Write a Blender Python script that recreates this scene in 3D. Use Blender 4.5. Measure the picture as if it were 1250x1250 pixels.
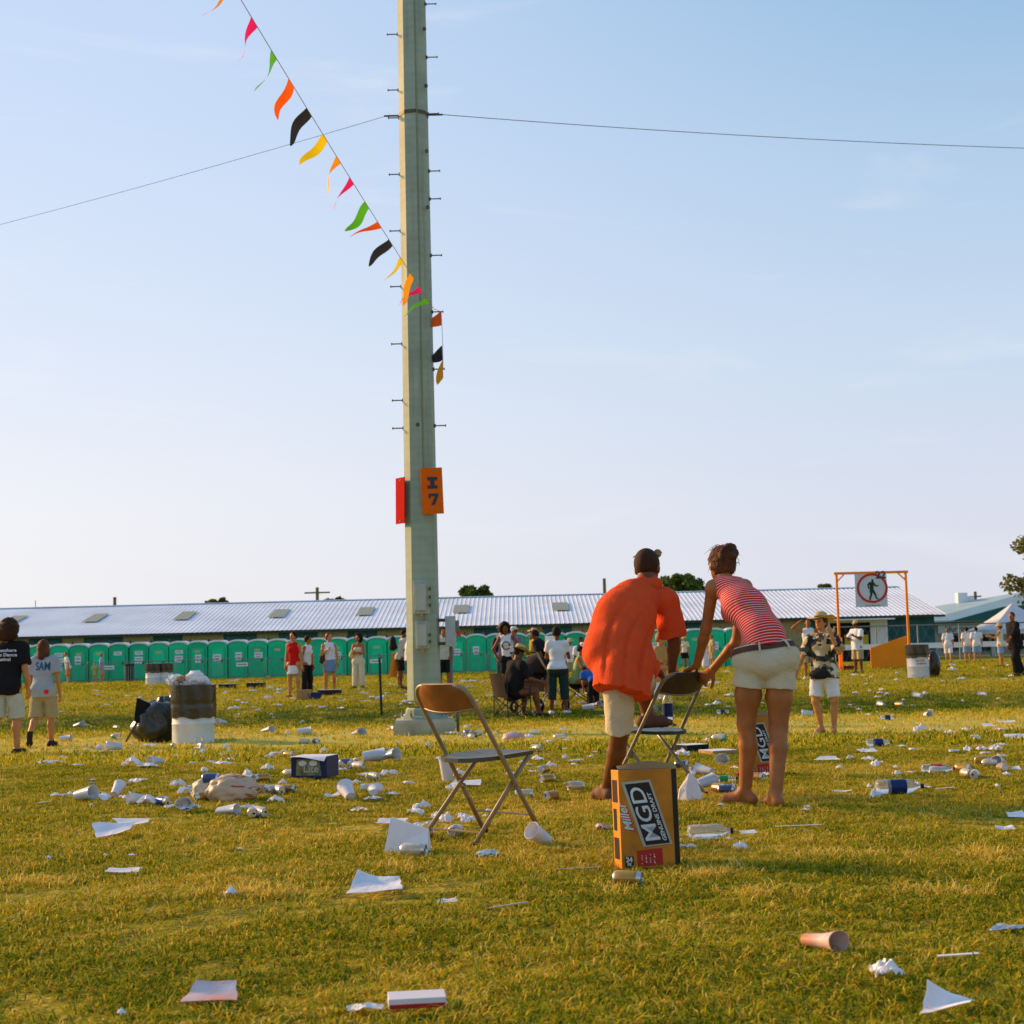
import bpy, bmesh, math, random
import numpy as np
from mathutils import Vector, Matrix
for o in list(bpy.data.objects): bpy.data.objects.remove(o)
sc = bpy.context.scene
C = sc.collection
R = math.radians
rng = random.Random(7)
nrng = np.random.default_rng(11)

# ------------------------------------------------------------------ camera
CAM_H, FPX, HORY, ROLL = 0.95, 1805.0, 799.0, R(1.4)
PITCH = math.atan((HORY-625)/FPX*math.cos(ROLL))
cam_d = bpy.data.cameras.new('camera'); cam = bpy.data.objects.new('camera', cam_d); C.objects.link(cam)
cam_d.sensor_width = 55.0; cam_d.sensor_height = 55.0; cam_d.lens = 55.0*FPX/1250
cam_d.clip_start = 0.1; cam_d.clip_end = 6000
FWD = np.array((0, math.cos(PITCH), math.sin(PITCH)))
U0 = np.array((0, -math.sin(PITCH), math.cos(PITCH)))
X0 = np.array((1.0, 0, 0))
RT = math.cos(ROLL)*X0 - math.sin(ROLL)*U0
UP = math.sin(ROLL)*X0 + math.cos(ROLL)*U0
cam.matrix_world = Matrix(((RT[0], UP[0], -FWD[0], 0), (RT[1], UP[1], -FWD[1], 0), (RT[2], UP[2], -FWD[2], CAM_H), (0, 0, 0, 1)))
cam_d.dof.use_dof = True; cam_d.dof.focus_distance = 9.0; cam_d.dof.aperture_fstop = 11.0
sc.camera = cam

# ------------------------------------------------------------------ light
SUN_EL, SUN_AZ = R(20), R(-60)          # azimuth from +Y, negative = to the left
sun_dir = Vector((math.sin(SUN_AZ)*math.cos(SUN_EL), math.cos(SUN_AZ)*math.cos(SUN_EL), math.sin(SUN_EL)))
world = bpy.data.worlds.new('World'); sc.world = world; world.use_nodes = True
wn, wl = world.node_tree.nodes, world.node_tree.links
wn.clear()
w_out = wn.new('ShaderNodeOutputWorld'); w_bg = wn.new('ShaderNodeBackground')
sky = wn.new('ShaderNodeTexSky'); sky.sky_type = 'NISHITA'; sky.sun_disc = False
sky.sun_elevation = SUN_EL; sky.sun_rotation = SUN_AZ; sky.air_density = 1.0; sky.dust_density = 2.2; sky.ozone_density = 1.6
tc = wn.new('ShaderNodeTexCoord'); sep = wn.new('ShaderNodeSeparateXYZ'); wl.new(tc.outputs['Generated'], sep.inputs[0])
ramp = wn.new('ShaderNodeValToRGB'); wl.new(sep.outputs['Z'], ramp.inputs[0])
# the hazy sky is paler towards the sun and deeper blue away from it
ramp2 = wn.new('ShaderNodeValToRGB'); wl.new(sep.outputs['Z'], ramp2.inputs[0]); c2r = ramp2.color_ramp
c2r.elements[0].position = 0.0; c2r.elements[0].color = (0.72, 0.72, 0.80, 1); c2r.elements[1].position = 0.9; c2r.elements[1].color = (0.12, 0.27, 0.55, 1)
for p, c in ((0.08, (0.69, 0.715, 0.83)), (0.20, (0.56, 0.68, 0.84)), (0.32, (0.42, 0.585, 0.79)), (0.42, (0.27, 0.48, 0.71))):
    e = c2r.elements.new(p); e.color = (*c, 1)
sund = wn.new('ShaderNodeVectorMath'); sund.operation = 'DOT_PRODUCT'; wl.new(tc.outputs['Generated'], sund.inputs[0]); sund.inputs[1].default_value = sun_dir
sunf = wn.new('ShaderNodeMapRange'); sunf.interpolation_type = 'SMOOTHSTEP'; sunf.inputs[1].default_value = 0.20; sunf.inputs[2].default_value = 0.80; wl.new(sund.outputs['Value'], sunf.inputs[0])
skym = wn.new('ShaderNodeMix'); skym.data_type = 'RGBA'; wl.new(sunf.outputs[0], skym.inputs['Factor']); wl.new(ramp2.outputs[0], skym.inputs['A']); wl.new(ramp.outputs[0], skym.inputs['B'])
cr = ramp.color_ramp
cr.elements[0].position = 0.0; cr.elements[0].color = (0.83, 0.82, 0.86, 1)
cr.elements[1].position = 0.9; cr.elements[1].color = (0.34, 0.52, 0.85, 1)
for p, c in ((0.10, (0.81, 0.82, 0.88)), (0.22, (0.68, 0.755, 0.90)), (0.34, (0.58, 0.70, 0.90)), (0.5, (0.50, 0.645, 0.89))):
    e = cr.elements.new(p); e.color = (*c, 1)
# thin wisps of high cloud all over the sky
mp = wn.new('ShaderNodeMapping'); mp.inputs['Scale'].default_value = (2.2, 2.2, 11.0); mp.inputs['Location'].default_value = (0.4, 0.9, 0.2); wl.new(tc.outputs['Generated'], mp.inputs[0])
nz = wn.new('ShaderNodeTexNoise'); nz.inputs['Scale'].default_value = 2.0; nz.inputs['Detail'].default_value = 7; nz.inputs['Roughness'].default_value = 0.58; nz.inputs['Distortion'].default_value = 0.6
wl.new(mp.outputs[0], nz.inputs['Vector'])
wr = wn.new('ShaderNodeMapRange'); wr.inputs[1].default_value = 0.58; wr.inputs[2].default_value = 0.85; wr.inputs[4].default_value = 0.5; wl.new(nz.outputs['Fac'], wr.inputs[0])
wisp = wn.new('ShaderNodeMix'); wisp.data_type = 'RGBA'; wl.new(wr.outputs[0], wisp.inputs['Factor']); wl.new(skym.outputs['Result'], wisp.inputs['A']); wisp.inputs['B'].default_value = (0.86, 0.87, 0.90, 1)
gain = wn.new('ShaderNodeVectorMath'); gain.operation = 'SCALE'; gain.inputs['Scale'].default_value = 8.1; wl.new(wisp.outputs['Result'], gain.inputs[0])
mixw = wn.new('ShaderNodeMix'); mixw.data_type = 'RGBA'; mixw.inputs['Factor'].default_value = 0.9
wl.new(sky.outputs[0], mixw.inputs['A']); wl.new(gain.outputs[0], mixw.inputs['B'])
wl.new(mixw.outputs['Result'], w_bg.inputs['Color']); w_bg.inputs['Strength'].default_value = 0.1
wl.new(w_bg.outputs[0], w_out.inputs['Surface'])
sun_l = bpy.data.lights.new('sun', 'SUN'); sun_l.energy = 5.0; sun_l.angle = R(9); sun_l.color = (1.0, 0.58, 0.24)
sun_o = bpy.data.objects.new('sun', sun_l); C.objects.link(sun_o); sun_o.rotation_euler = sun_dir.to_track_quat('Z', 'Y').to_euler(); sun_o.location = sun_dir*50
sc.view_settings.view_transform = 'Standard'; sc.view_settings.look = 'None'; sc.view_settings.exposure = 0.42; sc.view_settings.gamma = 1.0
sc.view_settings.use_curve_mapping = False
sc.cycles.max_bounces = 6; sc.cycles.transparent_max_bounces = 12

# ------------------------------------------------------------------ ground shape and pixel helpers
def sstep(a, b, v):
    t = np.clip((np.asarray(v, float)-a)/(b-a), 0, 1); return t*t*(3-2*t)
def gz(x, y):
    """a shallow swale crosses the field between 13 m and 33 m from the camera"""
    x = np.asarray(x, float); y = np.asarray(y, float)
    w = 0.5*np.sin(x*0.23+0.6)+0.35*np.sin(x*0.61)
    dip = -0.25*sstep(12.5, 21.0, y)*(1-sstep(27.5+w, 32.5+w, y))
    amp = sstep(0, 3, np.abs(y))*(1-sstep(40, 70, y))
    rough = 0.012*np.sin(x*1.9+np.sin(y*1.3))*np.sin(y*1.6+0.7)+0.008*np.sin(x*4.1+y*1.7+1.0)*np.sin(y*3.7-x)
    return dip+rough*amp
def ray(x, y):
    d = FWD + RT*((x-625)/FPX) + UP*((625-y)/FPX); return d
def P(x, y, dist):
    """point on the pixel's ray at world Y = dist"""
    d = ray(x, y); t = dist/d[1]; return np.array((d[0]*t, dist, CAM_H+d[2]*t))
def G(x, y):
    """where the pixel's ray meets the ground"""
    d = ray(x, y); lo, hi = 1.0, 1.0
    f = lambda t: CAM_H+d[2]*t-float(gz(d[0]*t, d[1]*t))
    while f(hi) > 0 and hi < 400: lo = hi; hi *= 1.02
    for _ in range(30):
        m = (lo+hi)/2
        if f(m) > 0: lo = m
        else: hi = m
    return np.array((d[0]*hi, d[1]*hi, float(gz(d[0]*hi, d[1]*hi))))
def GD(x, dist):
    """ground point under pixel column x at world Y = dist"""
    d = ray(x, 800); X = d[0]/d[1]*dist; return np.array((X, dist, float(gz(X, dist))))

# ------------------------------------------------------------------ materials
MATS = {}
def mat(name, col, rough=0.7, metal=0.0, var=0.12, scale=6.0, bump=0.0, bscale=40.0, trans=0.0, spec=0.22, col2=None, coat=0.0, transl=0.0, obj=True):
    if name in MATS: return MATS[name]
    m = bpy.data.materials.new(name); m.use_nodes = True; n, l = m.node_tree.nodes, m.node_tree.links
    b = n['Principled BSDF']; b.inputs['Roughness'].default_value = rough; b.inputs['Metallic'].default_value = metal
    b.inputs['Specular IOR Level'].default_value = spec; b.inputs['Coat Weight'].default_value = coat
    t = n.new('ShaderNodeTexCoord'); no = n.new('ShaderNodeTexNoise'); no.inputs['Scale'].default_value = scale; no.inputs['Detail'].default_value = 6
    l.new(t.outputs['Object' if obj else 'Generated'], no.inputs['Vector'])
    mr = n.new('ShaderNodeMapRange'); mr.inputs[1].default_value = 0.3; mr.inputs[2].default_value = 0.7; l.new(no.outputs['Fac'], mr.inputs[0])
    mx = n.new('ShaderNodeMix'); mx.data_type = 'RGBA'; l.new(mr.outputs[0], mx.inputs['Factor'])
    c2 = col2 if col2 else tuple(min(1, c*(1+var)) for c in col); c1 = col if col2 else tuple(c*(1-var) for c in col)
    mx.inputs['A'].default_value = (*c1, 1); mx.inputs['B'].default_value = (*c2, 1)
    l.new(mx.outputs['Result'], b.inputs['Base Color'])
    if trans: b.inputs['Transmission Weight'].default_value = trans; b.inputs['IOR'].default_value = 1.3
    if bump:
        nb = n.new('ShaderNodeTexNoise'); nb.inputs['Scale'].default_value = bscale; nb.inputs['Detail'].default_value = 4; l.new(t.outputs['Object'], nb.inputs['Vector'])
        bp = n.new('ShaderNodeBump'); bp.inputs['Strength'].default_value = bump; bp.inputs['Distance'].default_value = 0.01; l.new(nb.outputs['Fac'], bp.inputs['Height']); l.new(bp.outputs[0], b.inputs['Normal'])
    if transl:
        tr = n.new('ShaderNodeBsdfTranslucent'); l.new(mx.outputs['Result'], tr.inputs['Color'])
        ms = n.new('ShaderNodeMixShader'); ms.inputs[0].default_value = transl; l.new(b.outputs[0], ms.inputs[1]); l.new(tr.outputs[0], ms.inputs[2])
        l.new(ms.outputs[0], n['Material Output'].inputs['Surface'])
    MATS[name] = m; return m

# ------------------------------------------------------------------ mesh builder
class MB:
    def __init__(s): s.v = []; s.f = []; s.m = []; s.mi = 0
    def add(s, vs, fs):
        o = len(s.v); s.v += [tuple(map(float, v)) for v in vs]; s.f += [tuple(i+o for i in f) for f in fs]; s.m += [s.mi]*len(fs); return s
    def box(s, c, d, rz=0.0, M=None):
        x, y, z = d[0]/2, d[1]/2, d[2]/2; vs = [(sx*x, sy*y, sz*z) for sz in (-1, 1) for sy in (-1, 1) for sx in (-1, 1)]
        if M is None: M = Matrix.Rotation(rz, 3, 'Z')
        vs = [tuple(M @ Vector(v) + Vector(c)) for v in vs]
        return s.add(vs, [(0, 2, 3, 1), (4, 5, 7, 6), (0, 1, 5, 4), (2, 6, 7, 3), (0, 4, 6, 2), (1, 3, 7, 5)])
    def bar(s, a, b, w, h, up=(0, 0, 1)):
        a, b = Vector(a), Vector(b); d = (b-a); L = d.length; d.normalize(); u = Vector(up)
        sx = d.cross(u); 
        if sx.length < 1e-4: sx = d.cross(Vector((0, 1, 0)))
        sx.normalize(); u = sx.cross(d)
        M = Matrix((sx, d, u)).transposed()
        return s.box(tuple((a+b)/2), (w, L, h), M=M)
    def tube(s, pts, r, seg=8, cap=True, sq=1.0, up=None):
        pts = [Vector(p) for p in pts]; n = len(pts); rs = r if isinstance(r, (list, tuple)) else [r]*n
        prev = None; vs = []; fs = []
        for i, p in enumerate(pts):
            t = (pts[min(i+1, n-1)]-pts[max(i-1, 0)]).normalized()
            if prev is None:
                a = Vector(up) if up else (Vector((0, 0, 1)) if abs(t.z) < 0.9 else Vector((1, 0, 0)))
            else: a = prev
            u = (a - t*a.dot(t)).normalized(); w = t.cross(u); prev = u
            for k in range(seg):
                an = 2*math.pi*k/seg; vs.append(p+u*math.cos(an)*rs[i]*sq+w*math.sin(an)*rs[i])
        for i in range(n-1):
            for k in range(seg):
                k2 = (k+1) % seg; fs.append((i*seg+k, i*seg+k2, (i+1)*seg+k2, (i+1)*seg+k))
        if cap: fs.append(tuple(range(seg))[::-1]); fs.append(tuple((n-1)*seg+k for k in range(seg)))
        return s.add(vs, fs)
    def lathe(s, prof, seg=16, c=(0, 0, 0), M=None, capb=False, capt=False, ph=0.0):
        vs = []; fs = []; n = len(prof)
        for r, z in prof:
            for k in range(seg):
                a = 2*math.pi*k/seg+ph; v = Vector((r*math.cos(a), r*math.sin(a), z))
                if M is not None: v = M @ v
                vs.append(v+Vector(c))
        for i in range(n-1):
            for k in range(seg):
                k2 = (k+1) % seg; fs.append((i*seg+k, i*seg+k2, (i+1)*seg+k2, (i+1)*seg+k))
        if capb: fs.append(tuple(range(seg))[::-1])
        if capt: fs.append(tuple((n-1)*seg+k for k in range(seg)))
        return s.add(vs, fs)
    def prism(s, poly, M, t):
        """poly: 2-D outline (ccw), M: 4x4 placing local xy-plane, t: thickness along +z"""
        n = len(poly); vs = [M @ Vector((x, y, 0)) for x, y in poly]+[M @ Vector((x, y, t)) for x, y in poly]
        fs = [tuple(range(n))[::-1], tuple(range(n, 2*n))]+[(i, (i+1) % n, n+(i+1) % n, n+i) for i in range(n)]
        return s.add(vs, fs)
    def grid(s, nx, ny, fn):
        vs = [fn(i/nx, j/ny) for j in range(ny+1) for i in range(nx+1)]; w = nx+1
        return s.add(vs, [(j*w+i, j*w+i+1, (j+1)*w+i+1, (j+1)*w+i) for j in range(ny) for i in range(nx)])
    def mesh(s, name, mats, smooth=False):
        me = bpy.data.meshes.new(name); me.from_pydata(s.v, [], s.f)
        for m in (mats if isinstance(mats, (list, tuple)) else [mats]): me.materials.append(m)
        me.polygons.foreach_set('material_index', s.m)
        if smooth: me.polygons.foreach_set('use_smooth', [True]*len(me.polygons))
        me.update(); return me
    def obj(s, name, mats, parent=None, smooth=False, loc=None, rz=0.0):
        return link(name, s.mesh(name, mats, smooth), parent, loc, rz)
def link(name, me, parent=None, loc=None, rz=0.0):
    o = bpy.data.objects.new(name, me); C.objects.link(o)
    if parent is not None: o.parent = parent
    if loc is not None: o.location = tuple(map(float, loc))
    if rz: o.rotation_euler = (0, 0, rz)
    return o
def tag(o, label, cat, group=None, kind=None):
    o['label'] = label; o['category'] = cat
    if group: o['group'] = group
    if kind: o['kind'] = kind
    return o
def thing(name, label, cat, loc=(0, 0, 0), rz=0.0, group=None):
    o = link(name, None, None, loc, rz); o.empty_display_size = 0.2
    return tag(o, label, cat, group)
def copy_tree(o, parent=None):
    c = o.copy(); C.objects.link(c); c.parent = parent
    for ch in list(o.children): copy_tree(ch, c)
    return c
def bevel(o, w=0.005, seg=2):
    m = o.modifiers.new('bevel', 'BEVEL'); m.width = w; m.segments = seg; m.limit_method = 'ANGLE'; return o
def auto_smooth(me, ang=40):
    me.polygons.foreach_set('use_smooth', [True]*len(me.polygons))
    try: me.set_sharp_from_angle(angle=R(ang))
    except Exception: pass
    return me
_tx = {}
def text_mesh(body, size=1.0, bold=0.0, extrude=0.0, shear=0.0, align='CENTER', spacing=1.0, sx=1.0):
    cu = bpy.data.curves.new('t', 'FONT'); cu.body = body; cu.size = size; cu.offset = bold; cu.extrude = extrude; cu.shear = shear
    cu.align_x = align; cu.align_y = 'CENTER'; cu.space_character = spacing; cu.resolution_u = 3
    o = bpy.data.objects.new('t', cu); C.objects.link(o); bpy.context.view_layer.update()
    me = bpy.data.meshes.new_from_object(o.evaluated_get(bpy.context.evaluated_depsgraph_get()))
    bpy.data.objects.remove(o); bpy.data.curves.remove(cu)
    v = np.array([p.co[:] for p in me.vertices]); f = [tuple(p.vertices) for p in me.polygons]; bpy.data.meshes.remove(me)
    v[:, 0] *= sx
    return v, f
# ------------------------------------------------------------------ ground
def ground_material():
    m = bpy.data.materials.new('turf'); m.use_nodes = True; n, l = m.node_tree.nodes, m.node_tree.links; b = n['Principled BSDF']; b.inputs['Roughness'].default_value = 0.95; b.inputs['Specular IOR Level'].default_value = 0.1
    t = n.new('ShaderNodeTexCoord')
    def noise(scale, det, src=None):
        q = n.new('ShaderNodeTexNoise'); q.inputs['Scale'].default_value = scale; q.inputs['Detail'].default_value = det; l.new((src or t.outputs['Object']), q.inputs['Vector']); return q.outputs['Fac']
    def rmp(fac, a, b_):
        q = n.new('ShaderNodeMapRange'); q.inputs[1].default_value = a; q.inputs[2].default_value = b_; l.new(fac, q.inputs[0]); return q.outputs[0]
    def mix(f, a, b_):
        q = n.new('ShaderNodeMix'); q.data_type = 'RGBA'; l.new(f, q.inputs['Factor'])
        for s, v in (('A', a), ('B', b_)):
            if isinstance(v, tuple): q.inputs[s].default_value = (*v, 1)
            else: l.new(v, q.inputs[s])
        return q.outputs['Result']
    c = mix(rmp(noise(0.8, 5), 0.35, 0.65), (0.27, 0.24, 0.010), (0.45, 0.335, 0.020))
    c = mix(rmp(noise(9, 6), 0.42, 0.62), c, (0.14, 0.125, 0.008))
    c = mix(rmp(noise(45, 4), 0.55, 0.72), c, (0.44, 0.31, 0.05))
    # worn, drier band along the bottom of the swale
    sp = n.new('ShaderNodeSeparateXYZ'); l.new(t.outputs['Object'], sp.inputs[0])
    wob = n.new('ShaderNodeMath'); wob.operation = 'MULTIPLY_ADD'; l.new(noise(0.25, 4), wob.inputs[0]); wob.inputs[1].default_value = 6.0; l.new(sp.outputs['Y'], wob.inputs[2])
    up_ = rmp(wob.outputs[0], 21.0, 23.2); dn = rmp(wob.outputs[0], 30.0, 27.0)
    mu = n.new('ShaderNodeMath'); mu.operation = 'MULTIPLY'; l.new(up_, mu.inputs[0]); l.new(dn, mu.inputs[1])
    mu2 = n.new('ShaderNodeMath'); mu2.operation = 'MULTIPLY'; l.new(mu.outputs[0], mu2.inputs[0]); mu2.inputs[1].default_value = 0.6
    c = mix(mu2.outputs[0], c, (0.62, 0.54, 0.11))
    # taller, greener grass along the bank beyond it
    b1 = rmp(wob.outputs[0], 29.6, 31.2); b2 = rmp(wob.outputs[0], 35.0, 33.0); mb1 = n.new('ShaderNodeMath'); mb1.operation = 'MULTIPLY'; l.new(b1, mb1.inputs[0]); l.new(b2, mb1.inputs[1]); mb2 = n.new('ShaderNodeMath'); mb2.operation = 'MULTIPLY'; l.new(mb1.outputs[0], mb2.inputs[0]); l.new(rmp(noise(1.2, 6), 0.38, 0.58), mb2.inputs[1])
    c = mix(mb2.outputs[0], c, (0.085, 0.105, 0.010))
    l.new(c, b.inputs['Base Color'])
    bp = n.new('ShaderNodeBump'); bp.inputs['Strength'].default_value = 0.9; bp.inputs['Distance'].default_value = 0.03; l.new(noise(30, 8), bp.inputs['Height']); l.new(bp.outputs[0], b.inputs['Normal'])
    return m
TURF = ground_material()
ys = np.concatenate([np.arange(-12, 2, 1.0), np.arange(2, 15, 0.22), np.arange(15, 45, 0.4), np.arange(45, 120, 4), [140, 200, 400, 900, 2500]])
xs = np.concatenate([[-2500, -600, -200, -100, -60], np.arange(-30, -8, 1.0), np.arange(-8, 8, 0.22), np.arange(8, 31, 1.0), [60, 100, 200, 600, 2500]])
gm = MB(); w_ = len(xs)
gm.v = [(x, y, float(z)) for y, zr in zip(ys, gz(xs[None, :], ys[:, None])) for x, z in zip(xs, zr)]
gm.f = [(j*w_+i, j*w_+i+1, (j+1)*w_+i+1, (j+1)*w_+i) for j in range(len(ys)-1) for i in range(w_-1)]; gm.m = [0]*len(gm.f)
g_o = gm.obj('ground', TURF, None, True); g_o['kind'] = 'structure'

# ------------------------------------------------------------------ long barn
YB = 95.0
barn = thing('barn', 'long low barn with pale corrugated metal roof behind the portable toilets', 'barn', (0, YB, 0))
xl, xr = -52.0, float(P(1141, 780, YB)[0]); EZ, RZ, DEP = 2.85, 4.98, 10.5
M_teal = mat('barn_teal', (0.022, 0.105, 0.115), 0.7, var=0.25, scale=1.5); M_tan = mat('barn_tan', (0.34, 0.28, 0.13), 0.8, var=0.2)
M_roof = mat('barn_roof', (0.70, 0.755, 0.79), 0.6, metal=0.0, var=0.12, scale=0.35, spec=0.4); M_white = mat('white_paint', (0.75, 0.76, 0.75), 0.55, var=0.06)
M_sky = mat('skylight_panel', (0.27, 0.29, 0.20), 0.5, var=0.15); M_dark = mat('dark_interior', (0.014, 0.014, 0.012), 0.9)
b = MB(); hw_ = 0.15
b.box(((xl+xr)/2, 0.0, EZ/2), (xr-xl, 0.24, EZ)); b.box(((xl+xr)/2, 2*DEP, EZ/2), (xr-xl, 0.24, EZ))
for x in (xl+0.12, xr-0.12):
    M = Matrix(((0, 0, 1, x-0.1), (1, 0, 0, 0), (0, 1, 0, 0), (0, 0, 0, 1)))
    b.prism([(0.13, 0.003), (2*DEP-0.13, 0.003), (2*DEP-0.13, EZ), (DEP, RZ-0.08), (0.13, EZ)], M, 0.2)
b.obj('wall', M_teal, barn)
# tan bays between the teal ones
for i, x in enumerate(np.arange(xl+3, xr-9, 4.15)):
    q = MB(); q.box((x, -0.16, EZ/2-0.01), ((1.9, 2.6, 1.4)[i % 3], 0.06, EZ-0.04))
    for k in range(5): q.box((x-0.6+0.3*k, -0.2, EZ/2-0.01), (0.04, 0.02, EZ-0.05))
    q.obj('wall_panel', M_tan, barn)
# corrugated roof: ribs every 0.3 m
def roof_half(sgn):
    q = MB(); x0, x1 = xl-0.6, xr+0.55; pts = []
    x = x0
    while x < x1:
        pts += [(x, 0), (x+0.20, 0), (x+0.225, 0.022), (x+0.275, 0.022)]; x += 0.30
    pts.append((x1+0.1, 0)); n = len(pts)
    ye, yr = (-0.7, DEP) if sgn > 0 else (2*DEP+0.7, DEP); ze = EZ+0.03-0.7*(RZ-EZ)/DEP+0.1; sl = (RZ-ze)
    vs = [(x, ye, ze+z) for x, z in pts]+[(x, (ye+yr)/2, (ze+RZ)/2+0.05+z) for x, z in pts]+[(x, yr, RZ+0.1+z) for x, z in pts]
    fs = [(r_*n+i, r_*n+i+1, (r_+1)*n+i+1, (r_+1)*n+i) for r_ in (0, 1) for i in range(n-1)]
    if sgn < 0: fs = [f[::-1] for f in fs]
    q.add(vs, fs); return q, ze
rq, ZE = roof_half(1); r2, _ = roof_half(-1); rq.add(r2.v, r2.f)
roof = rq.obj('roof', M_roof, barn)
q = MB(); q.box(((xl+xr)/2, DEP, RZ+0.13), (xr-xl+1.0, 0.5, 0.05)); q.obj('ridge_cap', M_roof, roof)
q = MB(); q.box(((xl+xr)/2, -0.66, ZE-0.09), (xr-xl+1.1, 0.05, 0.14)); q.obj('fascia', mat('fascia_dark', (0.05, 0.05, 0.035), 0.8), roof)
for px_ in (113, 223, 339, 445, 563, 685, 800, 915, 12):
    X = float(P(px_, 752, YB+4.6)[0]); q = MB(); t0, t1 = 0.40, 0.68
    def fn(u, v, X=X):
        t = t0+(t1-t0)*v; return (X-0.52+1.04*u, -0.7+(DEP+0.7)*t, ZE+(RZ+0.1-ZE)*t+0.085)
    q.grid(4, 2, fn); q.obj('skylight', M_sky, roof)
# doorway with a white surround and a lower porch at the far end
dx0, dx1 = float(P(1008, 780, YB)[0]), float(P(1078, 780, YB)[0])
q = MB(); q.box(((dx0+dx1)/2+0.2, -0.17, 1.25), (dx1-dx0-0.2, 0.06, 2.5)); q.obj('doorway', M_dark, barn)
q = MB()
q.box((dx1-0.3, -0.24, 1.3), (1.1, 0.08, 2.6)); q.box(((dx0+dx1)/2, -0.24, 2.53), (dx1-dx0, 0.10, 0.16)); q.box((dx0+0.1, -0.24, 1.25), (0.3, 0.08, 2.5)); q.obj('door_frame', M_white, barn)
q = MB(); q.box(((dx0+dx1)/2, -0.95, 2.62), (dx1-dx0+0.8, 1.5, 0.08)); q.obj('porch_roof', M_roof, barn)
q = MB(); q.box((dx1-1.75, -0.23, 1.35), (1.5, 0.03, 0.62)); q.obj('notice', mat('notice_yellow', (0.55, 0.42, 0.05), 0.7), barn)

# ------------------------------------------------------------------ portable toilets
YP = 81.0
M_green = mat('toilet_green', (0.003, 0.58, 0.26), 0.55, var=0.10, scale=1.2); M_gdoor = mat('toilet_door_green', (0.004, 0.64, 0.29), 0.55, var=0.08, scale=2)
M_rim = mat('toilet_roof', (0.78, 0.82, 0.82), 0.4, var=0.05); M_tr = mat('door_trim', (0.10, 0.42, 0.29), 0.5)
M_ph = mat('placard_white', (0.76, 0.77, 0.76), 0.6); M_py = mat('placard_yellow', (0.55, 0.50, 0.20), 0.6)
for m_ in (M_green, M_gdoor):      # each unit faded a little differently
    n_, l_ = m_.node_tree.nodes, m_.node_tree.links; b_ = n_['Principled BSDF']; src_ = b_.inputs['Base Color'].links[0].from_socket; oi_ = n_.new('ShaderNodeObjectInfo'); hv_ = n_.new('ShaderNodeHueSaturation'); mr_ = n_.new('ShaderNodeMapRange'); mr_.inputs[3].default_value = 0.80; mr_.inputs[4].default_value = 1.15; l_.new(oi_.outputs['Random'], mr_.inputs[0]); l_.new(mr_.outputs[0], hv_.inputs['Value']); l_.new(src_, hv_.inputs['Color']); l_.new(hv_.outputs[0], b_.inputs['Base Color'])
PW, PD, PH = 1.03, 1.08, 1.83
q = MB(); q.box((0, PD/2, PH/2+0.05), (PW, PD, PH-0.1)); q.box((0, PD/2, 0.05), (PW-0.06, PD, 0.10))
q.prism([(-PW/2, 0), (PW/2, 0)]+[(PW/2*math.cos(a), 0.20*math.sin(a)) for a in np.linspace(0.25, math.pi-0.25, 9)], Matrix(((1, 0, 0, 0), (0, 0, 1, 0.002), (0, 1, 0, PH), (0, 0, 0, 1))), PD-0.004)
for s in (-1, 1): q.box((s*(PW/2-0.045), -0.008, PH/2), (0.06, 0.016, PH-0.12))
t_cab = q.mesh('cabin', M_green)
q = MB()
arch = [(PW/2*1.06*math.cos(a), 0.21*math.sin(a)) for a in np.linspace(0.02, math.pi-0.02, 13)]
for i in range(12):
    (x0, z0), (x1, z1) = arch[i], arch[i+1]
    q.add([(x0, -0.06, PH+z0), (x1, -0.06, PH+z1), (x1, -0.06, PH+z1+0.10), (x0, -0.06, PH+z0+0.10), (x0, PD+0.05, PH+z0), (x1, PD+0.05, PH+z1), (x1, PD+0.05, PH+z1+0.10), (x0, PD+0.05, PH+z0+0.10)], [(0, 3, 2, 1), (3, 7, 6, 2), (0, 1, 5, 4), (4, 5, 6, 7)])
t_roof = q.mesh('roof', M_rim)
q = MB(); da = [(0.33*math.cos(a), 0.11*math.sin(a)) for a in np.linspace(0, math.pi, 9)]
q.prism([(-0.33, 0.16), (0.33, 0.16)]+[(x, 1.62+z) for x, z in da], Matrix(((1, 0, 0, 0), (0, 0, -1, -0.004), (0, 1, 0, 0), (0, 0, 0, 1))), 0.03); t_door = q.mesh('door', M_gdoor)
q = MB(); q.tube([(-0.33, -0.03, 0.16), (-0.33, -0.03, 1.62)]+[(-x, -0.03, 1.62+z) for x, z in da]+[(0.33, -0.03, 1.62), (0.33, -0.03, 0.16)], 0.018, 4); t_trim = q.mesh('door_trim', M_tr)
q = MB(); q.box((0.24, -0.05, 0.98), (0.05, 0.03, 0.12)); t_hdl = q.mesh('handle', M_dark)
def plac(w, h): q = MB(); q.box((0, 0, 0), (w, 0.012, h)); q.box((0, -0.009, h*0.2), (w*0.7, 0.006, h*0.12)); q.box((0, -0.009, -h*0.15), (w*0.6, 0.006, h*0.1)); q.m[6:] = [1]*12; return q.mesh('placard', [M_ph, mat('print_grey', (0.25, 0.26, 0.27), 0.7)])
t_pl = [plac(0.44, 0.36), plac(0.34, 0.44), plac(0.42, 0.2)]
q = MB(); q.box((0, 0, 0), (0.30, 0.012, 0.13)); t_py = q.mesh('placard', M_py)
q = MB(); q.tube([(0.42, PD-0.12, PH), (0.42, PD-0.12, PH+0.42)], 0.05, 8); t_vent = q.mesh('vent_pipe', mat('vent_black', (0.03, 0.03, 0.03), 0.6))
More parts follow.
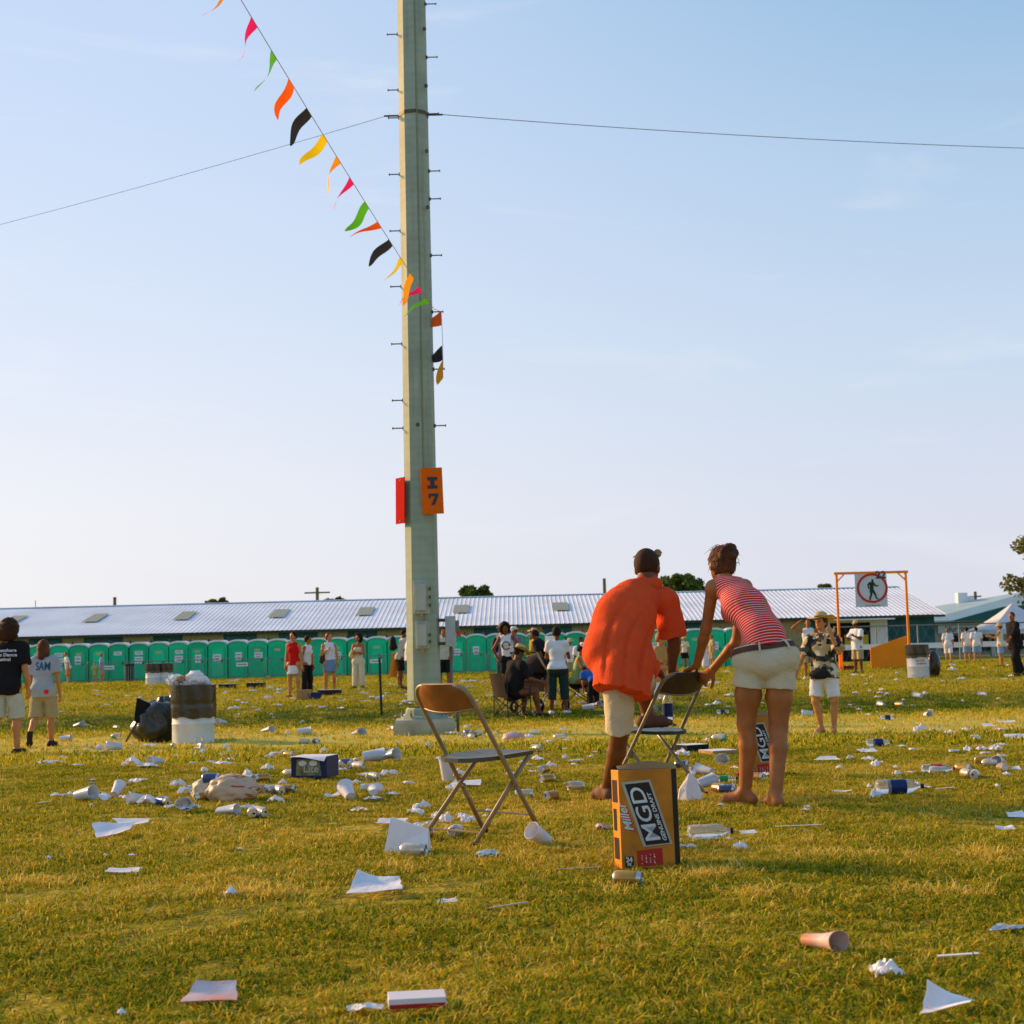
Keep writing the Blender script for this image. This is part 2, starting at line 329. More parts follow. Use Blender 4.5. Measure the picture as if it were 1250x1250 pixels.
PITCHX = 1.085; xs0 = float(GD(-25, YP)[0]); nP = int((float(GD(903, YP)[0])-xs0)/PITCHX)+1
for i in range(nP):
    x = xs0+PITCHX*i
    sgs = []; r0 = rng.random()
    if r0 < 0.55: sgs.append((t_pl[i % 2], (rng.uniform(-.06, .06), -0.042, rng.uniform(1.14, 1.24))))
    if rng.random() < 0.75: sgs.append((t_py if rng.random() < 0.6 else t_pl[2], (rng.uniform(-.04, .04), -0.042, 1.53)))
    lb = 'green portable toilet in the long row, %s' % (('white notice and small plate on its door' if len(sgs) == 2 else ('large white notice on its door' if r0 < 0.55 else 'only a small plate on its door')) if sgs else 'its door bare of notices')
    t = thing('portable_toilet', lb, 'portable toilet', (x, YP+rng.uniform(-0.10, 0.10), float(gz(x, YP))), rng.uniform(-0.035, 0.035), 'portable toilets in the long row')
    link('cabin', t_cab, t); link('roof', t_roof, t); link('vent_pipe', t_vent, t); d = link('door', t_door, t); link('door_trim', t_trim, d); link('handle', t_hdl, d)
    for me, lo in sgs: link('placard', me, d, lo)
# steel crowd barriers in front of them
M_galv = mat('galvanised', (0.17, 0.21, 0.19), 0.5, metal=0.4, var=0.2)
q = MB(); L = 2.3
q.tube([(-L/2, 0, 0.16), (-L/2, 0, 1.0), (-L/2+0.08, 0, 1.08), (L/2-0.08, 0, 1.08), (L/2, 0, 1.0), (L/2, 0, 0.16), (-L/2, 0, 0.16)], 0.022, 6); br_f = q.mesh('frame', M_galv)
q = MB(); 
for k in range(1, 16): q.tube([(-L/2+L*k/16, 0, 0.16), (-L/2+L*k/16, 0, 1.08)], 0.011, 5)
br_b = q.mesh('upright_bars', M_galv)
q = MB(); q.box((0, 0, 0.02), (0.05, 0.6, 0.04)); q.box((0, 0, 0.1), (0.04, 0.04, 0.16)); br_ft = q.mesh('foot', M_galv)
q = MB(); q.box((0, -0.03, 0.78), (0.62, 0.012, 0.2)); q.box((0, -0.04, 0.78), (0.5, 0.004, 0.06)); q.m[6:] = [1]*6; br_s = q.mesh('placard', [M_ph, MATS['print_grey']])
x = float(GD(78, 78.6)[0]); i = 0
while x < float(GD(735, 78.6)[0]):
    sg = i % 3 == 1 and i < 9
    t = thing('crowd_barrier', 'steel crowd barrier with white notice before the green portable toilets' if sg else 'plain steel crowd barrier standing before the green portable toilets', 'barrier', (x, 78.6, float(gz(x, 78.6))), rng.uniform(-.03, .03), 'steel crowd barriers with a notice' if sg else 'plain steel crowd barriers')
    link('frame', br_f, t); o = link('upright_bars', br_b, t); o['kind'] = 'stuff'
    for s in (-0.8, 0.8): link('foot', br_ft, t, (s, 0, 0))
    if sg: link('placard', br_s, t)
    x += 2.36; i += 1

# ------------------------------------------------------------------ floodlight pole
pb = G(518, 897); YPOLE = pb[1]+0.45; pb[1] = YPOLE
PX, PZ = float(P(518, 860, YPOLE)[0]), float(gz(P(518, 860, YPOLE)[0], YPOLE))
SP = YPOLE
def concrete():
    m = mat('pole_steel', (0.29, 0.365, 0.28), 0.62, var=0.16, scale=2.2, bump=0.25, bscale=60, spec=0.2); n, l = m.node_tree.nodes, m.node_tree.links; b = n['Principled BSDF']
    # faint hoop ribs and darker weather streaks
    t = n.new('ShaderNodeTexCoord'); wv = n.new('ShaderNodeTexWave'); wv.bands_direction = 'Z'; wv.inputs['Scale'].default_value = 2.4; wv.inputs['Distortion'].default_value = 0.8; l.new(t.outputs['Object'], wv.inputs['Vector'])
    src = b.inputs['Base Color'].links[0].from_socket; mx = n.new('ShaderNodeMix'); mx.data_type = 'RGBA'; mx.blend_type = 'MULTIPLY'; ml = n.new('ShaderNodeMath'); ml.operation = 'MULTIPLY'; ml.inputs[1].default_value = 0.10; l.new(wv.outputs['Fac'], ml.inputs[0]); l.new(ml.outputs[0], mx.inputs['Factor']); l.new(src, mx.inputs['A']); mx.inputs['B'].default_value = (0.45, 0.42, 0.30, 1); 
    mp = n.new('ShaderNodeMapping'); mp.inputs['Scale'].default_value = (9, 9, 0.35); l.new(t.outputs['Object'], mp.inputs[0]); ns = n.new('ShaderNodeTexNoise'); ns.inputs['Scale'].default_value = 1.6; ns.inputs['Detail'].default_value = 5; l.new(mp.outputs[0], ns.inputs['Vector'])
    mr = n.new('ShaderNodeMapRange'); mr.inputs[1].default_value = 0.52; mr.inputs[2].default_value = 0.75; mr.inputs[4].default_value = 0.55; l.new(ns.outputs['Fac'], mr.inputs[0]); m3 = n.new('ShaderNodeMix'); m3.data_type = 'RGBA'; l.new(mr.outputs[0], m3.inputs['Factor']); l.new(mx.outputs['Result'], m3.inputs['A']); m3.inputs['B'].default_value = (0.20, 0.20, 0.13, 1); l.new(m3.outputs['Result'], b.inputs['Base Color'])
    return m
M_pole = concrete(); M_conc = mat('pole_concrete', (0.42, 0.39, 0.27), 0.9, var=0.22, scale=4, bump=0.6, bscale=35)
pole = thing('utility_pole', 'tall grey octagonal steel pole on a concrete block', 'pole', (PX, SP, PZ))
zpx = lambda y: float(P(518, y, SP)[2])-PZ
wpx = SP/FPX
rb = 40*wpx/2/0.97; HP = 15.0; rt = rb-(zpx(870)-0)/1*0
# taper measured in the picture: 40 px wide at y 860, 35 px at y 5
zt = zpx(5); rtop = 35*wpx/2/0.97; r_at = lambda z: rb+(rtop-rb)*z/zt
q = MB(); prof = [(r_at(z), z) for z in np.linspace(0.52, HP, 14)]; q.lathe(prof, 8, (0, 0, 0), None, True, True, ph=R(11)); q.obj('shaft', M_pole, pole)
q = MB(); bw = 74*wpx; hb = zpx(878)
q.lathe([(bw*0.70, -0.25), (bw*0.70, hb-0.05), (bw*0.655, hb+0.01)], 4, (0, 0, 0), None, True, True, ph=R(45+3)); q.obj('concrete_block', M_conc, pole)
q = MB(); q.lathe([(rb*1.36, hb), (rb*1.36, hb+0.05), (rb*1.12, hb+0.07), (rb*1.10, hb+0.16), (rb*1.0, hb+0.19)], 12, (0, 0, 0), None, False, False); q.obj('base_flange', M_pole, pole, False)
for k in range(8):
    a = 2*math.pi*k/8+0.2; q = MB(); q.lathe([(0.022, 0), (0.022, 0.05), (0.012, 0.052), (0.012, 0.09)], 6, (rb*1.32*math.cos(a), rb*1.32*math.sin(a), hb+0.058), None, False, True); q.obj('anchor_bolt', M_galv, pole)
q = MB(); q.tube([(rb*0.15, -r_at(3)*0.99, 1.6), (rb*0.15, -r_at(HP)*0.99-0.0, HP-0.2)], 0.012, 5); 
weld = MB(); weld.tube([(r_at(z)*0.30, -r_at(z)*0.965, z) for z in np.linspace(zpx(620), HP-0.1, 20)], 0.009, 5); weld.obj('seam', mat('weld', (0.22, 0.25, 0.15), 0.8), pole)
M_bolt = mat('step_bolt_rust', (0.10, 0.09, 0.05), 0.6, metal=0.3)
def step(side, y):
    z = zpx(y); q = MB(); r0 = r_at(z)*0.97; s = -1 if side == 'l' else 1
    q.tube([(s*r0*0.94, 0, z), (s*(r0+0.02), 0, z)], 0.030, 6); q.tube([(s*(r0+0.02), 0, z), (s*(r0+0.17), 0, z)], 0.010, 6); q.tube([(s*(r0+0.17), 0, z), (s*(r0+0.185), 0, z)], 0.020, 6); q.obj('step_bolt', M_bolt, pole)
for y in (41, 109, 143, 212, 281, 349, 419, 488, 522): step('l', y)
for y in (5, 70, 139, 209, 243, 312, 381, 451, 520): step('r', y)
for y in (-40, -110): step('l', y); step('r', y+30)
# holes in the front face, cable clamp band
for x, y in ((519, 42), (521, 111), (522, 190), (523, 258), (511, 521)):
    z = zpx(y); q = MB(); xx = float(P(x, y, SP)[0])-PX; q.tube([(xx, -r_at(z)*0.85, z), (xx, -r_at(z)*0.985, z)], 0.032, 8); q.obj('bolt_boss', M_bolt, pole)
z = zpx(141); q = MB(); q.lathe([(r_at(z)*1.02, z-0.03), (r_at(z)*1.04, z-0.03), (r_at(z)*1.04, z+0.03), (r_at(z)*1.02, z+0.03)], 8, (0, 0, 0), None, ph=R(11)); q.tube([(-r_at(z)*1.0-0.24, -0.02, z), (-r_at(z), -0.02, z)], 0.016, 6); q.tube([(r_at(z)*1.0, -0.02, z), (r_at(z)+0.24, -0.02, z)], 0.016, 6); q.obj('clamp_band', M_bolt, pole)
# hand-hole covers on the shaft
M_box = mat('box_grey', (0.33, 0.37, 0.32), 0.6, var=0.14, scale=8)
for (x0, y0, x1, y1, ins) in ((507, 710, 526, 750, 3), (509, 759, 525, 792, 2)):
    xa, xb = (float(P(x_, 760, SP)[0])-PX for x_ in (x0, x1)); za, zb = zpx(y1), zpx(y0); yf = -r_at(za)*0.985-0.03
    q = MB(); q.box(((xa+xb)/2, yf, (za+zb)/2), (xb-xa, 0.10, zb-za)); cv = bevel(q.obj('cover_frame', M_box, pole), 0.012)
    q = MB(); q.box(((xa+xb)/2-0.01, yf-0.06, (za+zb)/2), ((xb-xa)*0.72, 0.03, (zb-za)*0.80)); bevel(q.obj('cover_plate', mat('box_grey_light', (0.38, 0.42, 0.36), 0.6), cv), 0.006)
    for k in range(ins):
        q = MB(); q.box((xb+0.012, yf-0.05, za+(zb-za)*(0.25+0.25*k)), (0.035, 0.06, 0.05)); q.obj('hinge', M_bolt, cv)
    q = MB(); q.box(((xa+xb)/2, yf-0.08, za-0.04), (0.05, 0.05, 0.09)); q.obj('padlock', mat('brass', (0.30, 0.22, 0.08), 0.4, metal=0.6), cv)
# switch box held off the right side
xa, xb = float(P(544, 770, SP)[0])-PX, float(P(556, 770, SP)[0])-PX; za, zb = zpx(790), zpx(753)
q = MB(); q.box(((xa+xb)/2, 0, (za+zb)/2), (xb-xa, 0.26, zb-za)); sb = bevel(q.obj('switch_box', mat('switch_box_grey', (0.36, 0.42, 0.43), 0.5), pole), 0.008)
q = MB(); q.box((xb+0.03, -0.02, (za+zb)/2+0.08), (0.06, 0.05, 0.18)); q.obj('lever', M_galv, sb)
q = MB(); q.box((xb+0.05, -0.03, (za+zb)/2-0.05), (0.07, 0.07, 0.07)); q.obj('knob', mat('knob_red', (0.6, 0.05, 0.02), 0.5), sb)
for zz in (za+0.05, zb-0.06):
    q = MB(); q.box(((r_at(zz)+xa)/2, 0, zz), (xa-r_at(zz)*0.9, 0.08, 0.05)); q.obj('bracket', M_bolt, sb)
q = MB(); q.tube([((xa+xb)/2, 0.02, za), ((xa+xb)/2, 0.02, 0.75), (bw*0.53, 0.0, 0.62), (bw*0.545, -0.05, 0.35), (bw*0.545, -0.05, -0.1)], 0.026, 7); q.obj('conduit', mat('conduit', (0.14, 0.16, 0.13), 0.6), pole, True)

# orange number plates on the pole
M_orange = mat('sign_orange', (0.72, 0.125, 0.004), 0.7, var=0.06, spec=0.08); M_red = mat('sign_red_orange', (0.40, 0.005, 0.002), 0.8, var=0.06, spec=0.03); M_ink = mat('sign_ink', (0.035, 0.05, 0.07), 0.7)
def plate(x, y, yaw, tilt, label, m, chars):
    w, h = 0.345, 0.735; c = P(x, y, SP); 
    rr = r_at(float(c[2])-PZ)
    e = thing('number_sign', label, 'sign', (0, 0, 0))
    n_ = Vector((math.sin(yaw), -math.cos(yaw), 0)); pos = Vector((float(c[0]), SP, float(c[2])))
    e.matrix_world = Matrix.Translation(pos+n_*0) @ Matrix.Rotation(yaw, 4, 'Z') @ Matrix.Rotation(tilt, 4, 'Y')
    q = MB(); q.box((0, 0, 0), (w, 0.012, h)); q.obj('panel', m, e)
    for s in (-1, 1):
        k = MB(); k.tube([(0.02, -0.006, s*h*0.44), (0.02, -0.016, s*h*0.44)], 0.012, 6); k.obj('screw', M_galv, e)
    if chars:
        q = MB(); Y = -0.0095
        for (cx, cz, ww, hh) in ((0, 0.20, 0.16, 0.035), (0, 0.05, 0.16, 0.035), (0, 0.125, 0.07, 0.13), (-0.06, 0.175, 0.03, 0.03), (0.06, 0.175, 0.03, 0.03), (-0.06, 0.075, 0.03, 0.03), (0.06, 0.075, 0.03, 0.03)): q.box((cx+0.01, Y, cz), (ww, 0.006, hh))
        q.obj('numeral', M_ink, e)
        q = MB(); M = Matrix(((1, 0, 0, 0.02), (0, 0, -1, -0.0065), (0, 1, 0, -0.13), (0, 0, 0, 1)))
        q.prism([(-0.08, 0.085), (-0.08, 0.005), (-0.055, 0.005), (-0.04, 0.04), (0.02, 0.04), (-0.045, -0.10), (0.012, -0.10), (0.075, 0.05), (0.075, 0.085)], M, 0.006); q.obj('numeral', M_ink, e)
    return e
e = plate(527.5, 601.5, R(12), R(-1.5), 'orange plate reading I 7 on the front of the pole', M_orange, True)
e.location.y = SP-rb*1.06; e.location.x = float(P(527.5, 601.5, e.location.y)[0])
e = plate(488, 612, R(-62), R(2), 'red-orange plate on the side of the pole, seen at an angle', M_red, False)
e.location.x = float(P(489, 612, SP-0.05)[0]); e.location.y = SP-0.10

# ------------------------------------------------------------------ wires and pennants
M_wire = mat('wire', (0.16, 0.17, 0.19), 0.6)
def wire(a, b_, sag, r, n=24):
    q = MB(); pts = []
    for i in range(n+1):
        t = i/n; p = lerp(a, b_, t); p[2] -= sag*4*t*(1-t); pts.append(tuple(p))
    q.tube(pts, r, 5); return q
lerp = lambda a, b, t: np.asarray(a, float)*(1-t)+np.asarray(b, float)*t
zc = zpx(141)+PZ; rc_ = r_at(zc-PZ)+0.24
tag(wire((PX-rc_, SP-0.02, zc-0.01), P(-240, 333, 34.0), 0.10, 0.0042).obj('overhead_wire', M_wire), 'thin overhead wire running from the pole clamp past the pennants', 'wire')
tag(wire((PX+rc_, SP-0.02, zc), P(1480, 186, 28.0), 0.12, 0.0062).obj('overhead_wire', M_wire), 'thin overhead wire crossing the open sky above the couple', 'wire')
FLAGC = [('gold', (0.85, 0.33, 0.01)), ('pink', (0.78, 0.012, 0.17)), ('green', (0.10, 0.47, 0.025)), ('orange', (0.85, 0.12, 0.008)), ('black', (0.025, 0.027, 0.035)), ('yellow', (0.80, 0.60, 0.01))]
FM = [mat('pennant_'+n_, c, 0.55, var=0.06, transl=0.35) for n_, c in FLAGC]
A_ = P(529.5, 377, SP-0.62); B_ = P(303, 5, 15.6); pen = thing('pennant_string', 'string of small coloured plastic pennants strung down to the pole', 'bunting', (float(A_[0]), float(A_[1]), float(A_[2])))
dirv = B_-A_; end = A_+dirv*1.5
stepz = np.array((PX+r_at(zpx(381))+0.14, SP, zpx(381)+PZ)); stepz2 = np.array((PX+r_at(zpx(451))+0.15, SP-0.01, zpx(451)+PZ))
q = MB(); cord = [stepz2, lerp(stepz2, stepz, 0.6)+V_ if False else lerp(stepz2, stepz, 0.6)] if False else [tuple(stepz2-A_), tuple(lerp(stepz2, stepz, .5)+np.array((0.01, -.03, 0))-A_), tuple(stepz-A_)]
for i in range(25):
    t = i/24; p = lerp((0, 0, 0), end-A_, t); p[2] -= 0.10*4*t*(1-t); cord.append(tuple(p))
q.tube(cord, 0.0048, 5); q.obj('cord', mat('cord', (0.42, 0.36, 0.22), 0.8), pen)
def flag(at, d, ci, L, w, seed, ang):
    r = random.Random(seed); u = np.array(d)/np.linalg.norm(d); q = MB(); dn = np.array((-0.62, 0.12, -0.62)); dn = dn/np.linalg.norm(dn)
    dn = np.array((-math.sin(R(ang)), 0.15, -math.cos(R(ang)))); dn /= np.linalg.norm(dn); out = np.cross(u, dn); ph = r.uniform(0, 6); cv = r.uniform(-0.16, 0.16); tw = r.uniform(0.5, 1.5)*r.choice((-1, 1)); am = r.uniform(0.015, 0.045)
    sd = np.cross(dn, out); sd /= np.linalg.norm(sd)
    def fn(a, v):
        ww = w*(1-v)**0.6*0.5+0.008; rotv = tw*v*0.9
        c = at+dn*L*v+sd*cv*L*v*v+out*am*math.sin(ph+5*v)*v*2; side = u*(1-v)+sd*v; side = side/np.linalg.norm(side)
        return c+(side*math.cos(rotv)+out*math.sin(rotv))*ww*(2*a-1)
    q.grid(4, 10, fn); o = q.obj('pennant', FM[ci], pen, True); return o
order = [2, 1, 0, 5, 4, 3, 2, 1, 0, 5, 4, 3, 2, 1, 0, 5, 4, 3]
spx = [(523, 366), (515, 350), (503, 333), (490, 312), (476, 291), (462, 269), (446, 244), (429, 212), (411, 187), (394, 160), (374, 130), (354, 93), (334, 57), (311, 17), (283, -32), (255, -85)]
angs = [62, 62, 25, 35, 50, 72, 38, 38, 32, 42, 42, 24, 28, 26, 42, 40]
L_line = np.linalg.norm(B_-A_)
for i, (x, y) in enumerate(spx):
    # nearest point of the 3-D line to the pixel's ray
    dr = ray(x, y); best = min(np.linspace(-0.05, 1.45, 600), key=lambda t: np.linalg.norm(np.cross(lerp(A_, B_, t)-np.array((0, 0, CAM_H)), dr))/np.linalg.norm(lerp(A_, B_, t)))
    p = (B_-A_)*best; tt = best/1.5; p[2] -= 0.10*4*tt*(1-tt)
    flag(p, B_-A_, order[i], 0.46, 0.175, 40+i, angs[i])
dn_ = stepz2-stepz
for f_, ci, s_ in ((0.12, 3, 71), (0.72, 4, 72), (0.97, 0, 73)): flag(lerp(stepz, stepz2, f_)-A_+np.array((0, -0.03, 0)), dn_, ci, 0.30, 0.22, s_, (62, 55, 20)[s_-71])

# ------------------------------------------------------------------ orange gate with hanging marker
YG = 60.0; gL, gR = P(1026, 815, YG), P(1111, 815, YG); gx = float((gL[0]+gR[0])/2); gw = float(gR[0]-gL[0]); gh = float(P(1066, 699, YG)[2])
gate = thing('marker_gate', 'orange tubular gate frame with side panels and hanging round-symbol marker', 'gate', (gx, YG, 0))
M_go = mat('gate_orange', (0.95, 0.27, 0.004), 0.6, var=0.08, scale=2)
for s in (-1, 1):
    q = MB(); q.tube([(s*gw/2, 0, 0), (s*gw/2, 0, gh)], 0.055, 8); q.obj('post', M_go, gate)
    q = MB(); M = Matrix(((0, 0, 0, 0), (0, 0, 0, 0), (0, 0, 0, 0), (0, 0, 0, 1))); q.bar((s*gw/2, 0, gh-0.35), (s*(gw/2-0.35), 0, gh), 0.05, 0.05); q.obj('brace', M_go, gate)
q = MB(); q.bar((-gw/2-0.1, 0, gh), (gw/2+0.1, 0, gh), 0.09, 0.10); q.obj('top_rail', M_go, gate)
q = MB(); pw = float(P(1111, 800, YG)[0]-P(1064, 800, YG)[0])
q.prism([(gw/2-0.03-pw, 0.02), (gw/2-0.08, 0.02), (gw/2-0.08, 1.32), (gw/2-0.03-pw, 0.86)], Matrix(((1, 0, 0, 0), (0, 0, 1, -0.08), (0, 1, 0, 0), (0, 0, 0, 1))), 0.05); q.obj('side_panel', M_go, gate)
Mz = Matrix.Translation((-gw/2+0.06, 0, 0)) @ Matrix.Rotation(R(78), 4, 'Z') @ Matrix.Rotation(R(90), 4, 'X'); q = MB(); q.prism([(-pw, 0.02), (0, 0.02), (0, 1.32), (-pw, 0.86)], Mz, 0.05); q.obj('side_panel', M_go, gate)
q = MB(); mx0, mx1, mz0, mz1 = (float(P(1044, 730, YG)[0])-gx, float(P(1083, 730, YG)[0])-gx, float(P(1063, 741, YG)[2]), gh-0.05)
q.box(((mx0+mx1)/2, -0.03, (mz0+mz1)/2), (mx1-mx0, 0.02, mz1-mz0)); mk = q.obj('marker_panel', mat('marker_white', (0.56, 0.61, 0.64), 0.7, var=0.05), gate)
cx, cz = float(P(1064.5, 718, YG)[0])-gx, float(P(1064.5, 718, YG)[2]); rr = 17.5*YG/FPX
q = MB(); n = 40
vs = [(cx+(rr+dr_)*math.cos(2*math.pi*k/n), y_, cz+(rr+dr_)*0.96*math.sin(2*math.pi*k/n)) for y_ in (-0.041, -0.048) for dr_ in (-0.05, 0.05) for k in range(n)]
q.add(vs, [f for k in range(n) for f in ((2*n+k, 2*n+(k+1) % n, 3*n+(k+1) % n, 3*n+k), (n+k, 3*n+k, 3*n+(k+1) % n, n+(k+1) % n), (k, (k+1) % n, 2*n+(k+1) % n, 2*n+k))]); q.obj('red_ring', mat('ring_red', (0.50, 0.035, 0.012), 0.6), mk)
q = MB(); S_ = rr*2/0.79   # walking figure, traced as limbs on a 0..1 square around the ring
def lim(pts, ws):
    for (a, b_), (wa, wb) in zip(zip(pts, pts[1:]), zip(ws, ws[1:])):
        a, b_ = np.array(a), np.array(b_); d = b_-a; d = d/np.linalg.norm(d); n2 = np.array((-d[1], d[0]))
        poly = [a+n2*wa/2, a-n2*wa/2, b_-n2*wb/2-d*-0.006, b_+n2*wb/2+d*0.006]; lim.k += 1
        q.prism([tuple(p) for p in poly[::1]], Matrix(((rr*2, 0, 0, cx), (0, 0, -rr*2, cz), (0, rr*2*0.96, 0, 0), (0, 0, 0, 1))) if False else Matrix(((rr*2, 0, 0, cx), (0, 0, -1, -0.041-0.0004*lim.k), (0, rr*2*0.96, 0, cz), (0, 0, 0, 1))), 0.006)
lim.k = 0
lim([(0.02, 0.32), (0.01, 0.20)], [0.07, 0.075]); lim([(-0.01, 0.22), (-0.02, 0.05), (-0.03, -0.10)], [0.18, 0.14, 0.13]); lim([(-0.06, 0.21), (-0.15, 0.12), (-0.12, -0.02)], [0.07, 0.05, 0.035]); lim([(0.05, 0.19), (0.12, 0.07), (0.21, 0.10)], [0.06, 0.05, 0.035])
lim([(-0.06, -0.05), (-0.04, -0.22), (-0.11, -0.40), (-0.06, -0.42)], [0.10, 0.075, 0.05, 0.03]); lim([(0.0, -0.07), (0.09, -0.22), (0.13, -0.37), (0.20, -0.39)], [0.10, 0.07, 0.05, 0.03]); q.obj('walking_figure', mat('figure_green', (0.012, 0.05, 0.018), 0.7), mk)
q = MB(); v_, f_ = text_mesh('22', 0.42, 0.012); q.add([(cx+0.36+p[0], -0.052, cz+0.52+p[1]) for p in v_], f_); q.obj('numeral', M_ink, mk)
q = MB(); 
for k in range(5): q.box((mx0+0.45+k*0.12, -0.043, mz0+0.06), (0.09, 0.004, 0.04))
q.obj('caption', mat('caption_green', (0.16, 0.22, 0.15), 0.7), mk)
q = MB(); q.box((-gw/2+0.2, -0.25, 0.09), (0.55, 0.35, 0.18)); bevel(tag(q.obj('duffel_bag', mat('red_bag', (0.32, 0.02, 0.02), 0.8), None, False, (gx, YG, 0)), 'small red bag lying at the foot of the orange gate', 'bag'), 0.06, 3)

# ------------------------------------------------------------------ fence of white boards and chain link at the right
YF = 84.0
fx0, fx1 = float(P(1020, 790, YF)[0]), float(P(1330, 790, YF)[0])
fen = thing('paddock_fence', 'white board and chain link fence running past the barn end', 'fence', (0, YF, 0))
zb_ = float(P(1130, 788, YF)[2])
q = MB(); q.box(((fx0+fx1)/2, 0.0, zb_), (fx1-fx0, 0.05, 0.30)); q.obj('board', M_white, fen)
q = MB(); q.tube([(fx0, 0.1, 2.05), (fx1, 0.1, 2.05)], 0.035, 6); q.obj('top_rail', M_galv, fen)
for x in np.arange(fx0, fx1, 2.35): 
    q = MB(); q.tube([(x, 0.1, 0), (x, 0.1, 2.1)], 0.045, 6); q.obj('post', mat('post_grey', (0.22, 0.27, 0.24), 0.6), fen)
q = MB()
for x in np.arange(fx0, fx1, 0.55): q.tube([(x, 0.1, 0.1), (x+1.0, 0.1, 2.05)], 0.006, 3, False); q.tube([(x+1.0, 0.12, 0.1), (x, 0.12, 2.05)], 0.006, 3, False)
o = q.obj('wire_mesh', M_galv, fen); o['kind'] = 'stuff'

# low building with a pale green roof beyond the fence
YH = 118.0; hx0, hx1 = float(P(1128, 760, YH)[0]), float(P(1300, 760, YH)[0])
hall = thing('exhibition_hall', 'low building with a pale green metal roof beyond the fence', 'building', ((hx0+hx1)/2, YH, 0)); hw2 = (hx1-hx0)/2
q = MB(); q.box((0, 5, 1.35), (2*hw2, 9.6, 2.7)); q.obj('wall', mat('hall_wall', (0.30, 0.36, 0.32), 0.8, var=0.2, scale=0.7), hall)
ze, zr = float(P(1180, 757, YH)[2]), float(P(1230, 733, YH+7)[2])
q = MB(); q.add([(-hw2-0.5, -0.8, ze), (hw2+0.5, -0.8, ze), (hw2+0.5, 6, zr+0.9), (-hw2+1, 6, zr-0.6), (-hw2-0.5, -0.8, ze-0.12), (hw2+0.5, -0.8, ze-0.12), (hw2+0.5, 11, ze), (-hw2-0.5, 11, ze)], [(0, 1, 2, 3), (4, 5, 1, 0), (3, 2, 6, 7), (0, 3, 7, 4), (1, 5, 6, 2)]); q.obj('roof', mat('hall_roof', (0.34, 0.47, 0.46), 0.5, var=0.1, scale=0.5), hall)
q = MB(); gxa, gxb = float(P(1158, 757, YH-1)[0])-(hx0+hx1)/2, float(P(1300, 757, YH-1)[0])-(hx0+hx1)/2
za_, zb2 = ze+0.02, float(P(1222, 741, YH-1)[2]); q.prism([(gxa, za_-0.1), (gxb, za_-0.1), (gxb, zb2+0.3), (float(P(1222, 741, YH-1)[0])-(hx0+hx1)/2, zb2)], Matrix(((1, 0, 0, 0), (0, 0, 1, -1.3), (0, 1, 0, 0), (0, 0, 0, 1))), 0.2); q.obj('gable', mat('gable_teal', (0.02, 0.12, 0.115), 0.7), hall)
q = MB(); q.box((float(P(1172, 765, YH)[0])-(hx0+hx1)/2, -0.15, 2.1), (3.6, 0.1, 0.62)); sg_ = q.obj('sign_board', mat('sign_pale', (0.42, 0.55, 0.60), 0.6), hall)
q = MB(); v_, f_ = text_mesh('Hurricane', 0.62, 0.012); q.add([(float(P(1172, 765, YH)[0])-(hx0+hx1)/2+p[0], -0.215, 2.1+p[1]) for p in v_], f_); q.obj('lettering', mat('letter_blue', (0.02, 0.07, 0.16), 0.6), sg_)
for i, px_ in enumerate((1160, 1186, 1204, 1240)):
    q = MB(); q.box((float(P(px_, 780, YH)[0])-(hx0+hx1)/2, -0.06, 1.0), (1.2, 0.2, 1.2)); q.obj('window', M_dark, hall)
q = MB(); q.box((float(P(1174, 738, YH+6)[0])-(hx0+hx1)/2, 6.0, zr+0.25), (0.8, 0.8, 0.9)); q.box((float(P(1184, 738, YH+6)[0])-(hx0+hx1)/2, 6.0, zr+0.1), (0.5, 0.6, 0.6)); q.obj('roof_vent', M_white, hall)

# white marquee
YT = 104.0; tx = float(P(1237, 760, YT)[0]); tw_ = float(P(1237, 760, YT)[0]-P(1193, 760, YT)[0]); tp = float(P(1237, 736, YT)[2]); te = float(P(1200, 769, YT)[2])
tent = thing('canopy_tent', 'white peaked canopy tent standing by the fence', 'tent', (tx, YT, 0)); M_can = mat('canvas_white', (0.74, 0.75, 0.78), 0.7, var=0.05, transl=0.25)
q = MB(); n = 8; 
for s in range(4):
    a = Matrix.Rotation(s*math.pi/2, 3, 'Z')
    def fn(u, v, a=a):
        wv = tw_*(1-v); z = te+(tp-te)*(v**1.25); x = (2*u-1)*wv; p = a @ Vector((x, -wv, z)); return tuple(p)
    q.grid(6, 6, fn); q.grid(6, 1, lambda u, v, a=a: tuple(a @ Vector(((2*u-1)*tw_*1.002, -tw_*1.002, te-0.28*v))))
q.obj('canopy', M_can, tent, False)
for sx in (-1, 1):
    for sy in (-1, 1):
        q = MB(); q.tube([(sx*tw_*0.97, sy*tw_*0.97, 0), (sx*tw_*0.97, sy*tw_*0.97, te)], 0.05, 6); q.obj('leg', M_galv, tent)
q = MB(); q.box((0, 0, 0.95), (tw_*1.4, 0.8, 0.06)); 
for sx in (-1, 1): q.box((sx*tw_*0.6, 0, 0.46), (0.06, 0.7, 0.92))
tag(q.obj('trestle_table', M_white, None, False, (tx, YT, 0)), 'long white trestle table under the canopy tent', 'table')

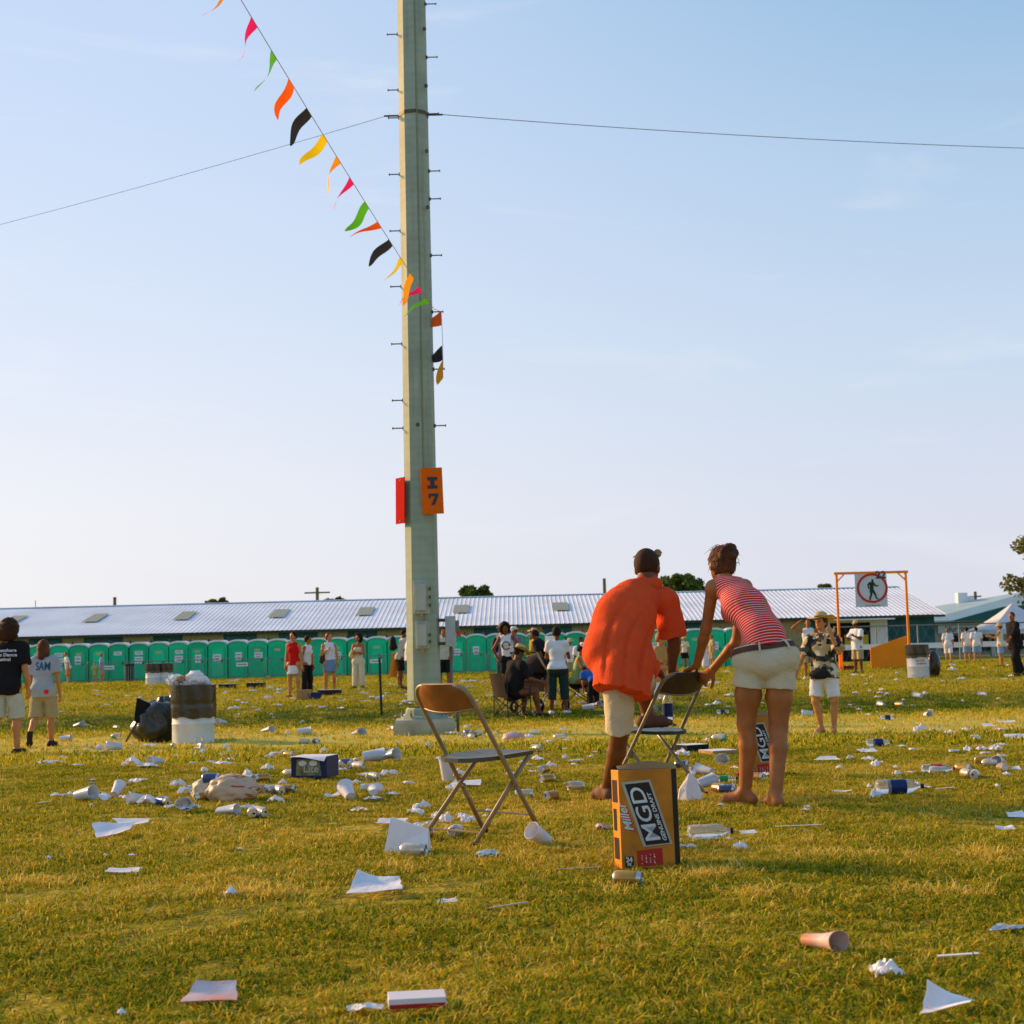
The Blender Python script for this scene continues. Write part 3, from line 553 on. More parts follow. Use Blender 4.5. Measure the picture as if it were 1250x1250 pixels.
# ------------------------------------------------------------------ trees and far poles
def leaf_mat(name, c): return mat(name, c, 0.7, var=0.45, scale=0.9, transl=0.3, spec=0.2)
M_leaf = leaf_mat('leaf_green', (0.085, 0.13, 0.018)); M_leaf2 = leaf_mat('leaf_olive', (0.14, 0.15, 0.03)); M_bark = mat('bark', (0.09, 0.065, 0.04), 0.95, var=0.3, bump=0.6)
def tree(label, base, H, crown, nclump, nleaf, ls, m, seed, group=None, flat=0.75):
    r = np.random.default_rng(seed); t = thing('tree', label, 'tree', (float(base[0]), float(base[1]), 0), 0, group); cw, ch, cz = crown
    q = MB(); q.tube([(0, 0, 0), (0.1, 0, H*0.3), (0.0, 0.1, cz)], [0.045*H*0.7, 0.035*H*0.7, 0.02*H*0.6], 8)
    cs = []
    for i in range(nclump):
        a = r.random()*6.28; rad = math.sqrt(r.random())*cw*0.8; z = cz+ch*(r.random()*1.3-0.55)*math.sqrt(max(0.05, 1-(rad/cw)**2)); cs.append((rad*math.cos(a), rad*math.sin(a), z, cw*(0.20+0.2*r.random())))
    for c in cs[:14]:
        q.tube([(0, 0, H*0.28), (c[0]*0.5, c[1]*0.5, (H*0.3+c[2])/2+0.1), (c[0], c[1], c[2])], [0.018*H, 0.011*H, 0.004*H], 5)
    q.obj('trunk', M_bark, t)
    per = nleaf//nclump; V_ = []
    for c in cs:
        d = r.normal(size=(per, 3)); d /= np.linalg.norm(d, axis=1)[:, None]; rad = c[3]*(0.45+0.6*r.random((per, 1)))
        p = np.array(c[:3])+d*rad*np.array((1, 1, flat)); u = r.normal(size=(per, 3)); u /= np.linalg.norm(u, axis=1)[:, None]; w = np.cross(u, d+0.4*r.normal(size=(per, 3))); w /= np.linalg.norm(w, axis=1)[:, None]+1e-6
        s = ls*(0.6+0.8*r.random((per, 1))); V_.append(np.stack([p-u*s, p+w*s*0.6, p+u*s, p-w*s*0.6], 1).reshape(-1, 3))
    vs = np.concatenate(V_); Q = np.arange(len(vs)).reshape(-1, 4)
    me = bpy.data.meshes.new('crown'); me.from_pydata(vs.tolist(), [], Q.tolist()); me.materials.append(m); link('crown', me, t); return t
def far_tree(px_, top, wpx_, d, label, seed, m, hc=0.75):
    b_ = P(px_, 790, d); zt_ = float(P(px_, top, d)[2]); cw = wpx_*d/FPX/2; tree(label, b_, zt_*0.8, (cw, cw*hc, zt_-cw*hc*0.95), 26, 4600, 0.22, m, seed)
far_tree(833, 696, 60, 150, 'large round dark green tree rising behind the barn roof', 3, M_leaf, 0.8)
far_tree(583, 714, 40, 150, 'small round green tree behind the barn roof beside the pole', 4, M_leaf, 0.7)
far_tree(266, 729, 30, 160, 'low green treetop showing over the barn ridge, behind the barrel', 5, M_leaf2, 0.9)
far_tree(408, 728, 30, 160, 'low green treetop over the ridge beside a short utility mast', 6, M_leaf2, 0.9)
far_tree(1010, 713, 15, 150, 'thin treetop over the barn ridge near the orange gate', 8, M_leaf2, 0.9)
far_tree(1152, 742, 26, 150, 'small dusty tree at the corner of the barn', 9, M_leaf2, 0.8)
far_tree(1203, 731, 40, 160, 'dark tree behind the pale green roof', 10, M_leaf, 0.7)
tb = P(1294, 780, 90)
tree('leafy tree with open ragged branches beyond the canopy tent', tb, 7.5, (3.3, 3.6, 5.0), 26, 3800, 0.16, M_leaf2, 12)
for px_, top, d, arm in ((140, 729, 140, 0), (388, 717, 140, 1.2), (740, 706, 140, 0), (1194, 722, 150, 0.6), (43, 733, 170, 0)):
    b_ = P(px_, 790, d); zt_ = float(P(px_, top, d)[2]); t = thing('utility_mast', {140: 'short wooden mast standing behind the barn above the barrel', 388: 'wooden utility mast with crossarm behind the barn', 740: 'short thick wooden mast behind the barn beside the orange shirt', 1194: 'thin mast with crossarm above the dark tree', 43: 'faint thin mast above the barn end'}[px_], 'mast', (float(b_[0]), d, 0))
    q = MB(); q.tube([(0, 0, 0), (0, 0, zt_)], [0.2, 0.15] if px_ != 43 else [0.06, 0.04], 7); q.obj('shaft', mat('mast_wood', (0.16, 0.13, 0.06), 0.9), t)
    if arm: q = MB(); q.box((0, 0, zt_-0.5), (arm*2, 0.12, 0.14)); q.obj('crossarm', MATS['mast_wood'], t)
FOOT = []     # (x, y, r): where grass is trampled flat under things
def foot(p, r): FOOT.append((float(p[0]), float(p[1]), r))
# ------------------------------------------------------------------ folding chairs
def folding_chair(label, loc, yaw, mfr, mseat, mback):
    e = thing('folding_chair', label, 'chair', loc, yaw, None); W = 0.215
    A = V2 = None
    tr = 0.0125
    HT = 0.825; f_ = lambda t, s: (s*(W-0.018*t), 0.26-0.54*t, HT*t)
    pts = [f_(t, -1) for t in (0, 0.3, 0.6, 0.86)]
    tp = []
    for k in range(7):
        a = math.pi/2*k/6; r_ = 0.085; t = 0.89
        x = -(W-0.018)+r_*(1-math.cos(a)); up = math.sin(a)*r_; yy, zz = 0.26-0.54*t, HT*t; sl = up/math.hypot(0.54, HT); tp.append((x, yy-0.54*sl, zz+HT*sl))
    pts += tp; pts += [(-x, y, z) for x, y, z in reversed(pts)]
    q = MB(); q.tube(pts, tr, 8, True); q.obj('frame_tube', mfr, e, True)
    for s in (-1, 1):
        q = MB(); q.tube([(s*(W-0.035), 0.205, 0.425), (s*(W-0.033), 0.1, 0.33), (s*(W-0.02), -0.235, 0.0)], tr*0.95, 8); q.obj('leg', mfr, e, True)
        q = MB(); q.tube([(s*W, 0.262, 0.0), (s*W, 0.255, 0.02)], 0.0165, 8); q.tube([(s*(W-0.02), -0.237, 0.0), (s*(W-0.02), -0.225, 0.02)], 0.0165, 8); q.obj('foot_cap', mat('rubber', (0.03, 0.03, 0.03), 0.8), e)
        q = MB(); q.tube([(s*(W-0.04), 0.075, 0.27), (s*(W+0.012), 0.075, 0.27)], 0.010, 6); q.obj('rivet', mfr, e)
    q = MB(); q.tube([(-W, 0.178, 0.125), (W, 0.178, 0.125)], 0.010, 6, sq=0.5); q.obj('crossbar', mfr, e)
    q = MB(); q.tube([(-W+0.02, -0.165, 0.066), (W-0.02, -0.165, 0.066)], 0.010, 6, sq=0.5); q.obj('crossbar', mfr, e)
    # seat: dished plate, round at the back, straight at the front with a rolled edge
    def seat_pt(u, v, dz=0.0):
        y = 0.235-0.42*v; wv = 0.188 if v < 0.55 else 0.188*math.sqrt(max(0.0, 1-((v-0.55)/0.4501)**2*0.92))
        x = (2*u-1)*wv; z = 0.452-0.02*v-0.014*math.sin(math.pi*min(1, v*1.05))*(1-(2*u-1)**2)+dz; return (x, y, z)
    q = MB(); n1, n2 = 14, 16; q.grid(n1, n2, lambda u, v: seat_pt(u, v, 0)); base = len(q.v); q.grid(n1, n2, lambda u, v: (seat_pt(u, v)[0]*0.97, seat_pt(u, v)[1], 0.430-0.02*v))
    w = n1+1; rim = [i for i in range(w)]+[j*w+n1 for j in range(1, n2+1)]+[n2*w+i for i in range(n1-1, -1, -1)]+[j*w for j in range(n2-1, 0, -1)]
    q.f = [f[::-1] if i < n1*n2 else f for i, f in enumerate(q.f)]
    q.add([], []); k = len(rim); q.f += [(rim[i], rim[(i+1) % k], base+rim[(i+1) % k], base+rim[i]) for i in range(k)]; q.m += [0]*k
    me = q.mesh('seat', mseat); auto_smooth(me, 50); link('seat', me, e)
    # backrest: curved panel set into the frame
    def back_pt(u, v, off):
        x = (2*u-1)*(W-0.022); t = 0.835+0.148*v; y, z = 0.26-0.54*t, HT*t
        cx = 1-(2*u-1)**2; y -= 0.038*cx; drop = 0.0
        zz = z - 0.022*(1-v)*cx*1.0
        s_ = min(0.0845, max(0.0, (t-0.89)*0.986)); xl_ = W-0.020-0.085*(1-math.sqrt(1-(s_/0.085)**2)); return (x*xl_/(W-0.022), y+off, zz)
    q = MB(); q.grid(18, 6, lambda u, v: back_pt(u, v, 0.004)); base = len(q.v); q.grid(18, 6, lambda u, v: back_pt(u, v, -0.004)); w = 19
    q.f = [f if i >= 18*6 else f[::-1] for i, f in enumerate(q.f)]
    rim = [i for i in range(w)]+[j*w+18 for j in range(1, 7)]+[6*w+i for i in range(17, -1, -1)]+[j*w for j in range(5, 0, -1)]; k = len(rim)
    q.f += [(rim[i], rim[(i+1) % k], base+rim[(i+1) % k], base+rim[i]) for i in range(k)]; q.m += [0]*k
    me = q.mesh('backrest', mback); auto_smooth(me, 50); link('backrest', me, e)
    q = MB(); q.tube([back_pt(u, 0, 0) for u in np.linspace(0, 1, 15)], 0.007, 6); q.obj('backrest_roll', mfr, e, True)
    return e
M_ctan = mat('chair_tan', (0.27, 0.185, 0.085), 0.42, var=0.16, scale=14, spec=0.5); M_cgrey = mat('chair_tube', (0.235, 0.215, 0.15), 0.38, metal=0.25, var=0.14, scale=25)
M_cseat = mat('chair_seat', (0.085, 0.088, 0.06), 0.42, var=0.2, scale=16); M_cback = mat('chair_back_brown', (0.25, 0.095, 0.022), 0.42, var=0.2, scale=14)
M_cdark = mat('chair_dark', (0.055, 0.036, 0.02), 0.45, var=0.2, scale=14); M_cdseat = mat('chair_dark_seat', (0.035, 0.05, 0.03), 0.35, var=0.2, scale=14)
Qp = G(577, 1034); YAW1 = R(-44)
off = Matrix.Rotation(YAW1, 3, 'Z') @ Vector((0.195, -0.235, 0)); c1 = (Qp[0]-off.x, Qp[1]-off.y); c1 = (c1[0], c1[1], float(gz(*c1))+0.006)
chair1 = folding_chair('empty tan metal folding chair standing alone in the litter', c1, YAW1, M_ctan, M_cseat, M_cback); foot((c1[0], c1[1]), 0.0)
YAW2 = R(42); TOP2 = P(835, 833, 9.72)
off = Matrix.Rotation(YAW2, 3, 'Z') @ Vector((0, -0.245, 0)); c2 = (TOP2[0]-off.x, TOP2[1]-off.y); c2 = (c2[0], c2[1], float(gz(*c2))+0.004)
chair2 = folding_chair('dark metal folding chair that the couple are leaning on', c2, YAW2, M_cgrey, M_cdseat, M_cdark)

# ------------------------------------------------------------------ beer cartons with printed face
M_gold = mat('carton_gold', (0.50, 0.185, 0.013), 0.55, var=0.34, scale=7, bump=0.15, bscale=12); M_gold_lit = mat('carton_gold_lit', (0.78, 0.26, 0.02), 0.5, var=0.15, scale=9)  # second gold is a brighter copy, low sunlight painted into its colour
M_blk = mat('carton_black', (0.020, 0.016, 0.012), 0.45); M_lwhite = mat('carton_white', (0.62, 0.66, 0.66), 0.5); M_cred = mat('carton_red', (0.42, 0.022, 0.015), 0.5); M_kraft2 = mat('kraft_board', (0.30, 0.17, 0.06), 0.8, var=0.2); M_silver = mat('carton_silver', (0.40, 0.40, 0.33), 0.4)
def gold_carton(label, loc, yaw, lean):
    e = thing('beer_carton', label, 'carton', loc, 0); e.rotation_euler = (lean, 0, yaw); W, D, Hh = 0.272, 0.135, 0.435
    q = MB(); q.box((0, 0, Hh/2), (W, D, Hh)); me = q.mesh('box', [M_gold, M_gold_lit, M_blk]); bx = link('box', me, e)
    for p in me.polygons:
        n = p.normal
        p.material_index = 1 if n.x < -0.5 else (2 if n.x > 0.5 or n.z > 0.5 else 0)  # left face takes the gold with sunlight painted in
    bevel(bx, 0.003)
    k = [0]
    def flat(name, polys, m, dz=0.0012, par=bx):
        q = MB(); k[0] += 1
        for poly in polys: q.add([(x-W/2, -D/2-dz, z) for x, z in poly], [tuple(range(len(poly)))])
        return q.obj(name, m, par)
    flat('edge_stripe', [[(W*0.905, 0.002), (W-0.003, 0.002), (W-0.003, Hh-0.003), (W*0.905, Hh-0.003)]], M_blk)
    # slanted label: black parallelogram with silver and gold borders, the name running up it
    u = np.array((-0.30, 0.954)); u /= np.linalg.norm(u); w = np.array((0.976, 0.06))
    def par(o, a, b_, c=0.0): o = np.array(o); return [tuple(o), tuple(o+w*b_), tuple(o+w*b_+u*a), tuple(o+u*a)]
    o0 = (0.114, 0.100); flat('label_border', [par((0.102, 0.094), 0.300, 0.138)], M_silver, 0.0012); flat('label_panel', [par(o0, 0.284, 0.114)], M_blk, 0.0020)
    def letters(name, txt, size, org, m, dz, bold=0.0, shear=0.0, sx=1.0):
        v, f = text_mesh(txt, size, bold, 0, shear, 'LEFT', 1.0, sx); q = MB(); o_ = np.array(org)
        q.add([((o_+u*p[0]-w*p[1])[0]-W/2, -D/2-dz, (o_+u*p[0]-w*p[1])[1]) for p in v], f); return q.obj(name, m, bx)
    letters('lettering', 'MGD', 0.098, np.array(o0)+u*0.012+w*0.046, M_lwhite, 0.0030, 0.0009, 0, 1.16)
    letters('lettering', 'GENUINE DRAFT', 0.0255, np.array(o0)+u*0.012+w*0.097, M_lwhite, 0.0030, 0.0006, 0, 1.15)
    letters('lettering', 'Miller', 0.055, np.array((0.046, 0.165)), M_lwhite, 0.0032, 0.001, 0.25, 1.0); letters('lettering', 'Miller', 0.055, np.array((0.050, 0.163)), M_cred, 0.0026, 0.002, 0.25, 1.0)
    flat('corner_panel', [[(0.016, 0.008), (0.055, 0.008), (0.055, 0.055), (0.014, 0.055)]], M_blk, 0.0014); flat('red_panel', [[(0.074, 0.008), (0.190, 0.012), (0.188, 0.086), (0.070, 0.078)]], M_cred, 0.0014)
    q = MB(); v, f = text_mesh('24', 0.030, 0.0012); q.add([(0.034+p[0]-W/2, -D/2-0.0026, 0.040+p[1]) for p in v], f); v, f = text_mesh('PK', 0.018, 0.0006); q.add([(0.035+p[0]-W/2, -D/2-0.0026, 0.019+p[1]) for p in v], f); q.obj('lettering', M_lwhite, bx)
    lines = []
    for i in range(4):
        x0 = 0.092+0.019*i
        
        for j in range(4): jj = 0.0105*j+0.002*((i*7+j*3) % 4); lines.append([(x0+0.003*(j % 2), 0.019+jj), (x0+0.003+0.003*((i+j) % 2), 0.019+jj), (x0+0.002-0.002*(j % 2), 0.024+jj+0.003*(i % 2)), (x0-0.002, 0.024+jj)])
    flat('small_print', lines, M_lwhite, 0.0028)
    for sx, tl in ((-1, 0.75), (1, 0.45)):      # torn end flaps standing a little open
        q = MB(); q.grid(8, 3, lambda a, c, sx=sx, tl=tl: (-W/2+W*a, sx*D/2-sx*0.045*c*math.cos(tl), Hh+0.002+0.05*c*math.sin(tl)*(0.7+0.3*math.sin(5*a+sx)))); q.obj('end_flap', M_kraft2, bx)
    # side: two printed windows and the carrying slot
    def side(name, y0, y1, z0, z1, m, dx): q = MB(); q.add([(-W/2-dx, y1, z0), (-W/2-dx, y0, z0), (-W/2-dx, y0, z1), (-W/2-dx, y1, z1)], [(0, 1, 2, 3)]); return q.obj(name, m, bx)
    side('side_window', -0.045, 0.05, 0.29, 0.39, M_blk, 0.0012); side('carry_slot', -0.015, 0.045, 0.165, 0.262, M_dark, 0.0012); side('side_panel', -0.04, 0.05, 0.04, 0.135, M_blk, 0.0012)
    return e
bp_ = G(792, 1060); foot(bp_, 0.12)
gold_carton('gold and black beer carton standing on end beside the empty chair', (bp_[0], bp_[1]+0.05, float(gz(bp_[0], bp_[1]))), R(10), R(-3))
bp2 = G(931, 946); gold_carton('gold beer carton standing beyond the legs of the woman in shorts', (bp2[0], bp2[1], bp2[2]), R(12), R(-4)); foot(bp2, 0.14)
def flat_carton(label, px_, py_, dims, yaw, mt, mf, txt=None, openf=False, group=None):
    p = G(px_, py_); W, D, Hh = dims; e = thing('beer_carton', label, 'carton', (p[0], p[1]+D*0.3, p[2]+0.012), yaw, group); foot((p[0], p[1]+D*.3), max(W, D)*0.5)
    q = MB(); q.box((0, 0, Hh/2), (W, D, Hh)); me = q.mesh('box', [mf, mt]); 
    for pl in me.polygons: pl.material_index = 1 if pl.normal.z > 0.5 else 0
    bx = link('box', me, e); bevel(bx, 0.004)
    if openf:
        q = MB(); q.add([(-W*0.36, -D/2-0.0015, Hh*0.12), (W*0.36, -D/2-0.0015, Hh*0.12), (W*0.30, -D/2-0.0015, Hh*0.86), (-W*0.33, -D/2-0.0015, Hh*0.86)], [(0, 1, 2, 3)]); q.obj('print_panel', mat('carton_olive', (0.16, 0.17, 0.07), 0.5, var=0.5, scale=25), bx)
        for i, xx in enumerate((-0.05, 0.04)):
            q = MB(); n = 14; q.add([(xx+0.035*math.cos(2*math.pi*k/n), -D/2-0.003, Hh*0.68+0.022*math.sin(2*math.pi*k/n)) for k in range(n)], [tuple(range(n))]); q.obj('print_spot', M_lwhite, bx)
        q = MB(); q.grid(6, 3, lambda u, v: (-W/2+W*u, -D/2-0.05*v, Hh+0.02*math.sin(3*u+1)*v-0.02*v)); q.obj('torn_flap', mt, bx)
    if txt:
        v, f = text_mesh(txt, Hh*0.5, 0.002); q = MB(); q.add([(p_[0]+0.02, -D/2-0.004, Hh*0.42+p_[1]) for p_ in v], f); q.obj('lettering', M_silver, bx)
    return e
M_cw = mat('carton_board_white', (0.66, 0.67, 0.70), 0.6, var=0.06); M_cblue = mat('carton_blue', (0.012, 0.02, 0.075), 0.45, var=0.2); M_kraft = mat('kraft', (0.42, 0.24, 0.09), 0.8, var=0.2)
flat_carton('torn blue and white beer carton lying open among cans', 383, 951, (0.30, 0.27, 0.17), R(-14), M_cw, M_cblue, 'Lite', True)
flat_carton('flattened brown and white carton beyond the leaning couple', 878, 922, (0.27, 0.26, 0.035), R(24), M_cw, M_kraft)
flat_carton('crushed dark carton lying beside the flattened brown one', 845, 918, (0.26, 0.22, 0.06), R(30), M_cw, M_dark)
flat_carton('dark torn carton on the far field behind the overflowing barrel', 277, 841, (0.6, 0.35, 0.16), R(5), M_cw, M_blk)
flat_carton('dark carton with white top on the field between barrel and four women', 312, 840, (0.6, 0.35, 0.18), R(-8), M_cw, M_blk)
flat_carton('small brown carton on the ground before the woman in red', 371, 854, (0.36, 0.28, 0.22), R(6), M_kraft, M_kraft)
flat_carton('small blue carton beside the brown one before the women', 384, 854, (0.26, 0.22, 0.16), R(20), M_cblue, M_cblue)
flat_carton('dark and white carton at the feet of the denim skirt woman', 402, 849, (0.6, 0.35, 0.14), R(2), M_cw, M_blk)

# ------------------------------------------------------------------ refuse barrels
M_drum = mat('drum_white', (0.66, 0.68, 0.68), 0.5, var=0.10, scale=5); M_bag = mat('bin_liner', (0.032, 0.024, 0.009), 0.2, var=0.3, scale=7, bump=0.25, bscale=26, spec=0.55)
def crumple(seed, s=(1, 1, 0.6), amp=0.35, sub=3, fq=2.6, fine=0.0):
    bm = bmesh.new(); bmesh.ops.create_icosphere(bm, subdivisions=sub, radius=1.0); r = np.random.default_rng(seed); K = r.normal(size=(9, 3))*fq; Ph = r.random(9)*6.28
    for v in bm.verts:
        p = np.array(v.co); n = sum(abs(math.sin(K[i]@p+Ph[i])) for i in range(9))/9-0.6; p = p*(1+amp*2.2*n+fine*(0.5-abs(math.sin(K[0]@p*3.1+Ph[1]+2*math.sin(K[1]@p*1.3)))-0.5*abs(math.sin(K[2]@p*4.3+Ph[3])))); v.co = p*np.array(s)
    q = MB(); bm.verts.ensure_lookup_table(); q.v = [tuple(v.co) for v in bm.verts]; q.f = [tuple(v.index for v in f.verts) for f in bm.faces]; q.m = [0]*len(q.f); bm.free(); return q
def barrel(label, p, rad, H, cover, overflow, seed, group=None, lettering=None):
    e = thing('refuse_barrel', label, 'barrel', (p[0], p[1], p[2]), 0, group); foot(p, rad)
    q = MB(); q.lathe([(rad, 0.0), (rad, H*0.33), (rad*1.03, H*0.345), (rad, H*0.36), (rad, H*0.65), (rad*1.03, H*0.665), (rad, H*0.68), (rad, H), (rad*0.94, H), (rad*0.94, H*0.8)], 32, (0, 0, 0), None, True); auto_smooth(me := q.mesh('drum', M_drum), 40); link('drum', me, e)
    r = np.random.default_rng(seed); ph = r.random(6)*6.28
    def hemz(a): return H*(1-cover)+0.012*math.sin(3*a+ph[0])+0.012*math.sin(7*a+ph[1])
    q = MB(); seg = 48
    def fn(u, v):
        a = 2*math.pi*u; z0 = hemz(a); z = z0+(H+0.02-z0)*v; wr_ = 0.006*math.sin(9*a+ph[2]+3*v)+0.004*math.sin(23*a+ph[3]-6*v); pinch = -0.012*math.exp(-((z-H*0.665-0.02)/0.012)**2)
        rr = rad*1.035+0.012+wr_+pinch; return (rr*math.cos(a), rr*math.sin(a), z)
    q.grid(seg, 14, fn); q.grid(seg, 3, lambda u, v: ((rad*1.035+0.012-v*0.10)*math.cos(2*math.pi*u), (rad*1.035+0.012-v*0.10)*math.sin(2*math.pi*u), H+0.02+0.012*math.sin(math.pi*v)-0.03*v*v)); me = q.mesh('liner', M_bag, True); link('liner', me, e)
    q = MB(); q.lathe([(rad*0.9, H-0.06), (0.001, H-0.05)], 20, (0, 0, 0)); q.obj('fill', M_bag, e)
    if lettering:
        for i, t_ in enumerate(lettering):
            q = MB(); x = -0.13+0.02*i
            for w in t_:
                q.grid(3, 1, lambda u, v: ((rad+0.006)*math.sin((x+w*u)/rad), -(rad+0.006)*math.cos((x+w*u)/rad), H*0.50-0.085*i+0.045*v)); x += w+0.018
            q.obj('lettering', mat('letter_orange', (0.55, 0.22, 0.06), 0.6), e)
    return e
M_paper = mat('paper_white', (0.82, 0.82, 0.83), 0.75, var=0.05, scale=20, transl=0.12); M_napk = mat('napkin_white', (0.80, 0.80, 0.81), 0.9, var=0.07, scale=14, bump=0.3, bscale=40, transl=0.12); M_pred = mat('paper_red', (0.60, 0.06, 0.035), 0.7)
bpn = G(230.5, 908); RB = 25.5*(bpn[1])/FPX; bpn[1] += RB; bpn[2] = float(gz(bpn[0], bpn[1]))
HB = float(P(231, 838, bpn[1]-RB*0.6)[2])-bpn[2]
barrel('white barrel with black liner, overflowing with paper, standing near the black sacks', bpn, RB, HB, 0.55, True, 2)
ovg = 'rubbish heaped in the overflowing barrel'
for i, (x, y, s, m, nm) in enumerate(((214, 831, 0.12, M_napk, 'crumpled white napkin heaped in the overflowing barrel'), (226, 834, 0.09, M_napk, 0), (238, 828, 0.13, M_paper, 0), (247, 832, 0.10, M_paper, 0), (232, 836, 0.10, M_napk, 0), (221, 829, 0.07, mat('kraft2', (0.35, 0.24, 0.12), 0.8), 'crumpled brown wrapper heaped in the overflowing barrel'), (229, 829, 0.08, M_pred, 'crumpled red wrapper heaped in the overflowing barrel'), (252, 835, 0.06, mat('foil', (0.5, 0.52, 0.5), 0.35, metal=0.7), 'crumpled foil ball at the rim of the overflowing barrel'), (241, 824, 0.08, M_paper, 0))):
    p = P(x, y, bpn[1]-0.05*(i % 3)); q = crumple(100+i, (1, 0.9, 0.8), 0.55, 3, 3.6); q.v = [tuple(np.array(v)*s) for v in q.v]; z_ = max(p[2], bpn[2]+HB-0.02)
    lb = nm or 'crumpled white napkin heaped in the overflowing barrel'; tag(q.obj('crumpled_paper', m, None, False, (p[0], p[1], z_)), lb, 'litter', ovg if 'napkin' in lb else None)
# black rubbish sacks and a broom beside it
M_sack = mat('rubbish_sack', (0.030, 0.028, 0.015), 0.22, var=0.3, scale=6, bump=0.5, bscale=20, spec=0.5)
def sack(label, p, s, seed):
    q = crumple(seed, s, 0.26, 5, 2.1, 0.05); zmin = -s[2]*0.75; q.v = [(x, y, max(z, zmin)-zmin) for x, y, z in q.v]; e = thing('rubbish_sack', label, 'sack', (p[0], p[1], p[2])); q.obj('sack', M_sack, e, True)
    t = crumple(seed+50, (0.07, 0.07, 0.12), 0.3, 2); t.v = [(x+0.02, y, z+s[2]*1.65) for x, y, z in t.v]; t.obj('knot', M_sack, e); foot(p, s[0]); return e
sp = G(190, 907); sp[1] += 0.25; sack('full black rubbish sack slumped against the white barrel', sp, (0.40, 0.30, 0.36), 5)
sp = G(199, 906); sp[1] += 0.62; sack('upright black rubbish sack wedged behind the slumped one', sp, (0.24, 0.24, 0.40), 9)
e = thing('broom', 'upturned broom with a dark bristle head and wooden handle leaning on the sacks', 'broom'); a = G(153, 907); t_ = P(175, 866, a[1]+0.18); a2 = lerp(a, t_, 0.62)
q = MB(); q.tube([tuple(a), tuple(lerp(a, t_, 0.66))], 0.016, 7); q.obj('handle', mat('broom_handle', (0.16, 0.07, 0.025), 0.6), e)
q = MB(); d_ = (t_-a)/np.linalg.norm(t_-a); s_ = np.cross(d_, (0, 1, 0)); s_ /= np.linalg.norm(s_); b0, b1 = a2, P(175, 855, a[1]+0.2)
rows = [(0.0, 0.03), (0.12, 0.045), (0.55, 0.075), (1.0, 0.10)]
vs = [tuple(lerp(b0, b1, f)+s_*w_*sx+np.array((0, 1, 0))*0.03*sy) for f, w_ in rows for sx, sy in ((-1, -1), (1, -1), (1, 1), (-1, 1))]
q.add(vs, [(i*4+k, i*4+(k+1) % 4, (i+1)*4+(k+1) % 4, (i+1)*4+k) for i in range(3) for k in range(4)]+[(12, 13, 14, 15), (3, 2, 1, 0)]); q.obj('bristles', mat('bristle', (0.012, 0.010, 0.008), 0.95, bump=0.8, bscale=90), e)
# far barrels
for x, lab in ((187, 'squat white barrel with black liner by the toilets, one of a touching pair'), (201.5, 'second white barrel of the touching pair by the toilets')):
    p = GD(x, 66.0+ (0.3 if x > 190 else 0)); barrel(lab, p, 0.33, 0.92, 0.42, False, int(x))
p = GD(1120, 43.0); barrel('white barrel with faded orange lettering and black liner beside the orange gate', p, 0.31, 0.93, 0.38, False, 31, None, ((0.07, 0.04, 0.09), (0.06, 0.10, 0.05, 0.03)))
p = GD(1139, 43.4); q = crumple(77, (0.20, 0.2, 0.42), 0.12, 4); q.v = [(x, y, max(z, -0.36)+0.36) for x, y, z in q.v]; tag(q.obj('rubbish_sack', M_sack, None, True, tuple(p)), 'tall black rubbish sack standing beside the lettered barrel', 'sack')
p = GD(158, 77.5); e = thing('steel_drum', 'small dark slatted bin against the crowd barriers', 'bin', tuple(p)); q = MB()
q.lathe([(0.24, 0.85), (0.26, 0.86), (0.26, 0.95), (0.001, 0.96)], 16, (0, 0, 0)); q.lathe([(0.2, 0), (0.21, 0.85)], 16, (0, 0, 0), None, True); q.obj('drum', M_blk, e)
for k in range(12):
    a_ = 2*math.pi*k/12; q = MB(); q.box((0.235*math.cos(a_), 0.235*math.sin(a_), 0.43), (0.03, 0.05, 0.84), a_); q.obj('slat', M_galv, e)
# steel stake
a = G(466, 873); e = thing('fence_stake', 'thin dark steel stake standing alone before the women', 'stake', tuple(a)); tpp = P(463, 797, a[1]); dx = float(tpp[0]-a[0]); hz = float(tpp[2]-a[2])
q = MB(); q.bar((0, 0, -0.1), (dx*0.93, 0, hz*0.92), 0.045, 0.02, (0, 1, 0)); q.bar((0, 0.014, -0.1), (dx*0.93, 0.014, hz*0.92), 0.012, 0.03, (0, 1, 0)); q.obj('shaft', mat('stake_green', (0.018, 0.03, 0.02), 0.6), e); q = MB(); q.bar((dx*0.93, 0, hz*0.92), (dx, 0, hz), 0.046, 0.022, (0, 1, 0)); q.obj('tip', M_galv, e)
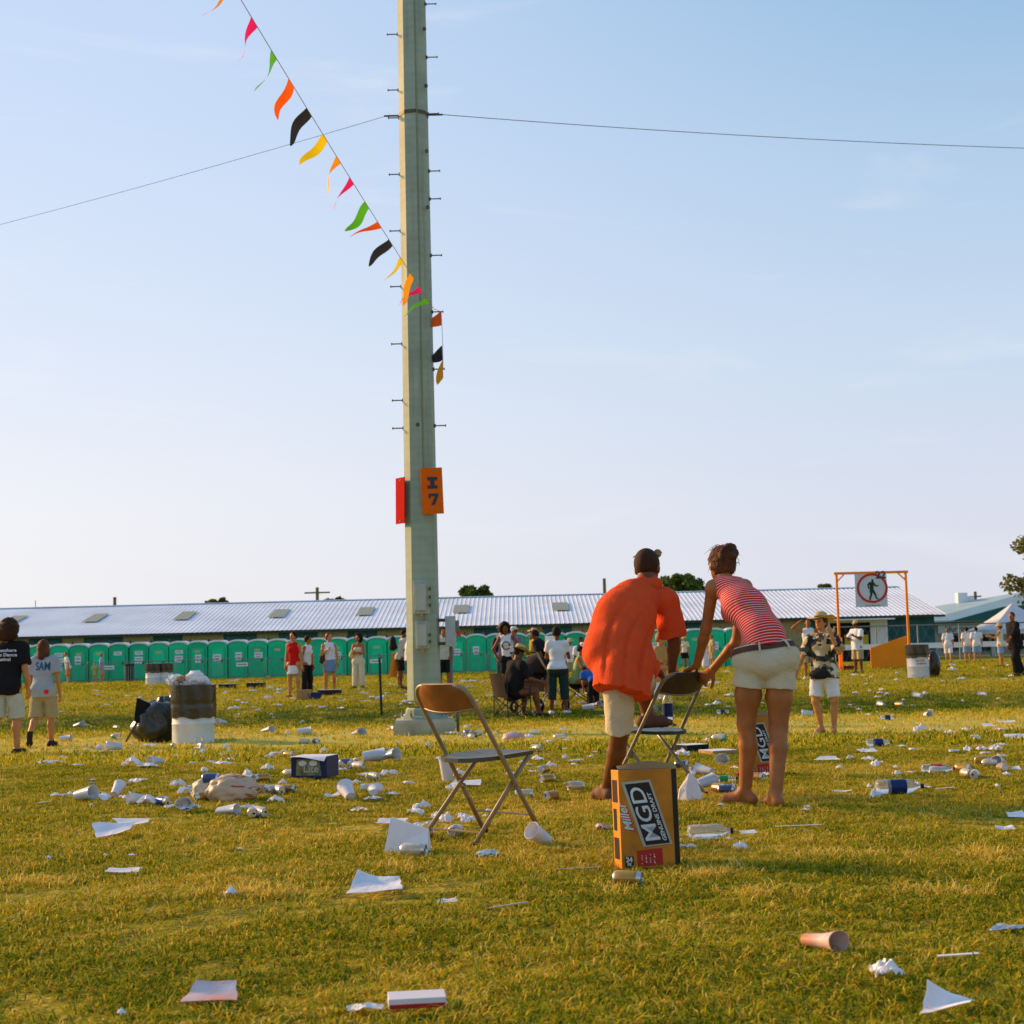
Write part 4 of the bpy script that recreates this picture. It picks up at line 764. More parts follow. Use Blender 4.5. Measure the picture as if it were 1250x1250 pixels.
# upholstered camp chairs and a pushchair in the group by the pole
M_ctx = mat('camp_fabric', (0.022, 0.014, 0.010), 0.85, var=0.2, bump=0.4); M_ctube = mat('camp_tube', (0.03, 0.028, 0.025), 0.4, metal=0.3)
def camp_chair(label, p, yaw):
    e = thing('camp_chair', label, 'chair', tuple(p), yaw); w, d, hs_ = 0.27, 0.25, 0.42; foot(p, 0.3)
    q = MB(); q.grid(6, 6, lambda u, v: ((2*u-1)*w, d-2*d*v, hs_-0.05*math.sin(math.pi*u)*math.sin(math.pi*v)-0.03*v)); q.obj('seat', M_ctx, e, True)
    q = MB(); q.grid(6, 6, lambda u, v: ((2*u-1)*w, -d-0.10*v-0.04*math.sin(math.pi*u), hs_-0.04+0.46*v)); q.obj('backrest', M_ctx, e, True)
    for sx in (-1, 1):
        q = MB(); q.grid(2, 4, lambda u, v: (sx*(w+0.05*u-0.02), d-2*d*v, hs_+0.18)); q.obj('armrest', M_ctx, e, True)
        for sy in (-1, 1): q = MB(); q.tube([(sx*w*1.05, sy*d, 0), (sx*w*0.98, sy*d*1.0, hs_+0.18 if sy > 0 else hs_+0.42)], 0.012, 6); q.obj('leg', M_ctube, e)
        q = MB(); q.tube([(sx*w*1.05, -d, 0.04), (sx*w*1.0, d, hs_-0.02)], 0.010, 6); q.tube([(sx*w*1.07, d, 0.04), (sx*w*1.02, -d, hs_-0.02)], 0.010, 6); q.obj('side_cross', M_ctube, e)
    for sy in (-1, 1): q = MB(); q.tube([(-w, sy*d*1.03, 0.04), (w, sy*d*1.03, hs_-0.02)], 0.010, 6); q.tube([(w, sy*d*1.08, 0.04), (-w, sy*d*1.08, hs_-0.02)], 0.010, 6); q.obj('front_cross', M_ctube, e)
    return e
pc1 = GD(624, 28.4); camp_chair('black folding camp chair under the seated man in straw hat', pc1, R(-62))
pc2 = GD(703, 31.0); camp_chair('black folding camp chair under the person in the green top', pc2, R(-100))
p = GD(658, 29.6); e = thing('pushchair', 'dark hooded pushchair with pale straps standing in the seated group', 'pushchair', tuple(p), R(-35)); foot(p, .3); e.scale = (1.3, 1.3, 1.2)
q = MB()
def hood(u, v): a = math.pi*u; b_ = 0.1+1.45*v; return (0.24*math.cos(a), -0.05-0.30*math.cos(b_)*math.sin(a)**0.6, 0.62+0.32*math.sin(b_)*max(0, math.sin(a))**0.5)
q.grid(10, 6, hood); q.obj('hood', M_ctx, e, True)
q = MB(); q.grid(4, 5, lambda u, v: ((2*u-1)*0.2, -0.18+0.10*v, 0.35+0.5*v)); q.grid(4, 4, lambda u, v: ((2*u-1)*0.2, -0.18+0.4*v, 0.35-0.02*math.sin(3*v))); q.obj('seat', M_ctx, e, True)
for sx in (-1, 1):
    q = MB(); q.tube([(sx*0.24, 0.34, 0.10), (sx*0.24, -0.05, 0.55), (sx*0.24, -0.42, 0.98)], 0.014, 6); q.tube([(sx*0.24, -0.36, 0.10), (sx*0.24, 0.02, 0.48)], 0.014, 6); q.obj('frame', mat('pale_tube', (0.45, 0.38, 0.24), 0.4), e)
    for yy in (0.34, -0.36):
        q = MB(); M = Matrix.Rotation(R(90), 3, 'Y'); q.lathe([(0.06, -0.02), (0.095, -0.018), (0.10, 0), (0.095, 0.018), (0.06, 0.02)], 14, (sx*0.24, yy, 0.10), M); q.obj('wheel', mat('tyre', (0.02, 0.02, 0.02), 0.8), e)
q = MB(); q.tube([(-0.24, -0.42, 0.98), (0.24, -0.42, 0.98)], 0.016, 6); q.obj('handle', M_ctube, e)
q = MB(); q.grid(4, 6, lambda u, v: (0.27+0.02*math.sin(9*u+3*v), -0.15+0.18*u, 0.62-0.5*v)); q.obj('hanging_cloth', M_napk, e, True)
# ------------------------------------------------------------------ people: smooth solid modelling on a grid, meshed with surface nets
def V(*a): return np.array(a if len(a) > 1 else a[0], float)
def unit(v): v = np.asarray(v, float); return v/max(1e-9, np.linalg.norm(v))
def lerp(a, b, t): return np.asarray(a)*(1-t)+np.asarray(b)*t
class Pr:
    """list of primitives; rc = tapered capsule, ell = ellipsoid"""
    def __init__(s): s.p = []
    def rc(s, a, b, ra, rb, k=0.02, n=None, ratio=1.0, cut=False):
        s.p.append(('rc', V(a), V(b), ra, rb, k, None if n is None else unit(n), ratio, cut)); return s
    def ell(s, c, r, ax=None, k=0.02): s.p.append(('ell', V(c), V(r), np.eye(3) if ax is None else np.array(ax), k)); return s
def _bbox(q):
    if q[0] == 'rc':
        m = max(q[3], q[4])*1.05
        return np.minimum(q[1], q[2])-m, np.maximum(q[1], q[2])+m
    m = max(q[2]); return q[1]-m, q[1]+m
class Field:
    def __init__(s, prims, h, pad=0.02):
        bb = [_bbox(q) for q in prims]
        s.lo = np.min([b[0] for b in bb], 0)-pad-3*h; s.hi = np.max([b[1] for b in bb], 0)+pad+3*h; s.h = h
        s.n = np.ceil((s.hi-s.lo)/h).astype(int)+1
        s.ax = [s.lo[i]+h*np.arange(s.n[i]) for i in range(3)]
        s.F = np.full(s.n, 0.5, np.float32)
        for q in prims: s.put(q)
    def win(s, lo, hi):
        a = np.clip(np.floor((lo-s.lo)/s.h).astype(int), 0, s.n-1); b = np.clip(np.ceil((hi-s.lo)/s.h).astype(int)+1, 1, s.n)
        sl = tuple(slice(a[i], b[i]) for i in range(3))
        return sl, s.ax[0][sl[0]][:, None, None], s.ax[1][sl[1]][None, :, None], s.ax[2][sl[2]][None, None, :]
    def dist(s, q, X, Y, Z):
        if q[0] == 'rc':
            _, a, b, ra, rb, k, n, ratio, cut = q
            ba = b-a; L2 = max(1e-9, ba@ba); px, py, pz = X-a[0], Y-a[1], Z-a[2]
            t0 = (px*ba[0]+py*ba[1]+pz*ba[2])/L2; t = np.clip(t0, 0, 1); r = ra+(rb-ra)*t
            qx, qy, qz = px-t*ba[0], py-t*ba[1], pz-t*ba[2]
            if n is not None:
                w = (qx*n[0]+qy*n[1]+qz*n[2])*(1/ratio-1); qx, qy, qz = qx+w*n[0], qy+w*n[1], qz+w*n[2]
                d = (np.sqrt(qx*qx+qy*qy+qz*qz)-r)*min(1.0, (1+ratio)/2)
            else: d = np.sqrt(qx*qx+qy*qy+qz*qz)-r
            if cut: d = np.maximum(d, (t0-1)*math.sqrt(L2))
            return d
        _, c, r, ax, k = q
        px, py, pz = X-c[0], Y-c[1], Z-c[2]
        u = [(px*ax[i][0]+py*ax[i][1]+pz*ax[i][2]) for i in range(3)]
        k0 = np.sqrt(sum((u[i]/r[i])**2 for i in range(3))); k1 = np.sqrt(sum((u[i]/r[i]**2)**2 for i in range(3)))+1e-9
        return k0*(k0-1)/k1
    def put(s, q, op='u'):
        lo, hi = _bbox(q); k = q[5] if q[0] == 'rc' else q[4]; m = k+2.5*s.h
        sl, X, Y, Z = s.win(lo-m, hi+m); d = s.dist(q, X, Y, Z).astype(np.float32); A = s.F[sl]
        if op == 'sub': s.F[sl] = np.maximum(A, -d); return
        hh = np.clip(0.5+0.5*(d-A)/k, 0, 1); s.F[sl] = d+(A-d)*hh-k*hh*(1-hh)
    def pl(s, c, n):
        n = unit(n); return ((s.ax[0]-c[0])[:, None, None]*n[0]+(s.ax[1]-c[1])[None, :, None]*n[1]+(s.ax[2]-c[2])[None, None, :]*n[2]).astype(np.float32)
    def cutplane(s, c, n):
        n = unit(n); d = (s.ax[0]-c[0])[:, None, None]*n[0]+(s.ax[1]-c[1])[None, :, None]*n[1]+(s.ax[2]-c[2])[None, None, :]*n[2]
        s.F = np.maximum(s.F, d.astype(np.float32))
    def wrinkle(s, amp, freq, seed, stretch=(1, 1, 0.45), fn=None):
        r = np.random.default_rng(seed); X, Y, Z = s.ax[0][:, None, None], s.ax[1][None, :, None], s.ax[2][None, None, :]
        N = 0
        for i in range(5):
            kv = unit(r.normal(size=3))*freq*(0.6+0.8*r.random())*np.array(stretch)
            N = N+np.sin(X*kv[0]+Y*kv[1]+Z*kv[2]+r.random()*6.28+1.2*np.sin((X*kv[1]+Y*kv[2]+Z*kv[0])*0.6))
        N = N/5
        s.F = s.F+(amp*np.where(N > 0, N*0.5, N)).astype(np.float32)
    def sample(s, p):
        q = (np.asarray(p)-s.lo)/s.h; i = np.clip(np.floor(q).astype(int), 0, s.n-2); f = np.clip(q-i, 0, 1)
        o = 0
        for dx in (0, 1):
            for dy in (0, 1):
                for dz in (0, 1):
                    w = (f[:, 0] if dx else 1-f[:, 0])*(f[:, 1] if dy else 1-f[:, 1])*(f[:, 2] if dz else 1-f[:, 2])
                    o = o+w*s.F[i[:, 0]+dx, i[:, 1]+dy, i[:, 2]+dz]
        return o
    def drape(s, v, d, off=0.003, reach=0.25):
        """slide points along direction d until they touch the surface"""
        v = np.array(v, float); d = unit(d); t = np.zeros(len(v))
        for _ in range(70):
            f = s.sample(v+t[:, None]*d); t += np.clip(f-off, -0.01, 0.012)
            t = np.clip(t, 0, reach)
        return v+t[:, None]*d
    def mesh(s):
        F = s.F; S = F < 0; n = F.shape
        c = S[:-1, :-1, :-1].astype(np.int8)
        cnt = np.zeros(c.shape, np.int8)
        for dx in (0, 1):
            for dy in (0, 1):
                for dz in (0, 1): cnt += S[dx:n[0]-1+dx, dy:n[1]-1+dy, dz:n[2]-1+dz]
        act = (cnt > 0) & (cnt < 8); I = np.argwhere(act); idx = np.full(act.shape, -1, np.int32); idx[act] = np.arange(len(I))
        acc = np.zeros((len(I), 3)); w = np.zeros(len(I))
        cor = [(a, b, d) for a in (0, 1) for b in (0, 1) for d in (0, 1)]
        val = {q: F[I[:, 0]+q[0], I[:, 1]+q[1], I[:, 2]+q[2]].astype(float) for q in cor}
        for q in cor:
            for ax in range(3):
                if q[ax] == 0:
                    q2 = list(q); q2[ax] = 1; q2 = tuple(q2); a, b = val[q], val[q2]; m = (a < 0) != (b < 0)
                    t = np.where(m, a/np.where(m, a-b, 1), 0); pos = np.tile(np.array(q, float), (len(I), 1)); pos[:, ax] += t
                    acc += pos*m[:, None]; w += m
        vs = (I+acc/w[:, None])*s.h+s.lo
        quads = []
        for ax in range(3):
            sa = [slice(None)]*3; sb = [slice(None)]*3; sa[ax] = slice(0, -1); sb[ax] = slice(1, None)
            A, B = S[tuple(sa)], S[tuple(sb)]; ch = A != B; E = np.argwhere(ch)
            o1, o2 = [(1, 2), (0, 2), (0, 1)][ax]
            E = E[(E[:, o1] > 0) & (E[:, o2] > 0) & (E[:, o1] < n[o1]-1) & (E[:, o2] < n[o2]-1)]
            ins = A[E[:, 0], E[:, 1], E[:, 2]]
            def cell(d1, d2):
                q = E.copy(); q[:, o1] += d1; q[:, o2] += d2; return idx[q[:, 0], q[:, 1], q[:, 2]]
            Q = np.stack([cell(-1, -1), cell(0, -1), cell(0, 0), cell(-1, 0)], 1)
            flip = ~ins if ax != 1 else ins
            Q[flip] = Q[flip][:, ::-1]; quads.append(Q)
        Q = np.concatenate(quads); Q = Q[(Q >= 0).all(1)]
        return vs, Q
def np_mesh(name, vs, Q, mats, mi=None):
    me = bpy.data.meshes.new(name); me.vertices.add(len(vs)); me.vertices.foreach_set('co', np.asarray(vs, np.float32).ravel())
    me.loops.add(Q.size); me.loops.foreach_set('vertex_index', Q.astype(np.int32).ravel()); me.polygons.add(len(Q))
    me.polygons.foreach_set('loop_start', np.arange(len(Q), dtype=np.int32)*4); me.polygons.foreach_set('loop_total', np.full(len(Q), 4, np.int32))
    me.polygons.foreach_set('use_smooth', np.ones(len(Q), bool))
    for m in mats: me.materials.append(m)
    if mi is not None: me.polygons.foreach_set('material_index', mi.astype(np.int32))
    me.update(calc_edges=True); me.validate(); return me

def rot(v, ax, a):
    ax = unit(ax); c, s_ = math.cos(a), math.sin(a); v = np.asarray(v, float)
    return v*c+np.cross(ax, v)*s_+ax*(ax@v)*(1-c)
def joints(H=1.7, sex='m', lean=(0, 0), twist=0, armL=None, armR=None, legL=None, legR=None, head=(0, 0), gw=1.0):
    """standing figure, facing +y, x to its right; arms and legs are given as directions (x outwards)"""
    J = {'H': H, 'sex': sex, 'gw': gw}
    up = rot(rot((0, 0, 1), (1, 0, 0), -R(lean[0])), (0, 1, 0), R(lean[1])); rt = rot((1, 0, 0), (0, 1, 0), R(lean[1])); rt = rot(rt, up, R(twist))
    fr = np.cross(up, rt); J['up'], J['rt'], J['fr'] = up, rt, fr
    pel = V(0, 0, 0.53*H); J['pel'] = pel
    J['waist'] = pel+up*0.085*H; J['chest'] = pel+up*0.205*H; J['neck'] = pel+up*0.312*H-fr*0.008*H
    sw = (0.108 if sex == 'm' else 0.095)*H*(0.5+0.5*gw)
    hw = 0.056*H
    dft = ((0.16, 0.0, -1), (0.06, 0.18, -1))
    for sd, arm in (('l', armL), ('r', armR)):
        m = -1 if sd == 'l' else 1; ud, fd = (arm or dft)[:2]
        tr = lambda d: unit(rt*d[0]*m+fr*d[1]+up*d[2])
        J['sh'+sd] = pel+up*0.286*H+rt*m*sw; J['el'+sd] = J['sh'+sd]+tr(ud)*0.172*H; J['wr'+sd] = J['el'+sd]+tr(fd)*0.148*H
        J['hd'+sd] = tr(arm[2]) if arm and len(arm) > 2 else tr(fd)
        J['hn'+sd] = tr(arm[3]) if arm and len(arm) > 3 else tr((-1, 0.25, 0))
    for sd, leg in (('l', legL), ('r', legR)):
        m = -1 if sd == 'l' else 1; td, sd_, fd = (leg or ((0.05, 0.02, -1), (0.03, -0.04, -1), (0.25, 1, 0)))
        tr = lambda d: unit(np.array((d[0]*m, d[1], d[2]), float))
        J['hip'+sd] = pel+V(hw*m, 0, -0.015*H); J['kn'+sd] = J['hip'+sd]+tr(td)*0.235*H; J['an'+sd] = J['kn'+sd]+tr(sd_)*0.235*H
        J['ft'+sd] = tr(fd)
    hf = rot(rot(fr, up, R(head[0])), rt, R(head[1])); hu = rot(up*0.5+V(0, 0, 0.5), rt, R(head[1])); hu = unit(hu-hf*(hu@hf))
    J['hf'], J['hu'] = hf, hu; J['head'] = J['neck']+unit(up+V(0, 0, .5))*0.052*H+hu*0.055*H+hf*0.012*H
    low = min((J['an'+s]-V(0, 0, 0.042*H))[2] for s in 'lr')
    for k_, v_ in J.items():
        if isinstance(v_, np.ndarray) and k_ not in ('up', 'rt', 'fr', 'hf', 'hu', 'hdl', 'hdr', 'hnl', 'hnr', 'ftl', 'ftr'): v_[2] -= low
    return J
def hand(p, wr, d, n, side, s=1.0, curl=(18, 22, 15), spread=6, k=0.005, thumb=0.7):
    """palm, four jointed fingers of unequal length and a thumb leaving the side of the palm near its base"""
    d = unit(d); n = unit(np.asarray(n)-d*(np.asarray(n)@d)); w = np.cross(d, n)*side    # w points to the thumb side
    p.rc(wr, wr+d*0.03*s, 0.025*s, 0.03*s, 0.012, n, 0.62)
    pc = wr+d*0.088*s
    for o in (-1, 0, 1): p.rc(wr+d*0.028*s+w*0.012*o*s, pc+w*0.024*o*s, 0.019*s, 0.0165*s, 0.012, n, 0.72)
    for i, (o, L) in enumerate(((1.28, 0.070), (0.45, 0.079), (-0.4, 0.073), (-1.22, 0.057))):
        b = pc+w*0.0255*o*s-d*(0.004*abs(o))*s; dd = rot(d, n, -R(spread*o)*side); a = b
        r0 = 0.0098*s
        for j in range(3):
            dd = unit(rot(dd, np.cross(dd, n), R(curl[j])))
            L_ = L*s*(0.48, 0.29, 0.23)[j]; e = a+dd*L_; p.rc(a, e, r0, r0*0.93, k); a = e; r0 *= 0.93
    td = unit(d*0.62+w*0.75+n*0.35*thumb); a = wr+d*0.024*s+w*0.022*s
    e = a+td*0.040*s; p.rc(a, e, 0.0155*s, 0.0125*s, 0.010); td = unit(td+d*0.55+n*0.4*thumb); a = e; e = a+td*0.032*s; p.rc(a, e, 0.0118*s, 0.0108*s, k)
    td = unit(td+d*0.3); p.rc(e, e+td*0.026*s, 0.0108*s, 0.009*s, k)
def radii(J):
    H, m, gw = J['H'], J['sex'] == 'm', J['gw']; q = H/1.7
    return dict(q=q, pel=(0.132 if m else 0.142)*q*gw, waist=(0.128 if m else 0.112)*q*gw, chest=(0.150 if m else 0.130)*q*gw,
                th=(0.083 if m else 0.082)*q*(0.4+0.6*gw), kn=0.056*q*(0.5+0.5*gw), cf=0.055*q*(0.5+0.5*gw), an=0.036*q, ua=(0.047 if m else 0.040)*q*(0.5+0.5*gw), el=(0.040 if m else 0.034)*q, wr=0.0265*q)
def foot_prims(p, J, sd, s=1.0, bare=False, inf=0.0):
    q = J['H']/1.7*s; an, f = J['an'+sd], J['ft'+sd]; f = unit(f); up = V(0, 0, 1); up = unit(up-f*(up@f)); z = -0.042*J['H']*up
    w = np.cross(f, up)
    he = an+z-f*0.045*q+up*0.034*q; ba = an+z+f*0.125*q+up*0.024*q
    p.rc(he, an+f*0.01*q, 0.033*q+inf, 0.036*q+inf, 0.02); p.rc(he, ba, 0.033*q+inf, 0.030*q+inf, 0.02); p.rc(an+f*0.02*q-up*0.01*q, ba-w*0.0*q+up*0.006*q, 0.036*q+inf, 0.027*q+inf, 0.025)
    p.rc(ba-w*0.024*q, ba+w*0.02*q, 0.024*q+inf, 0.024*q+inf, 0.015)
    if bare:
        m = -1 if sd == 'l' else 1
        for i, (o, L, r_) in enumerate(((-0.034, 0.055, 0.013), (-0.014, 0.052, 0.010), (0.004, 0.047, 0.0095), (0.021, 0.040, 0.009), (0.036, 0.03, 0.0085))):
            a = ba+w*o*m*q-f*abs(o)*0.3*q-up*0.006*q; p.rc(a, a+f*L*q-up*0.006*q, r_*q*1.15, r_*q, 0.006)
    else: p.rc(ba, ba+f*0.055*q-up*0.002*q, 0.031*q+inf, 0.024*q+inf, 0.02, up, 0.75)
def head_frame(J): return np.array((np.cross(J['hf'], J['hu']), J['hf'], J['hu']))
def body_prims(J, bare=False, fine=False):
    r = radii(J); q = r['q']; p = Pr(); f = J['fr']
    fem = J['sex'] == 'f'
    p.rc(J['hipl'], J['hipr'], r['pel']*0.72, r['pel']*0.72, 0.05); p.rc(J['pel'], J['waist'], r['pel'], r['waist'], 0.05, f, 0.74)
    p.rc(J['waist'], J['chest'], r['waist'], r['chest'], 0.05, f, 0.70)
    p.rc(J['chest'], lerp(J['chest'], J['neck'], 0.55), r['chest'], r['chest']*0.8, 0.05, f, 0.66)
    p.rc(lerp(J['neck'], J['shl'], 0.75)-J['up']*0.02*q, lerp(J['neck'], J['shr'], 0.75)-J['up']*0.02*q, 0.055*q, 0.055*q, 0.05)
    if fem:
        for sx in (-1, 1): p.ell(J['chest']+J['rt']*sx*0.065*q+f*0.075*q+J['up']*0.01*q, V(0.055, 0.05, 0.055)*q, k=0.03)
        for s_ in 'lr': p.ell(J['hip'+s_]-f*0.055*q, V(0.070, 0.060, 0.085)*q, k=0.05)
    A = head_frame(J); hs = J['H']*0.135/0.235; hc = J['head']
    p.rc(J['neck']-J['up']*0.03*q, hc-J['hu']*0.04*hs-J['hf']*0.012*hs, (0.062 if not fem else 0.052)*q, (0.056 if not fem else 0.046)*q, 0.03)
    at = lambda x, y, z: hc+(A[0]*x+A[1]*y+A[2]*z)*hs
    p.ell(at(0, -0.010, 0.022), V(0.076, 0.098, 0.094)*hs, A, 0.02); p.ell(at(0, 0.028, -0.045), V(0.056, 0.062, 0.068)*hs, A, 0.03)
    p.rc(at(0, 0.086, 0.012), at(0, 0.104, -0.020), 0.009*hs, 0.0135*hs, 0.010); p.ell(at(0, 0.078, 0.022), V(0.05, 0.014, 0.010)*hs, A, 0.012)
    p.ell(at(0, 0.083, -0.052), V(0.026, 0.012, 0.011)*hs, A, 0.008); p.ell(at(0, 0.068, -0.088), V(0.022, 0.02, 0.016)*hs, A, 0.015)
    for sx in (-1, 1):
        p.ell(at(0.076*sx, -0.008, -0.012), V(0.011, 0.024, 0.034)*hs, A, 0.008); p.ell(at(0.031*sx, 0.081, 0.002), V(0.014, 0.009, 0.008)*hs, A, 0.004)
    for s_ in 'lr':
        m = -1 if s_ == 'l' else 1
        sh, el, wr = J['sh'+s_], J['el'+s_], J['wr'+s_]
        p.ell(sh-J['up']*0.008*q, V(1, 1, 1)*r['ua']*1.16, k=0.035)
        p.rc(sh, el, r['ua']*1.03, r['el'], 0.025); md = lerp(el, wr, 0.28); p.rc(el, md, r['el'], r['el']*1.0, 0.02); p.rc(md, wr, r['el']*1.0, r['wr'], 0.02)
        hand(p, wr, J['hd'+s_], J['hn'+s_], m*J.get('tside'+s_, 1), q*1.0, J.get('curl'+s_, (18, 22, 15)))
        hp, kn, an = J['hip'+s_], J['kn'+s_], J['an'+s_]
        mt = lerp(hp, kn, 0.55); p.rc(hp, mt, r['th']*1.03, r['th']*0.94, 0.035); p.rc(mt, kn, r['th']*0.94, r['kn'], 0.03); bk = unit(np.cross(np.cross(an-kn, J['ft'+s_]), an-kn)); bk = bk if bk@J['ft'+s_] < 0 else -bk
        mc = lerp(kn, an, 0.32)+bk*0.016*q; p.rc(kn, mc, r['kn']*0.98, r['cf'], 0.02); p.rc(mc, an, r['cf'], r['an'], 0.02)
        foot_prims(p, J, s_, 1.0, bare)
    J['eyes'] = [at(0.031*sx, 0.090, 0.002) for sx in (-1, 1)]; J['lips'] = at(0, 0.094, -0.052); J['hs'] = hs
    return p
def top_prims(J, kind='tee', inf=0.014, hem=-0.02, sleeve=0.6, loose=0.0):
    r = radii(J); q = r['q']; p = Pr(); f, up = J['fr'], J['up']; hp = J['pel']+J.get('pup', up)*hem*J['H']
    rw = max(r['waist']+inf, (r['chest']+inf)*(0.80+0.2*loose)); rp = max(r['pel']+inf+0.012*loose*2, rw)
    p.rc(hp, J['waist'], rp+0.012*loose, rw, 0.05, f, 0.80 if hem > -0.03 else 0.88)
    if hem < -0.005:
        for s_ in 'lr': p.ell(J['hip'+s_]-f*0.06*q+up*0.03, V(0.088, 0.088, 0.10)*q+inf, k=0.05)
    p.rc(J['waist'], J['chest'], rw, r['chest']+inf, 0.05, f, 0.76)
    p.rc(J['chest'], lerp(J['chest'], J['neck'], 0.55), r['chest']+inf, r['chest']*0.82+inf*0.5, 0.05, f, 0.70)
    w = 0.80 if kind == 'tee' else 0.55
    p.rc(lerp(J['neck'], J['shl'], w)-up*0.018*q, lerp(J['neck'], J['shr'], w)-up*0.018*q, 0.058*q+inf*0.6, 0.058*q+inf*0.6, 0.05)
    if J['sex'] == 'f':
        for sx in (-1, 1): p.ell(J['chest']+J['rt']*sx*0.065*q+f*0.08*q+up*0.01*q, V(0.062, 0.055, 0.062)*q, k=0.04)
    if kind == 'tee':
        for s_ in 'lr':
            sh, el = J['sh'+s_], J['el'+s_]; p.rc(sh+ (J['neck']-sh)*0.15, sh, 0.055*q+inf, r['ua']+inf*1.1+0.006, 0.035)
            if sleeve <= 1: p.rc(sh, lerp(sh, el, sleeve), r['ua']+inf+0.006, r['ua']+inf*1.3+0.012*(1+loose), 0.035, cut=True)
            else:
                p.rc(sh, el, r['ua']+inf+0.004, r['el']+inf+0.008, 0.035); p.rc(el, lerp(el, J['wr'+s_], sleeve-1), r['el']+inf+0.008, r['wr']+inf+0.008, 0.03, cut=True)
    return p, hp
def bottom_prims(J, kind='shorts', inf=0.012, flare=0.015):
    r = radii(J); q = r['q']; p = Pr(); f = J['fr']; top = J['pel']+J.get('pup', J['up'])*0.045*J['H']
    if kind in ('skirt',):
        p.rc(J['pel'], top, r['pel']+inf, r['waist']+inf, 0.04, f, 0.76)
        mid = lerp(lerp(J['hipl'], J['knl'], flare), lerp(J['hipr'], J['knr'], flare), 0.5); p.rc(J['pel'], mid, r['pel']*1.02+inf, r['pel']*1.08+inf, 0.04, f, 0.80, cut=True); return p, top
    if kind == 'long':
        p.rc(J['pel'], top, r['pel']+inf, r['waist']+inf, 0.04, f, 0.76)
        mid = lerp(J['anl'], J['anr'], 0.5)+V(0, 0, 0.02); p.rc(J['pel'], mid, r['pel']*1.02+inf, r['pel']*1.35+inf, 0.04, f, 0.85, cut=True); return p, top
    p.rc(J['hipl'], J['hipr'], r['pel']*0.74+inf, r['pel']*0.74+inf, 0.05); p.rc(J['pel'], top, r['pel']+inf, r['waist']+inf, 0.05, f, 0.76)
    if J['sex'] == 'f':
        for s_ in 'lr': p.ell(J['hip'+s_]-f*0.056*q, V(0.073, 0.064, 0.088)*q+inf*0.7, k=0.05)
    fr_ = {'short': 0.42, 'shorts': 0.85, 'knee': 1.0, 'capri': 1.45, 'pants': 1.93}[kind]
    for s_ in 'lr':
        hp, kn, an = J['hip'+s_], J['kn'+s_], J['an'+s_]
        if fr_ <= 1: p.rc(hp, lerp(hp, kn, fr_), r['th']+inf, r['th']*0.97+(r['kn']-r['th'])*fr_*0.9+inf+flare, 0.012, cut=True)
        else: p.rc(hp, kn, r['th']+inf, r['kn']+inf+flare*0.6, 0.015); p.rc(kn, lerp(kn, an, fr_-1), r['kn']+inf+flare*0.6, r['cf']*0.85+inf+flare, 0.03, cut=True)
    return p, top
def hair_mesh(J, kind, h):
    A = head_frame(J); hs = J['hs']; hc = J['head']; at = lambda x, y, z: hc+(A[0]*x+A[1]*y+A[2]*z)*hs; p = Pr()
    t = {'bald': 0.003, 'buzz': 0.005, 'short': 0.014, 'bun': 0.010, 'long': 0.016, 'afro': 0.045, 'curly': 0.054}[kind]
    p.ell(at(0, -0.014, 0.026), (V(0.078, 0.100, 0.096)+t)*hs, A, 0.02)
    if kind in ('short', 'bun', 'afro', 'curly', 'long'): p.ell(at(0, -0.05, -0.03), (V(0.066, 0.055, 0.06)+t*0.7)*hs, A, 0.03)
    if kind == 'curly': p.ell(at(0, -0.055, -0.05), (V(0.075, 0.055, 0.06)+t)*hs, A, 0.03)
    if kind == 'long':
        p.rc(at(0, -0.055, 0.0), at(-0.015, -0.085, -0.165), 0.084*hs, 0.062*hs, 0.03, A[1], 0.6)
        for sx in (-1, 1): p.rc(at(0.06*sx, -0.025, 0.02), at(0.065*sx, -0.03, -0.14), 0.040*hs, 0.040*hs, 0.02)
    if kind == 'bun':
        p.ell(at(0.030, -0.075, 0.100), V(0.046, 0.045, 0.034)*hs, A, 0.006); p.ell(at(-0.012, -0.105, 0.070), V(0.034, 0.026, 0.030)*hs, A, 0.004); p.ell(at(0.055, -0.098, 0.062), V(0.030, 0.028, 0.036)*hs, A, 0.004); p.ell(at(0.018, -0.118, 0.035), V(0.040, 0.024, 0.030)*hs, A, 0.004); p.ell(at(-0.04, -0.095, 0.03), V(0.022, 0.030, 0.045)*hs, A, 0.005)
    F = Field(p.p, h); d1 = F.pl(at(0, 0.052, 0.032), A[1]*0.72-A[2]*0.7); d2 = F.pl(at(0, 0, -0.045), A[2]); F.F = np.maximum(F.F, np.minimum(d1, d2+0.02))
    F.cutplane(at(0, 0.030, -0.02), A[1]*0.93-A[2]*0.2)
    if kind in ('short', 'bald', 'buzz', 'bun'): F.cutplane(at(0, -0.06, -0.075), -A[2])
    F.wrinkle({'curly': 0.016, 'afro': 0.008, 'long': 0.005, 'bun': 0.006}.get(kind, 0.002), {'curly': 150, 'bun': 240, 'long': 170}.get(kind, 120), 5, stretch=(1, 1, 1))
    return F
